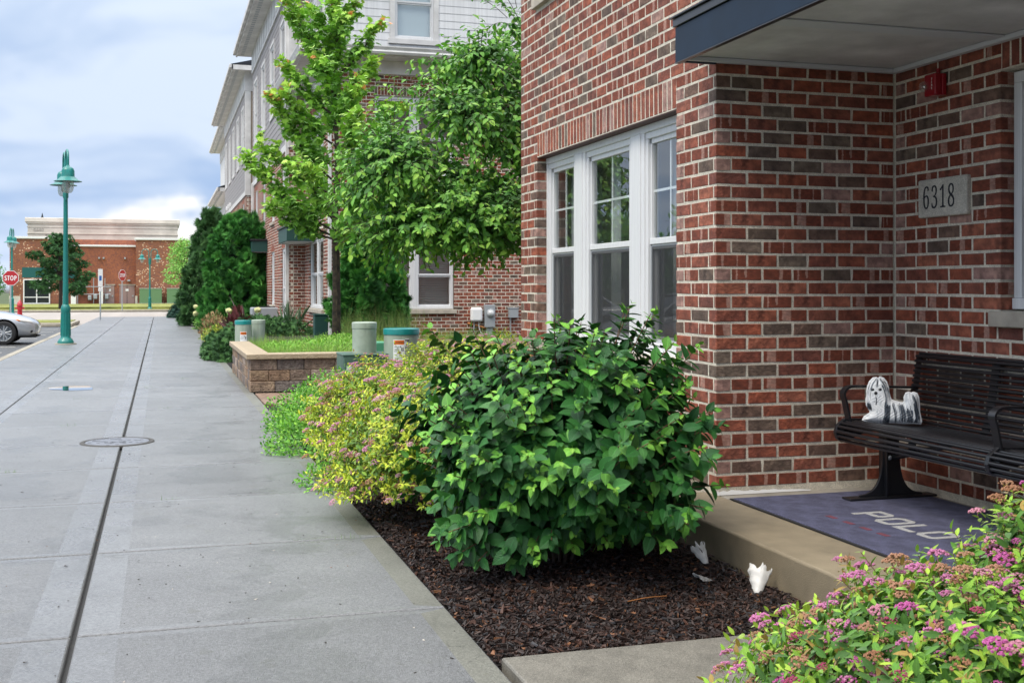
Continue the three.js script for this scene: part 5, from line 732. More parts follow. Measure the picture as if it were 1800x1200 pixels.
{ const s = signPost('parking_sign', 'narrow blue and white parking sign on a post at the sidewalk end', 'sign', [-2.6, -0.14, -55.5], 0.1, 2.45); obj('plate', [bx(-0.10, 0.10, 1.62, 2.42, 0.021, 0.026, 0.004)], M.white, s); obj('blue_panel', [bx(-0.05, 0.05, 1.9, 2.12, 0.0265, 0.029)], std({ color: C(0.02, 0.12, 0.42), roughness: 0.5 }), s); obj('lower_plate', [bx(-0.09, 0.09, 1.42, 1.58, 0.021, 0.026, 0.003)], M.white, s); }
{ const h = thing('fire_hydrant', 'red fire hydrant behind the silver car', 'hydrant', [-6.9, 0.0, -64.3]); obj('barrel', [lathe([[0.17, -0.02], [0.17, 0.05], [0.12, 0.07], [0.12, 0.5], [0.155, 0.52], [0.155, 0.57], [0.13, 0.6], [0.11, 0.7], [0.05, 0.76], [0.04, 0.82], [0, 0.83]], 20)], M.red, h); for (const s of [1, -1]) obj('nozzle', [bar([0.1 * s, 0.42, 0], [0.22 * s, 0.42, 0], 0.06, 0.06, 12)], M.red, h); obj('nozzle', [bar([0, 0.38, 0.1], [0, 0.38, 0.2], 0.08, 0.08, 12)], M.red, h); }
// ================================================================ parked cars
function car(label, paint) {
  const c = thing('parked_car', label, 'car', [0, 0, 0], 0, 'cars parked nose to the kerb');
  const body = phys({ color: C(...paint), roughness: 0.28, metalness: 0.35, clearcoat: 1, clearcoatRoughness: 0.04 });
  const loft = (st, ring) => { const pos = [], uv = [], idx = []; const n = ring(st[0]).length; st.forEach((s, i) => ring(s).forEach((p, j) => { pos.push(...p); uv.push(i, j); })); for (let i = 0; i + 1 < st.length; i++) for (let j = 0; j < n; j++) { const a = i * n + j, b = i * n + (j + 1) % n; idx.push(a, b, b + n, a, b + n, a + n); } const cap = (i, f) => { const c0 = pos.length / 3; let x = 0, y = 0, z = 0; for (let j = 0; j < n; j++) { x += pos[(i * n + j) * 3] / n; y += pos[(i * n + j) * 3 + 1] / n; z += pos[(i * n + j) * 3 + 2] / n; } pos.push(x, y, z); uv.push(0, 0); for (let j = 0; j < n; j++) f ? idx.push(c0, i * n + (j + 1) % n, i * n + j) : idx.push(c0, i * n + j, i * n + (j + 1) % n); }; cap(0, true); cap(st.length - 1, false); const g = new THREE.BufferGeometry(); g.setAttribute('position', new THREE.Float32BufferAttribute(pos, 3)); g.setAttribute('uv', new THREE.Float32BufferAttribute(uv, 2)); g.setIndex(idx); g.computeVertexNormals(); return g; };
  // x, sill, shoulder, crown height, half width
  const st = [[-2.18, 0.42, 0.72, 0.84, 0.62], [-2.1, 0.30, 0.78, 0.95, 0.76], [-1.8, 0.22, 0.82, 1.0, 0.86], [-1.0, 0.19, 0.82, 0.98, 0.90], [0.2, 0.19, 0.80, 0.95, 0.90], [0.85, 0.20, 0.77, 0.93, 0.90], [1.3, 0.21, 0.72, 0.87, 0.89], [1.7, 0.22, 0.66, 0.78, 0.85], [1.95, 0.22, 0.60, 0.70, 0.77], [2.1, 0.24, 0.55, 0.62, 0.66], [2.18, 0.30, 0.48, 0.54, 0.52]];
  const ring = ([x, b, s, t, w]) => [[0, b], [w * 0.86, b], [w * 0.97, b + 0.06], [w, lerp(b, s, 0.45)], [w, lerp(b, s, 0.72)], [w * 0.975, s], [w * 0.91, lerp(s, t, 0.5)], [w * 0.76, lerp(s, t, 0.86)], [w * 0.4, t], [0, t + 0.012], [-w * 0.4, t], [-w * 0.76, lerp(s, t, 0.86)], [-w * 0.91, lerp(s, t, 0.5)], [-w * 0.975, s], [-w, lerp(b, s, 0.72)], [-w, lerp(b, s, 0.45)], [-w * 0.97, b + 0.06], [-w * 0.86, b]].map(([z, y]) => [x, y, z]);
  const ev = new Evaluator(); ev.attributes = ['position', 'normal', 'uv']; let br = new Brush(loft(st, ring), body); br.updateMatrixWorld();
  for (const x of [-1.35, 1.36]) { const cg = new THREE.CylinderGeometry(0.365, 0.365, 2.4, 36); cg.rotateX(Math.PI / 2); cg.translate(x, 0.33, 0); const cb = new Brush(cg, body); cb.updateMatrixWorld(); br = ev.evaluate(br, cb, SUBTRACTION); br.updateMatrixWorld(); }
  br.geometry.clearGroups(); obj('body', [br.geometry], body, c);
  obj('arch_liner', [bx(-1.75, -0.95, 0.2, 0.68, -0.62, 0.62)], M.black, c); obj('arch_liner', [bx(0.96, 1.76, 0.2, 0.66, -0.6, 0.6)], M.black, c);
  const cab = [[-1.75, 0.95, 0.98, 0.62, 0.60], [-1.1, 0.92, 1.36, 0.78, 0.56], [-0.3, 0.92, 1.45, 0.80, 0.58], [0.35, 0.92, 1.38, 0.80, 0.56], [1.05, 0.90, 0.95, 0.72, 0.66]];
  obj('cabin_glass', [flat(loft(cab, ([x, b, t, wb, wt]) => [[x, b, wb], [x, lerp(b, t, 0.9), lerp(wb, wt, 0.8)], [x, t, wt * 0.85], [x, t, -wt * 0.85], [x, lerp(b, t, 0.9), -lerp(wb, wt, 0.8)], [x, b, -wb]]))], phys({ color: C(0.015, 0.018, 0.02), roughness: 0.04, clearcoat: 1 }), c);
  obj('roof', [flat(loft([[-1.15, 1.35], [-0.9, 1.42], [-0.3, 1.462], [0.2, 1.42], [0.4, 1.375]].map(([x, y]) => [x, y]), ([x, y]) => [[x, y, 0.46], [x, y + 0.015, 0.2], [x, y + 0.015, -0.2], [x, y, -0.46], [x, y - 0.03, -0.55], [x, y - 0.03, 0.55]]))], body, c);
  for (const s of [1, -1]) obj('pillar', [bar([0.38, 1.38, 0.54 * s], [1.05, 0.93, 0.72 * s], 0.035, 0.04), bar([-0.4, 1.44, 0.56 * s], [-0.35, 0.93, 0.80 * s], 0.035), bar([-1.12, 1.36, 0.55 * s], [-1.7, 0.97, 0.64 * s], 0.06)], body, c);
  for (const x of [-1.35, 1.36]) for (const s of [1, -1]) { const w = part('wheel', c); w.position.set(x, 0.32, 0.80 * s); if (s < 0) w.rotation.y = Math.PI; const ty = lathe([[0.215, -0.1], [0.29, -0.105], [0.315, -0.09], [0.32, 0], [0.315, 0.09], [0.29, 0.105], [0.215, 0.1]], 40); ty.rotateX(Math.PI / 2); obj('tyre', [ty], M.rubber, w); const rm = lathe([[0.215, 0.095], [0.208, 0.09], [0.19, 0.03], [0.12, -0.02], [0, -0.02]], 40); rm.rotateX(Math.PI / 2); obj('rim', [rm], M.galvanized, w); const sp = []; for (let i = 0; i < 10; i++) { const a = (Math.floor(i / 2) * 2 + (i % 2 ? 0.36 : -0.36)) * Math.PI / 5; sp.push(bar([Math.cos(a) * 0.03, Math.sin(a) * 0.03, 0.075], [Math.cos(a) * 0.2, Math.sin(a) * 0.2, 0.085], 0.02, 0.016, 6)); } sp.push(cyl(0.05, 0.045, 0.03, 0, 0, 0, 16).rotateX(Math.PI / 2).translate(0, 0, 0.07)); obj('spokes', sp, M.metal, w); }
  for (const s of [1, -1]) { const g = new THREE.SphereGeometry(1, 20, 12); g.scale(0.24, 0.055, 0.10); g.rotateY(0.45 * s); g.rotateZ(-0.22); g.translate(1.86, 0.635, 0.69 * s); obj('headlight', [flat(g)], phys({ color: C(0.62, 0.60, 0.56), roughness: 0.1, clearcoat: 1 }), c); const o2 = new THREE.SphereGeometry(1, 14, 10); o2.scale(0.10, 0.035, 0.06); o2.rotateZ(-0.2); o2.translate(1.72, 0.66, 0.775 * s); obj('turn_signal', [flat(o2)], std({ color: C(0.75, 0.20, 0.03), roughness: 0.3 }), c); const fl = new THREE.SphereGeometry(1, 14, 10); fl.scale(0.1, 0.06, 0.05); fl.translate(1.98, 0.36, 0.67 * s); obj('fog_recess', [flat(fl)], M.black, c); obj('door_handle', [bx(-0.2, 0.0, 0.72, 0.75, 0.895 * s, 0.92 * s, 0.008)], body, c); obj('tail_light', [bx(-2.15, -1.9, 0.75, 0.88, 0.6 * s, 0.8 * s, 0.04)], M.red, c); obj('mirror', [bx(0.72, 0.86, 0.93, 1.05, 0.84 * s, 1.0 * s, 0.04)], body, c); }
  obj('grille', [bx(2.06, 2.165, 0.36, 0.5, -0.42, 0.42, 0.03)], M.black, c); obj('lip_spoiler', [bx(1.75, 2.16, 0.185, 0.225, -0.62, 0.62, 0.015)], M.black, c);
  return c;
}
{
  const a = car('silver sedan parked nose to the kerb by the lamp', [0.42, 0.44, 0.47]); a.position.set(-5.42, -0.125, -34.9);
  const mk = (paint, z, lab) => { const b = car(lab, paint); b.position.set(-5.5, -0.125, z); };
  mk([0.45, 0.46, 0.48], -25.4, 'pale grey sedan outside the view, mirrored in the triple window'); mk([0.25, 0.02, 0.02], -22.4, 'dark red sedan outside the view, mirrored in the triple window');
}
// ================================================================ plants
function leafGeo({ len = 1, wid = 0.55, fold = 0.22, droop = 0.18, rows = 5, wide = 0.42, curl = 0 } = {}) {
  const pos = [], uv = [], idx = [];
  for (let i = 0; i <= rows; i++) { const t = i / rows, w = wid / 2 * Math.pow(Math.sin(Math.PI * Math.pow(t, Math.log(0.5) / Math.log(wide))), 0.85) * (i === rows ? 0 : 1) + (i === 0 ? 0.01 : 0); const z = t * len, y = -droop * t * t * len; for (const s of [-1, 0, 1]) { pos.push(s * w, y + Math.abs(s) * w * fold * (1 + curl * Math.sin(t * 9)), z); uv.push(0.5 + s * 0.5, t); } }
  for (let i = 0; i < rows; i++) { const a = i * 3; for (const k of [0, 1]) { idx.push(a + k, a + k + 3, a + k + 1); if (i < rows - 1) idx.push(a + k + 1, a + k + 3, a + k + 4); else idx.push(a + k + 1, a + k + 3, a + k + 4); } }
  const g = new THREE.BufferGeometry(); g.setAttribute('position', new THREE.Float32BufferAttribute(pos, 3)); g.setAttribute('uv', new THREE.Float32BufferAttribute(uv, 2)); g.setIndex(idx); g.computeVertexNormals(); return g;
}
const mapleGeo = (() => { const pts = [[0, 0], [0.14, 0.06], [0.42, 0.0], [0.34, 0.2], [0.62, 0.3], [0.36, 0.44], [0.44, 0.62], [0.2, 0.56], [0, 1.0], [-0.2, 0.56], [-0.44, 0.62], [-0.36, 0.44], [-0.62, 0.3], [-0.34, 0.2], [-0.42, 0.0], [-0.14, 0.06]]; const g = new THREE.ShapeGeometry(new THREE.Shape(pts.map(p => new THREE.Vector2(...p)))); g.rotateX(Math.PI / 2); g.scale(1, -1, 1); const p = g.attributes.position; for (let i = 0; i < p.count; i++) { const x = p.getX(i), z = p.getZ(i); p.setY(i, -0.25 * x * x - 0.22 * z * z); p.setXYZ(i, x, p.getY(i), Math.abs(z)); } g.computeVertexNormals(); return g; })();
const sprayGeo = (() => { const pos = []; const r = rng(4); for (let i = 0; i < 9; i++) { const a = (i - 4) * 0.26, l = 1 - 0.1 * Math.abs(i - 4), w = 0.07, s = i === 4 ? 0 : 0.2 + 0.06 * (i % 3); const x0 = 0, z0 = s * 0.5, x1 = Math.sin(a) * l, z1 = z0 + Math.cos(a) * l * (1 - z0), px = Math.cos(a) * w, pz = -Math.sin(a) * w, y = (r() - 0.5) * 0.12; pos.push(x0, 0, z0, (x0 + x1) / 2 - px, y, (z0 + z1) / 2 - pz, x1, y - 0.12, z1, x0, 0, z0, x1, y - 0.12, z1, (x0 + x1) / 2 + px, y, (z0 + z1) / 2 + pz); } const g = new THREE.BufferGeometry(); g.setAttribute('position', new THREE.Float32BufferAttribute(pos, 3)); g.setAttribute('uv', new THREE.Float32BufferAttribute(new Float32Array(pos.length / 3 * 2), 2)); g.computeVertexNormals(); return g; })();
const bladeGeo = (() => { const g = new THREE.BufferGeometry(), w = 0.02; const p = [[-w, 0, 0], [w, 0, 0], [-w * 0.8, 0.5, 0.06], [w * 0.8, 0.5, 0.06], [0, 1, 0.25]]; g.setAttribute('position', new THREE.Float32BufferAttribute([p[0], p[1], p[3], p[0], p[3], p[2], p[2], p[3], p[4]].flat(), 3)); g.setAttribute('uv', new THREE.Float32BufferAttribute(new Float32Array(18), 2)); g.computeVertexNormals(); return g; })();
const mGloss = phys({ color: 0xffffff, map: T.leaf, bumpMap: T.leafBump, bumpScale: 0.0016, roughness: 0.46, specularIntensity: 0.7 });
const mSoft = phys({ color: 0xffffff, map: T.leaf, roughness: 0.95, transmission: 0.30, thickness: 0, clearcoat: 0.25, clearcoatRoughness: 0.45 });
const mPlainLeaf = phys({ color: 0xffffff, roughness: 0.92, transmission: 0.30, thickness: 0, clearcoat: 0.12, clearcoatRoughness: 0.5 });
const mNeedle = std({ color: 0xffffff, roughness: 0.8 });
const tints = new Map();
function tinted(mat, c) { const k = mat.uuid + c.getHexString(); if (!tints.has(k)) { const m = mat.clone(); m.color.copy(c); tints.set(k, m); } return tints.get(k); }
const _m = new THREE.Matrix4(), _x = V(), _y = V(), _z = V();
function frame(p, axis, up, s, sx = 1) { _z.copy(axis).normalize(); _x.crossVectors(up, _z); if (_x.lengthSq() < 1e-6) _x.set(1, 0, 0); _x.normalize(); _y.crossVectors(_z, _x); return new THREE.Matrix4().makeBasis(_x.clone().multiplyScalar(s * sx), _y.clone().multiplyScalar(s), _z.clone().multiplyScalar(s)).setPosition(p); }
/** leaves: [{m, k, score}]; the `most` best-scored become meshes, the rest one instanced part */
function foliage(root, leaves, geo, mat, palette, { most = 0, name = 'leaf', rest = 'foliage', seed = 1 } = {}) {
  const R = rng(seed); if (most) leaves.sort((a, b) => (b.score ?? 0) - (a.score ?? 0));
  const n = Math.max(0, leaves.length - most), im = n ? new THREE.InstancedMesh(geo, mat, n) : null; let j = 0;
  leaves.forEach((l, i) => {
    if (i < most) { const o = new THREE.Mesh(geo, tinted(mat, palette[l.k])); o.name = name; o.castShadow = o.receiveShadow = true; l.m.decompose(o.position, o.quaternion, o.scale); root.add(o); }
    else { im.setMatrixAt(j, l.m); const b = 0.78 + 0.44 * R(); im.setColorAt(j++, palette[l.k].clone().multiplyScalar(b)); }
  });
  if (im) { im.name = rest; im.castShadow = im.receiveShadow = true; im.userData.kind = 'stuff'; root.add(im); }
}
const rdir = R => { const z = R() * 2 - 1, a = R() * 6.2832, r = Math.sqrt(1 - z * z); return V(r * Math.cos(a), z, r * Math.sin(a)); };
const G = (r, g, b, k = 1.6) => C(r * k, g * k, b * k);
function curveTube(c, r0, seg, sides) { const g = new THREE.TubeGeometry(c, seg, r0, sides); return flat(g); }

// ---------------------------------------------------------------- the dark viburnum in the middle of the bed
{
  const b = thing('viburnum_bush', 'large dark green bush with big pointed leaves in front of the window', 'bush', [1.95, 0, -5.62]);
  const R = rng(2024), Cn = V(0, 0.56, 0), leaves = [], tw = [];
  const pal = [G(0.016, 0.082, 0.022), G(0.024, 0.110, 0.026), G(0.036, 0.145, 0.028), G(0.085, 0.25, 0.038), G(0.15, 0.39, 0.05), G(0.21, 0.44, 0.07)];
  const toEye = EYE.clone().sub(V(1.97, 0.6, -5.62)).normalize();
  const rad = (d) => { const k = 0.90 + 0.5 * (fbm(d.x * 2.4 + 5, d.z * 2.4 + d.y * 2 + 9, 3, 77) - 0.5) * 2 * 0.9; return V(d.x * 0.88 * k, d.y > 0 ? d.y * 0.69 * k : d.y * 0.62 * k, d.z * 0.94 * k); };
  const shoots = 900;
  for (let i = 0; i < shoots; i++) {
    let d = rdir(R); if (d.y < -0.9) d.y *= -0.4; d.normalize(); const vig = R() < 0.17 && d.y > -0.3, young = R() < 0.36 || vig;
    const e = rad(d).multiplyScalar(vig ? 1.05 + 0.17 * R() : 0.76 + 0.26 * R()); const tip = Cn.clone().add(e); if (vig) tip.y += 0.05; if (tip.y < 0.06) tip.y = 0.06 + 0.08 * R();
    const base = V((R() - 0.5) * 0.22, 0.0, (R() - 0.5) * 0.22), mid = Cn.clone().add(e.clone().multiplyScalar(0.5)); mid.y -= 0.06; mid.x += (R() - 0.5) * 0.1; mid.z += (R() - 0.5) * 0.1;
    const c = new THREE.QuadraticBezierCurve3(base, mid, tip), L = c.getLength();
    if (i % 2 === 0 || vig) { const cc = new THREE.CatmullRomCurve3([c.getPoint(0.55), c.getPoint(0.78), c.getPoint(0.99)]); tw.push(curveTube(cc, 0.0026, 4, 4)); }
    const rot = R() * 6.28, steps = [0.004, 0.036, 0.085, 0.14, 0.195, 0.25], size = young ? [0.034, 0.062, 0.086, 0.10, 0.102, 0.096] : [0.05, 0.078, 0.096, 0.103, 0.10, 0.095];
    steps.forEach((s, j) => {
      const t = clamp(1 - s / L, 0.05, 1), p = c.getPoint(t), tg = c.getTangent(t), o = p.clone().sub(Cn).normalize();
      const u0 = V().crossVectors(tg, V(0, 1, 0)); if (u0.lengthSq() < 0.01) u0.set(1, 0, 0); u0.normalize(); const w0 = V().crossVectors(u0, tg).normalize(), an = rot + (j % 2) * 1.571;
      const side = u0.multiplyScalar(Math.cos(an)).add(w0.multiplyScalar(Math.sin(an)));
      for (const q of [1, -1]) {
        if (R() < 0.05) continue; const a = side.clone().multiplyScalar(q * 0.85).add(tg.clone().multiplyScalar(0.35 + 0.3 * R() + (j === 0 ? 0.7 : 0))).add(V((R() - 0.5) * 0.3, -0.22 - 0.38 * R(), (R() - 0.5) * 0.3)).addScaledVector(o, 0.25);
        const n = o.clone().multiplyScalar(0.75).add(V((R() - 0.5) * 0.7, 0.62, (R() - 0.5) * 0.7));
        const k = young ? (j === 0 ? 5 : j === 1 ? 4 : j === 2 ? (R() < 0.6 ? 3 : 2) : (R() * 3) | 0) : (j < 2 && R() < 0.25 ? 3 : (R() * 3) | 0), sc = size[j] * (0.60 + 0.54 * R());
        const far = p.clone().sub(Cn), rr = Math.hypot(far.x / 0.8, far.y / 0.66, far.z / 0.78);
        leaves.push({ m: frame(p, a, n, sc, 0.9 + 0.25 * R()), k, score: rr > 0.72 ? sc * (0.25 + Math.max(0, o.dot(toEye))) * (0.6 + 0.6 * rr) : 0 });
      }
    });
  }
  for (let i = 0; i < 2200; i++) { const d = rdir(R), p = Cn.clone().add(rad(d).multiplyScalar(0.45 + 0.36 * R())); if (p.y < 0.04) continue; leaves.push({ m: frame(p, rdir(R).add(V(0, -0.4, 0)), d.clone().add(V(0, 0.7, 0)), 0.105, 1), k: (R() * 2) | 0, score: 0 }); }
  for (let i = 0; i < 9; i++) { const a = i / 9 * 6.28 + R(), e = V(Math.cos(a) * 0.4, 0.42 + 0.25 * R(), Math.sin(a) * 0.4), c = new THREE.QuadraticBezierCurve3(V(Math.cos(a) * 0.05, -0.03, Math.sin(a) * 0.05), V(Math.cos(a) * 0.12, 0.28, Math.sin(a) * 0.12), e); obj('branch', [curveTube(c, 0.009, 8, 6)], M.darkBark, b); }
  stuff(obj('twigs', tw, M.redTwig, b));
  const geo = leafGeo({ wid: 0.60, fold: 0.20, droop: 0.20, rows: 6, wide: 0.40, curl: 0.25 });
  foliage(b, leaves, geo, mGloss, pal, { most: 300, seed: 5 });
}
// ---------------------------------------------------------------- spirea: small leaves and flat flower heads
const flowerGeo = (n, seed, r = 1) => { const R = rng(seed), gs = []; for (let i = 0; i < n; i++) { const q = Math.sqrt(R()), a = R() * 6.283, x = Math.cos(a) * q, z = Math.sin(a) * q, y = 0.42 * (1 - q * q) + (R() - 0.5) * 0.16; const o = new THREE.OctahedronGeometry(0.13 + 0.07 * R(), 0); o.rotateX(R() * 3); o.rotateY(R() * 3); o.translate(x, y, z); gs.push(keep(flat(o))); } const st = new THREE.CylinderGeometry(0.04, 0.04, 0.7, 4); st.translate(0, -0.3, 0); gs.push(keep(flat(st))); const g = mergeGeometries(gs); g.scale(r, r, r); return g; };
const flowerVar = [flowerGeo(44, 1), flowerGeo(30, 2), flowerGeo(56, 3)];
const mFlower = [C(0.52, 0.11, 0.34), C(0.56, 0.19, 0.38), C(0.58, 0.25, 0.34), C(0.34, 0.16, 0.08), C(0.42, 0.22, 0.13), C(0.36, 0.05, 0.12)].map(c => phys({ color: c, roughness: 0.9, transmission: 0.2, thickness: 0 }));
mFlower.push(...[C(0.66, 0.36, 0.47), C(0.62, 0.28, 0.43), C(0.70, 0.44, 0.50)].map(c => phys({ color: c, roughness: 0.9, transmission: 0.2, thickness: 0 })));
const spireaLeaf = leafGeo({ wid: 0.40, fold: 0.25, droop: 0.15, rows: 3, wide: 0.42 });
const spireaLeafFine = leafGeo({ wid: 0.40, fold: 0.25, droop: 0.18, rows: 4, wide: 0.42 });
function spirea(label, pos, Rv, o) {
  const b = thing(o.name ?? 'spirea_shrub', label, 'shrub', pos, 0, o.group), R = rng(o.seed), leaves = [], tw = [], Cn = V(0, Rv[1] * 0.30, 0), fl = [], toEye = EYE.clone().sub(V(...pos)).normalize();
  for (let i = 0; i < o.shoots; i++) {
    const d = rdir(R); if (d.y < -0.35) d.y = -d.y * 0.5; d.normalize(); const tall = R() < 0.1;
    const k = (0.86 + 0.30 * (fbm(d.x * 2.3 + o.seed, d.z * 2.3 + d.y * 2, 3, 7 + o.seed) - 0.5) * 2) * (tall ? 1.08 : 0.80 + 0.24 * R());
    const e = V(d.x * Rv[0] * k, (d.y > 0 ? d.y * Rv[1] * 0.72 : d.y * Rv[1] * 0.34) * k, d.z * Rv[2] * k), tip = Cn.clone().add(e); if (tip.y < 0.03) tip.y = 0.03 + 0.05 * R();
    const c = new THREE.QuadraticBezierCurve3(V((R() - 0.5) * 0.15, 0, (R() - 0.5) * 0.15), Cn.clone().add(e.clone().multiplyScalar(0.55)).add(V((R() - 0.5) * 0.08, -0.05, (R() - 0.5) * 0.08)), tip), L = c.getLength(), front = d.dot(toEye);
    if (i % 3 === 0) tw.push(curveTube(new THREE.CatmullRomCurve3([c.getPoint(0.5), c.getPoint(0.78), c.getPoint(1)]), 0.0016, 3, 3));
    const flower = R() < o.flowers, nl = o.leaves, red = R() < (o.redTips ?? 0);
    for (let j = 0; j < nl; j++) {
      const s = (flower ? 0.012 : 0.0) + j * o.gap, t = clamp(1 - s / L, 0.05, 1), p = c.getPoint(t), tg = c.getTangent(t), an = j * 2.4 + i; const u0 = V().crossVectors(tg, V(0.1, 1, 0)).normalize(), w0 = V().crossVectors(u0, tg).normalize(), side = u0.multiplyScalar(Math.cos(an)).add(w0.multiplyScalar(Math.sin(an)));
      const a = side.multiplyScalar(0.9).add(tg.multiplyScalar(j < 2 ? 0.9 : 0.5)).add(V(0, -0.12 + 0.2 * (R() - 0.5), 0)), n = d.clone().multiplyScalar(0.5).add(V((R() - 0.5) * 0.7, 0.85, (R() - 0.5) * 0.7)), sc = o.leaf * (0.62 + 0.6 * R()) * (j < 2 ? 0.75 : 1);
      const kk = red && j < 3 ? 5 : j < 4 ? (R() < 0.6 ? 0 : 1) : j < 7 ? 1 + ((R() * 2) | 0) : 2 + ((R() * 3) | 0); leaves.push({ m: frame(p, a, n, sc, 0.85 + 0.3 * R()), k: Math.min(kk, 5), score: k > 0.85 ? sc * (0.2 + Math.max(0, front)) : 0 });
    }
    if (flower) fl.push({ p: tip.clone(), d: d.clone().multiplyScalar(0.6).add(V((R() - 0.5) * 0.4, 0.9, (R() - 0.5) * 0.4)).normalize(), s: o.head * (0.5 + 0.75 * R()), k: R() < o.brown ? 3 + ((R() * 2) | 0) : R() < (o.pale ? 0 : 0.1) ? 5 : (o.pale ? 6 : 0) + ((R() * 3) | 0), score: front * k });
  }
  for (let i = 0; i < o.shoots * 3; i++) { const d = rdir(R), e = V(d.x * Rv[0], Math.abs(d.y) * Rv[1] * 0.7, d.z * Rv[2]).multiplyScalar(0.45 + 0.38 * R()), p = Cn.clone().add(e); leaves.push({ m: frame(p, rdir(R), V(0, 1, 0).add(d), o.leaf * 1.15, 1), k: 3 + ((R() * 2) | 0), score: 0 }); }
  stuff(obj('twigs', tw, M.redTwig, b));
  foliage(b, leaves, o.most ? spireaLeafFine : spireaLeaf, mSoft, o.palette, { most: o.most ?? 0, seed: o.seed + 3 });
  fl.sort((a, c) => c.score - a.score); const rest = [[], [], []];
  fl.forEach((f, i) => { const g = flowerVar[i % 3], q = new THREE.Quaternion().setFromUnitVectors(V(0, 1, 0), f.d); if (i < (o.heads ?? 140)) { const m = new THREE.Mesh(g, mFlower[f.k]); m.name = 'flower_head'; m.position.copy(f.p); m.quaternion.copy(q); m.scale.setScalar(f.s); m.castShadow = m.receiveShadow = true; b.add(m); } else { const h = g.clone(); h.applyMatrix4(new THREE.Matrix4().compose(f.p, q, V(f.s, f.s, f.s))); rest[f.k < 3 || f.k > 5 ? 0 : 1].push(h); } });
  const rg = [], rm = []; if (rest[0].length) { rg.push(mergeGeometries(rest[0])); rm.push(mFlower[o.pale ? 7 : 1]); } if (rest[1].length) { rg.push(mergeGeometries(rest[1])); rm.push(mFlower[4]); } if (rg.length) { const m = new THREE.Mesh(mergeGeometries(rg, true), rm); m.name = 'flower_heads'; m.castShadow = m.receiveShadow = true; stuff(m); b.add(m); }
  return b;
}
{
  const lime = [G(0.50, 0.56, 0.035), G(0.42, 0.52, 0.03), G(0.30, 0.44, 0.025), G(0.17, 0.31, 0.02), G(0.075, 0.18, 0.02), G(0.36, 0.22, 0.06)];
  const o = { shoots: 2200, leaves: 11, gap: 0.013, leaf: 0.038, flowers: 0.30, brown: 0.34, head: 0.026, palette: lime, group: 'lime green spirea shrubs in the bed', heads: 150, redTips: 0.1, pale: true };
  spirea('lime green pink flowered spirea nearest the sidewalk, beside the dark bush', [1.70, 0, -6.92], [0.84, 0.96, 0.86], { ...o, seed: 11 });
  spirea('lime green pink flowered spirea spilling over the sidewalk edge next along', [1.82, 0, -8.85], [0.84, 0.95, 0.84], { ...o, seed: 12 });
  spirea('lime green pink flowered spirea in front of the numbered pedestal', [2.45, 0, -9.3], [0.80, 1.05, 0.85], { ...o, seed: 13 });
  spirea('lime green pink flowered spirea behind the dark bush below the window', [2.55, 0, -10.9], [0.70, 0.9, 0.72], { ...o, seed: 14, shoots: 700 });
  spirea('small spirea tuft between the bush and the brick corner', [2.93, 0, -6.62], [0.24, 0.42, 0.24], { ...o, seed: 15, shoots: 150, flowers: 0.6, head: 0.03, brown: 0.6 });
  const green = [G(0.32, 0.49, 0.045), G(0.21, 0.42, 0.035), G(0.14, 0.34, 0.028), G(0.085, 0.235, 0.022), G(0.05, 0.15, 0.018), G(0.33, 0.22, 0.05)];
  spirea('pink flowered green spirea in the bottom right foreground', [2.42, 0, -2.96], [0.90, 0.53, 0.76], { shoots: 1650, leaves: 13, gap: 0.017, leaf: 0.047, flowers: 0.36, brown: 0.42, head: 0.030, palette: green, seed: 22, most: 300, heads: 220, redTips: 0.16 });
  spirea('taller pink flowered green spirea at the right picture edge', [2.80, 0, -3.12], [0.44, 0.82, 0.42], { shoots: 420, leaves: 13, gap: 0.017, leaf: 0.047, flowers: 0.36, brown: 0.42, head: 0.030, palette: green, seed: 27, most: 120, heads: 120, redTips: 0.16 });
}
// ---------------------------------------------------------------- leafy mounds
function mound(name, label, cat, pos, Rv, o) {
  const b = thing(name, label, cat, pos, 0, o.group), R = rng(o.seed), leaves = [];
  for (let i = 0; i < o.n; i++) {
    const d = rdir(R); d.y = Math.abs(d.y) * (R() < 0.12 ? -0.3 : 1); d.normalize(); const k = (0.62 + 0.42 * R()) * (0.86 + 0.5 * (fbm(d.x * 2 + o.seed, d.z * 2 + d.y, 3, o.seed) - 0.5)); const p = V(d.x * Rv[0] * k, Math.max(0.01, d.y * Rv[1] * k), d.z * Rv[2] * k);
    const a = d.clone().multiplyScalar(o.out ?? 0.7).add(rdir(R).multiplyScalar(0.8)).add(V(0, o.lift ?? 0.35, 0)); leaves.push({ m: frame(p, a, d.clone().add(V(0, 0.8, 0)), o.leaf * (0.6 + 0.7 * R()), 1), k: (R() * o.palette.length) | 0, score: 0 });
  }
  foliage(b, leaves, o.geo ?? spireaLeaf, o.mat ?? mSoft, o.palette, { seed: o.seed });
  const st = []; for (let i = 0; i < 7; i++) { const d = rdir(R); st.push(bar([0, -0.02, 0], [d.x * Rv[0] * 0.5, Rv[1] * 0.55, d.z * Rv[2] * 0.5], 0.008, 0.004, 5)); } stuff(obj('stems', st, M.darkBark, b)); return b;
}
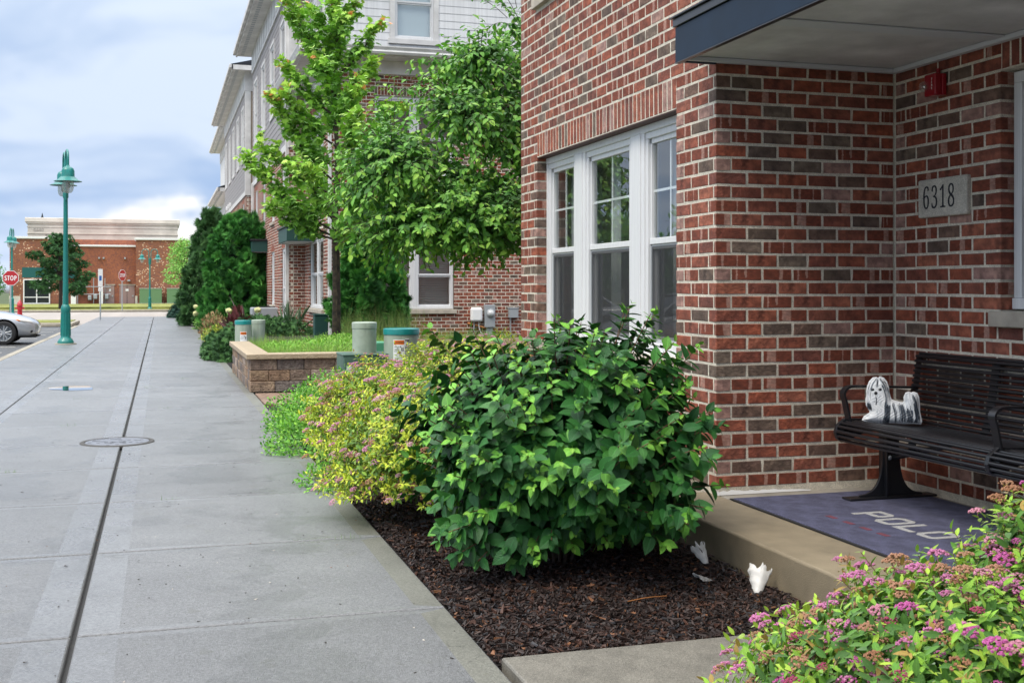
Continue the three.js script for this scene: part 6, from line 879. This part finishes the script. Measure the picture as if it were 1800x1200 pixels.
{
  const bright = [G(0.15, 0.40, 0.03), G(0.11, 0.33, 0.028), G(0.07, 0.25, 0.025), G(0.21, 0.45, 0.04)], o = { n: 5200, leaf: 0.034, palette: bright, group: 'bright green low plants at the bed edge', geo: leafGeo({ wid: 0.55, fold: 0.2, droop: 0.1, rows: 3, wide: 0.5 }) };
  mound('ground_cover', 'bright green ground cover creeping onto the sidewalk by the spirea', 'ground cover', [1.38, 0, -10.2], [0.62, 0.46, 0.85], { ...o, seed: 31 });
  mound('ground_cover', 'bright green ground cover beside the tan pavers', 'ground cover', [1.5, 0, -11.7], [0.62, 0.55, 0.85], { ...o, seed: 32 });
  mound('ground_cover', 'bright green ground cover at the foot of the green cable box', 'ground cover', [2.0, 0, -12.7], [0.7, 0.58, 0.7], { ...o, seed: 33 });
  mound('ground_cover', 'bright green runner under the nearest spirea at the sidewalk edge', 'ground cover', [1.16, 0, -8.2], [0.30, 0.2, 0.5], { ...o, n: 700, seed: 34 });
}
// ---------------------------------------------------------------- conifers
function conifer(name, label, pos, h, r, o) {
  const b = thing(name, label, 'conifer', pos, 0, o.group), R = rng(o.seed), leaves = [], pal = o.palette;
  const prof = t => r * (o.cone ? Math.pow(1 - t, 0.75) * (0.75 + 0.5 * Math.min(1, t * 6)) * 0.98 : Math.sqrt(Math.max(0, 1 - Math.pow(t, 2.2)))) ;
  const per = 30, plumes = Math.round(o.n * 1.25 / per);                    // upright plumes of flat sprays, each with its own tone
  for (let i = 0; i < plumes; i++) {
    const t = Math.pow((i + 0.5) / plumes, 1.3), a = i * 2.39996 + 0.7 * R(), q = prof(t) * (0.62 + 0.34 * R()), d = V(Math.cos(a), 0, Math.sin(a)), c0 = V(d.x * q, 0.03 + t * h * 0.93, d.z * q), ax = d.clone().multiplyScalar(0.55 + 0.3 * R()).add(V((R() - 0.5) * 0.3, o.lift ?? 0.75, (R() - 0.5) * 0.3)).normalize(), len = r * (0.30 + 0.34 * R()) * (1 - 0.45 * t), fat = r * 0.17, tone = (R() * R() * pal.length) | 0;
    for (let j = 0; j < per; j++) { const u = R(), w = rdir(R), p = c0.clone().addScaledVector(ax, u * len).addScaledVector(w, fat * (1.05 - u) * (0.5 + 0.6 * R())); if (p.y < 0.02) p.y = 0.02 + 0.1 * R(); leaves.push({ m: frame(p, ax.clone().multiplyScalar(0.7).add(w.clone().multiplyScalar(0.7)), rdir(R).add(d), o.leaf * (0.45 + 0.6 * R()), 1), k: R() < 0.7 ? tone : (R() * pal.length) | 0 }); }
  }
  obj('trunk', [bar([0, -0.02, 0], [0, h * 0.85, 0], 0.07, 0.015, 8)], M.darkBark, b);
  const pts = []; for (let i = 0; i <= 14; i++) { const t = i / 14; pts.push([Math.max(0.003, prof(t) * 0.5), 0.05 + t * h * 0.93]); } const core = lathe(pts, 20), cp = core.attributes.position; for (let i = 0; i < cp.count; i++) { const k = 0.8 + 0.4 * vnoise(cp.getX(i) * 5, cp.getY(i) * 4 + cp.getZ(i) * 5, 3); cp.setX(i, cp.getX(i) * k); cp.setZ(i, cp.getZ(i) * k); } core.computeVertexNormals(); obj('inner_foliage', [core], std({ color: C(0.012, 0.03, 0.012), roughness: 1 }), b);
  foliage(b, leaves, sprayGeo, mNeedle, pal, { seed: o.seed, rest: 'crown' }); return b;
}
{
  const arb = [G(0.05, 0.22, 0.035, 1), G(0.085, 0.31, 0.05, 1), G(0.03, 0.14, 0.028, 1), G(0.13, 0.38, 0.065, 1)], jun = [G(0.06, 0.16, 0.045, 1), G(0.095, 0.22, 0.06, 1), G(0.038, 0.11, 0.035, 1)], blu = [G(0.035, 0.10, 0.075, 1), G(0.05, 0.13, 0.095, 1), G(0.025, 0.075, 0.05, 1)];
  conifer('arborvitae', 'conical arborvitae against the end wall beside the maple', [4.0, 0.34, -23.2], 2.75, 0.68, { cone: true, n: 5600, leaf: 0.19, palette: arb, seed: 51, group: 'dark green arborvitae' });
  conifer('arborvitae', 'tall broad arborvitae left of the far door', [2.5, 0, -38.9], 3.85, 1.08, { n: 6000, leaf: 0.27, palette: arb, seed: 52, group: 'dark green arborvitae' });
  conifer('juniper_tree', 'ragged tall juniper beyond the broad arborvitae', [1.95, 0, -48.5], 4.7, 0.95, { cone: true, n: 2600, leaf: 0.36, palette: jun, seed: 53, lift: 0.5 });
  conifer('juniper_tree', 'second darker juniper joined to the tall one', [1.7, 0, -45.5], 2.9, 0.85, { n: 3000, leaf: 0.28, palette: jun, seed: 54, lift: 0.5 });
  const hedge = (label, pos, Rv, n, seed, pal, leaf = 0.1) => mound('yew_hedge', label, 'hedge', pos, Rv, { n, leaf, palette: pal, seed, geo: sprayGeo, mat: mNeedle, lift: 0.5, out: 0.9 });
  hedge('dark clipped yew mound behind the far pedestals', [2.35, 0, -26.6], [1.25, 0.86, 1.2], 3600, 61, jun); hedge('yew mound in front of the recessed far door', [2.3, 0, -30], [0.85, 0.75, 1.4], 3000, 62, jun);
  hedge('low spreading juniper on the sidewalk edge behind the planter', [1.25, 0, -23.8], [0.55, 0.62, 1.5], 3000, 63, jun); hedge('blue green spruce mound at the far end of the border', [1.1, 0, -58.5], [0.85, 1.05, 1.2], 2200, 64, blu, 0.14);
  hedge('small blue juniper beside the far sidewalk edge', [1.5, 0, -53.8], [0.6, 0.4, 0.7], 1200, 65, blu, 0.12);
}
// ---------------------------------------------------------------- flower border
{
  const leafy = [G(0.09, 0.25, 0.03), G(0.13, 0.30, 0.035), G(0.06, 0.18, 0.025)], yel = [G(0.36, 0.38, 0.03), G(0.24, 0.34, 0.03), G(0.15, 0.27, 0.03)];
  mound('yellow_foliage_plant', 'yellow green edging plant near the white marker', 'plant', [1.5, 0, -28.2], [0.5, 0.42, 0.7], { n: 900, leaf: 0.07, palette: yel, seed: 71, group: 'yellow edging plants' }); mound('yellow_foliage_plant', 'yellow green edging plant farther along the border', 'plant', [1.45, 0, -32.4], [0.5, 0.42, 1.0], { n: 900, leaf: 0.08, palette: yel, seed: 72, group: 'yellow edging plants' });
  const hy = (label, pos, seed, k = 1) => { const h = mound('hydrangea', label, 'shrub', pos, [0.55, 0.85, 0.6], { n: 900, leaf: 0.11, palette: leafy, seed, group: 'cream hydrangeas' }), R = rng(seed + 9); for (let i = 0; i < 9; i++) { const a = R() * 6.28, g = new THREE.IcosahedronGeometry(0.085, 2), p = g.attributes.position; for (let q = 0; q < p.count; q++) { const s = 0.8 + 0.4 * hash2(Math.round(p.getX(q) * 300), Math.round(p.getY(q) * 300 + p.getZ(q) * 700), 4); p.setXYZ(q, p.getX(q) * s, p.getY(q) * s * 0.8, p.getZ(q) * s); } g.computeVertexNormals(); g.translate(Math.cos(a) * 0.42, 0.5 + 0.34 * R(), Math.sin(a) * 0.45); obj('flower_head', [flat(g)], phys({ color: C(0.60, 0.60, 0.30), roughness: 0.95 }), h); } };
  hy('cream flowered hydrangea beside the burgundy canna', [2.0, 0, -31], 81); hy('cream flowered hydrangea below the ragged juniper', [1.55, 0, -41.5], 82); hy('cream flowered hydrangea next to the blue spruce mound', [1.35, 0, -50.5], 83);
  mound('pink_grass_plant', 'faded pink and tan plumed plant under the juniper', 'plant', [1.6, 0, -37.2], [0.5, 0.75, 0.7], { n: 900, leaf: 0.1, palette: [G(0.28, 0.16, 0.09), G(0.34, 0.22, 0.12), G(0.16, 0.2, 0.06)], seed: 84, lift: 1 });
  { const c = mound('canna_plant', 'burgundy leaved canna in the flower border', 'plant', [1.75, 0, -29.3], [0.25, 0.95, 0.3], { n: 90, leaf: 0.34, palette: [G(0.10, 0.012, 0.018), G(0.075, 0.012, 0.014), G(0.05, 0.02, 0.014)], seed: 85, lift: 1.2 }); }
  mound('orange_lily', 'small orange lily clump at the border edge', 'plant', [1.55, 0, -25.9], [0.2, 0.4, 0.25], { n: 130, leaf: 0.09, palette: [G(0.55, 0.17, 0.02), G(0.12, 0.26, 0.03), G(0.10, 0.24, 0.03)], seed: 86, lift: 1 });
  { const m = thing('white_marker', 'small white garden marker beside the orange lilies', 'marker', [1.42, 0, -24.9]); obj('stake', [bx(-0.012, 0.012, -0.02, 0.1, -0.005, 0.005)], M.white, m); obj('plate', [bx(-0.06, 0.06, 0.1, 0.3, -0.006, 0.006, 0.006)], M.white, m); obj('print', [bx(-0.03, 0.03, 0.15, 0.23, 0.0065, 0.008)], M.ink, m); }
  { const m = mound('yucca_plant', 'spiky grey green yucca by the brick recess', 'plant', [3.0, 0.3, -28.3], [0.3, 0.6, 0.3], { n: 50, leaf: 0.5, palette: [G(0.08, 0.15, 0.08), G(0.06, 0.12, 0.06)], seed: 87, lift: 1.4, geo: leafGeo({ wid: 0.1, rows: 3, fold: 0.3, droop: 0.1 }) }); }
}
// ---------------------------------------------------------------- grass and weeds in the raised planter
function grassField(name, label, n, place, hmin, hmax, pal, seed, cat = 'grass') {
  const R = rng(seed), im = new THREE.InstancedMesh(bladeGeo, mPlainLeaf, n); for (let i = 0; i < n; i++) { const p = place(R), h = hmin + (hmax - hmin) * R() * R(), a = R() * 6.28; _m.copy(frame(p, V(Math.cos(a), 0, Math.sin(a)), V((R() - 0.5) * 0.5, 1, (R() - 0.5) * 0.5), h, 0.7 + 0.4 * R())); const m = frame(p, V(Math.cos(a), (R() - 0.5) * 0.4, Math.sin(a)), V(0, 1, 0), h, 0.35 / Math.max(0.3, h / 0.25)); im.setMatrixAt(i, m); im.setColorAt(i, pal[(R() * pal.length) | 0].clone().multiplyScalar(0.75 + 0.5 * R())); }
  im.name = numbered(name); im.castShadow = im.receiveShadow = true; im.userData = { kind: 'stuff', label, category: cat }; scene.add(im);
}
{
  const gr = [C(0.20, 0.41, 0.04), C(0.27, 0.49, 0.055), C(0.13, 0.31, 0.035), C(0.32, 0.46, 0.08), C(0.28, 0.30, 0.09)];
  grassField('planter_grass', 'bright green grass filling the raised block planter', 30000, R => V(1.44 + 2.8 * R(), 0.355, -16.25 - 4.6 * R()), 0.09, 0.34, gr, 91);
  grassField('planter_grass', 'tall seeding grass in front of the conical arborvitae', 900, R => V(3.3 + 1.5 * R(), 0.355, -21.4 - 1.0 * R()), 0.5, 0.95, [C(0.22, 0.36, 0.06), C(0.3, 0.36, 0.1)], 92);
  grassField('planter_grass', 'grass tuft right of the numbered pedestal on the terrace', 3500, R => V(3.95 + 0.9 * R(), 0.42, -16.9 - 1.6 * R()), 0.06, 0.26, gr, 93);
  grassField('wall_foot_weeds', 'weeds sprouting along the foot of the end wall', 4500, R => V(5.6 + 1.9 * R(), 0.21, -25.6 + 1.1 * R()), 0.1, 0.42, gr, 94, 'weeds');
  const wd = [G(0.19, 0.42, 0.04), G(0.14, 0.35, 0.035), G(0.25, 0.45, 0.06)], o = { n: 2600, leaf: 0.05, palette: wd, group: 'clover mats in the raised planter' };
  mound('clover_mat', 'clover mat at the left end of the raised planter', 'plant', [1.75, 0.34, -18.4], [0.4, 0.24, 1.4], { ...o, seed: 95 }); mound('clover_mat', 'clover mat in the middle of the raised planter', 'plant', [2.5, 0.34, -18.2], [0.9, 0.30, 1.5], { ...o, n: 4200, seed: 96 }); mound('clover_mat', 'clover mat at the foot of the maple trunk', 'plant', [3.1, 0.34, -20.6], [0.7, 0.3, 0.7], { ...o, seed: 97 });
}
// ---------------------------------------------------------------- trees
function limbTube(pts, r0, r1, sides = 7) { const c = new THREE.CatmullRomCurve3(pts), seg = Math.max(6, pts.length * 4), g = new THREE.TubeGeometry(c, seg, 1, sides), p = g.attributes.position, q = V(); for (let i = 0; i <= seg; i++) { const o = c.getPointAt(i / seg), r = lerp(r0, r1, i / seg); for (let j = 0; j <= sides; j++) { const k = i * (sides + 1) + j; q.fromBufferAttribute(p, k).sub(o).setLength(r).add(o); p.setXYZ(k, q.x, q.y, q.z); } } g.computeVertexNormals(); return { g: flat(g), c }; }
grassField('joint_weeds', 'tiny green weeds sprouting in the sidewalk joints', 260, R => { const c = Math.floor(R() * 9), r2 = rng(c * 7 + 1), z = [-7.98, -9.5, -12.55, -14.1, -15.6, -11.0, -6.45, -17.1, -18.6][c], x = -1.5 + 2.5 * r2(); return V(x + 0.16 * (R() - 0.5), -0.01, z + 0.008 * (R() - 0.5)); }, 0.02, 0.06, [C(0.12, 0.26, 0.03), C(0.18, 0.32, 0.05)], 98, 'weeds');
{ // slender maple behind the planter
  const t = thing('maple_tree', 'slender young maple with lobed leaves behind the raised planter', 'tree', [3.02, 0.34, -21.0]), R = rng(303), leaves = [], tw = [];
  const lead = [V(0, -0.04, 0), V(0.01, 0.9, 0), V(0.0, 1.75, 0.0), V(-0.02, 2.4, 0.03), V(0.03, 3.3, -0.02), V(-0.02, 4.3, 0.03), V(-0.02, 5.3, 0), V(-0.05, 6.25, 0.02)];
  const trunk = limbTube(lead.slice(0, 4), 0.082, 0.06, 10); obj('trunk', [trunk.g], M.bark, t); obj('leader', [limbTube(lead.slice(3), 0.058, 0.01, 8).g], M.darkBark, t);
  const pal = [G(0.13, 0.29, 0.026), G(0.18, 0.35, 0.032), G(0.095, 0.23, 0.024), G(0.26, 0.41, 0.048), G(0.06, 0.16, 0.02), G(0.50, 0.20, 0.07)];
  const L = new THREE.CatmullRomCurve3(lead);
  const spray = (c, L0, dens, outDir) => { // leafy twigs along the outer part of a limb
    const len = c.getLength(), n = Math.round(len * dens); for (let i = 0; i < n; i++) { const u = 0.16 + 0.84 * Math.pow(R(), 0.9), p = c.getPoint(u), tg = c.getTangent(u), d = rdir(R).multiplyScalar(0.75).add(tg.multiplyScalar(0.7)).add(V(0, 0.45, 0)).normalize(), l = 0.14 + 0.28 * R() * (1.1 - u * 0.4), e = p.clone().addScaledVector(d, l); if (i % 2 === 0) tw.push(bar(p.toArray(), e.toArray(), 0.004, 0.002, 4)); const m = 4 + (R() * 5 | 0); for (let j = 0; j < m; j++) { const q = p.clone().lerp(e, 0.3 + 0.7 * (j + 1) / m), a = rdir(R).multiplyScalar(0.9).add(d.clone().multiplyScalar(0.3)).add(V(0, -0.35, 0)); const tip = u > 0.93 && q.y > 3.6 && R() < 0.16; leaves.push({ m: frame(q.addScaledVector(rdir(R), 0.04), a, V((R() - 0.5) * 0.9, 1, (R() - 0.5) * 0.9), 0.08 + 0.055 * R(), 1), k: tip ? 5 : u > 0.75 ? (R() < 0.4 ? 3 : 1) : (R() * 3) | 0 }); } }
  };
  const limbs = []; for (let i = 0; i < 24; i++) { const f = i / 23, h = 1.85 + 3.9 * Math.pow(f, 0.92), a = i * 2.39996 + 0.6 * (R() - 0.5) + 1.2, w = h < 2.2 ? 1.30 : h < 3.4 ? 1.55 : h < 4.3 ? 1.15 : h < 5.2 ? 0.85 : 0.5, len = w * (0.72 + 0.4 * R()); limbs.push([h, a, len, 0.35 + 0.5 * f + 0.3 * R()]); }
  limbs.push([2.2, Math.PI, 1.6, 0.75], [2.0, Math.PI + 0.5, 1.3, 0.4], [3.2, Math.PI - 0.2, 1.25, 1.15], [1.95, 0.1, 1.5, 0.55], [2.9, 0.2, 1.2, 0.8]);
  for (const [h, a, len, up] of limbs) { const s = L.getPoint(clamp((h + 0.04) / 6.3)); const d = V(Math.cos(a), 0, Math.sin(a)), m = s.clone().addScaledVector(d, len * 0.45); m.y += len * up * 0.35; const e = s.clone().addScaledVector(d, len * 0.95); e.y += len * up; const b = limbTube([s, m, e], 0.022, 0.005, 6); obj('branch', [b.g], M.darkBark, t); spray(b.c, len, 52); }
  spray(new THREE.CatmullRomCurve3(lead.slice(4)), 3, 58);
  stuff(obj('twigs', tw, M.darkBark, t)); foliage(t, leaves, mapleGeo, mPlainLeaf, pal, { most: 300, seed: 7, rest: 'crown' });
}
{ // broad-leaved tree in the gap between the buildings
  const B = V(4.55, 0, -12.9), t = thing('shade_tree', 'leafy tree reaching out from the gap beside the near building', 'tree', [B.x, 0, B.z]), R = rng(404), leaves = [], tw = [];
  obj('trunk', [limbTube([V(0, -0.05, 0), V(0.03, 0.8, 0), V(-0.05, 1.6, 0.1)], 0.10, 0.07, 10).g], M.bark, t);
  const pal = [G(0.078, 0.25, 0.03), G(0.115, 0.32, 0.033), G(0.155, 0.37, 0.038), G(0.23, 0.43, 0.05), G(0.045, 0.16, 0.026)];
  const lobes = [[V(3.35, 2.85, -11.9), V(1.5, 1.1, 1.15), 760], [V(2.3, 2.35, -11.8), V(0.80, 0.80, 0.8), 320], [V(2.95, 2.1, -11.6), V(1.1, 0.5, 0.95), 320], [V(3.45, 3.95, -12.2), V(0.75, 0.9, 0.7), 70], [V(4.3, 3.6, -12.9), V(1.4, 1.3, 1.3), 160], [V(3.35, 2.25, -11.5), V(1.2, 0.6, 0.95), 300], [V(3.4, 3.4, -11.7), V(0.9, 0.7, 0.8), 220]], fill = [0, 1, 2, 5, 6];
  const hub = V(-0.05, 1.6, 0.1), ends = [];
  for (const [c, r] of lobes) for (let i = 0; i < 3; i++) { const e = c.clone().add(rdir(R).multiply(r).multiplyScalar(0.55)).sub(B), m = hub.clone().lerp(e, 0.5); m.y += 0.25 + 0.3 * R(); const b = limbTube([hub.clone(), m, e], 0.035, 0.007, 6); obj('branch', [b.g], M.darkBark, t); ends.push(b.c); }
  for (const [c, r, n] of lobes) for (let i = 0; i < n; i++) {
    const d = rdir(R), tip = c.clone().add(d.clone().multiply(r).multiplyScalar((0.62 + 0.45 * R()) * (0.8 + 0.4 * fbm(d.x * 2 + 4, d.y * 2 + d.z, 3, 9)))).sub(B); let best = null, bd = 1e9; for (const cv of ends) for (let u = 0.3; u <= 1; u += 0.175) { const q = cv.getPoint(u), D = q.distanceTo(tip); if (D < bd) { bd = D; best = q; } }
    const from = best.clone().lerp(tip, Math.max(0, 1 - 0.6 / Math.max(bd, 0.6))), mid = from.clone().lerp(tip, 0.5).add(V(0, 0.09, 0)), cv = new THREE.QuadraticBezierCurve3(from, mid, tip.clone().add(V(0, -0.06, 0))); if (i % 2 === 0) tw.push(curveTube(cv, 0.0035, 4, 4));
    const n2 = 12, out = d.clone(); for (let j = 0; j < n2; j++) { const u = 1 - j * 0.07, p = cv.getPoint(clamp(u)), tg = cv.getTangent(clamp(u)), an = j * 2.4 + i, sd = V(Math.cos(an), 0.1, Math.sin(an)); const a = sd.multiplyScalar(0.8).add(tg.multiplyScalar(0.5)).add(rdir(R).multiplyScalar(0.5)).add(V(0, -0.42, 0)), sc = (0.055 + 0.04 * R()) * (j === 0 ? 0.7 : 1); const k = j < 2 && R() < 0.5 ? 3 : j < 4 ? 1 + (R() * 2 | 0) : (R() < 0.3 ? 4 : (R() * 2) | 0); const w = p.clone().add(B); leaves.push({ m: frame(p, a, out.clone().multiplyScalar(0.6).add(V((R() - 0.5) * 0.8, 0.7, (R() - 0.5) * 0.8)), sc, 1), k, score: (w.x < 3.1 ? 1 : 0.2) * sc * (1 - 0.06 * w.distanceTo(EYE)) * (0.4 + Math.max(0, -d.x * 0.4 + d.z * 0.8)) }); }
  }
  for (const q of fill) for (let i = 0; i < 520; i++) { const [c, r] = lobes[q], p = c.clone().add(rdir(R).multiply(r).multiplyScalar(0.78 * Math.cbrt(R()))).sub(B); leaves.push({ m: frame(p, rdir(R).add(V(0, -0.4, 0)), rdir(R).add(V(0, 1, 0)), 0.085, 1), k: R() < 0.35 ? 4 : R() < 0.5 ? 0 : 1, score: 0 }); }
  stuff(obj('twigs', tw, M.darkBark, t)); foliage(t, leaves, leafGeo({ wid: 0.56, fold: 0.24, droop: 0.22, rows: 4, wide: 0.42 }), mSoft, pal, { most: 300, seed: 8, rest: 'crown' });
}
/** a tree built of leafy clumps: far ones and those the window mirrors */
function clumpTree(name, label, pos, trunkH, clumps, o) {
  const t = thing(name, label, 'tree', pos, 0, o.group), R = rng(o.seed), leaves = []; obj('trunk', [limbTube([V(0, -0.15, 0), V(0.04, trunkH * 0.5, 0), V(0, trunkH, 0)], o.r ?? 0.14, 0.07, 8).g], M.darkBark, t);
  for (const [x, y, z, rx, ry, rz] of clumps) { obj('branch', [limbTube([V(0, trunkH * 0.55, 0), V(x * 0.5, (trunkH * 0.6 + y) / 2 + 0.1, z * 0.5), V(x, y, z)], 0.05, 0.012, 5).g], M.darkBark, t); const n = Math.round(o.n * rx * ry * 2); for (let i = 0; i < n; i++) { const d = rdir(R), k = 0.55 + 0.5 * R(), p = V(x + d.x * rx * k, y + d.y * ry * k, z + d.z * rz * k); leaves.push({ m: frame(p, rdir(R).add(d.clone().multiplyScalar(0.6)).add(V(0, o.lift ?? -0.1, 0)), d.clone().add(V(0, 0.8, 0)), o.leaf * (0.6 + 0.7 * R()), 1), k: (R() * o.palette.length) | 0 }); } }
  foliage(t, leaves, o.geo ?? spireaLeaf, o.mat ?? mPlainLeaf, o.palette, { seed: o.seed, rest: 'crown' }); return t;
}
{
  const pine = [G(0.035, 0.12, 0.03, 1), G(0.05, 0.155, 0.035, 1), G(0.025, 0.085, 0.025, 1)], lt = [G(0.14, 0.30, 0.05), G(0.18, 0.35, 0.06), G(0.10, 0.24, 0.04)], dk = [G(0.05, 0.16, 0.03), G(0.08, 0.22, 0.04), G(0.035, 0.12, 0.025)];
  const R = rng(8), cl = []; for (let i = 0; i < 26; i++) { const f = i / 25, y = 1.1 + 3.9 * f, w = f < 0.55 ? 2.35 : 2.35 * (1.15 - f) / 0.6, a = i * 2.4; cl.push([Math.cos(a) * w * (0.35 + 0.65 * R()), y + 0.2 * R(), Math.sin(a) * w * 0.6, 0.66, 0.27, 0.6]); }
  clumpTree('pine_tree', 'dark bushy pine in front of the distant store', [-7.1, 0, -92], 4.6, cl, { n: 420, leaf: 0.26, palette: pine, geo: sprayGeo, mat: mNeedle, seed: 5, lift: 0.4 });
  const c2 = []; for (let i = 0; i < 20; i++) { const a = i * 2.4, f = i / 19; c2.push([Math.cos(a) * (1.5 - 0.9 * f) * (0.4 + 0.6 * R()), 1.9 + 2.6 * f, Math.sin(a) * (1.4 - 0.8 * f), 0.62, 0.34, 0.6]); }
  clumpTree('honey_locust', 'light green airy tree at the right end of the store', [1.55, 0, -82.5], 3.6, c2, { n: 330, leaf: 0.2, palette: lt, seed: 6 });
  clumpTree('roadside_tree', 'green tree cut by the left picture edge', [-14.1, 0, -108], 3, [[0.2, 2.6, 0, 1.3, 1.3, 1.2], [0, 4, 0, 1.0, 0.9, 1], [0.6, 1.6, 0, 0.9, 0.8, 0.9]], { n: 260, leaf: 0.25, palette: dk, seed: 7 });
  const big = s => { const q = rng(s), r = []; for (let i = 0; i < 12; i++) { const a = i * 2.4, f = i / 11; r.push([Math.cos(a) * (2.4 - 1.4 * f) * q(), 1.9 + 3.0 * f, Math.sin(a) * (2.4 - 1.4 * f) * q(), 1.35, 0.95, 1.3]); } return r; };
  [[-14.5, -41], [-18, -50], [-17, -57], [-21, -66], [-19, -76]].forEach(([x, z], i) => clumpTree('parking_lot_tree', ['shade tree across the parking lot, nearest of those mirrored in the window', 'second shade tree across the lot mirrored in the window', 'third shade tree across the lot mirrored in the window', 'fourth shade tree across the lot mirrored in the window', 'farthest shade tree across the lot mirrored in the window'][i], [x, -0.12, z], 4.5, big(40 + i), { n: 110, leaf: 0.3, palette: dk, seed: 140 + i, r: 0.2, group: 'shade trees across the parking lot' }));
}
renderer.render(scene, camera);
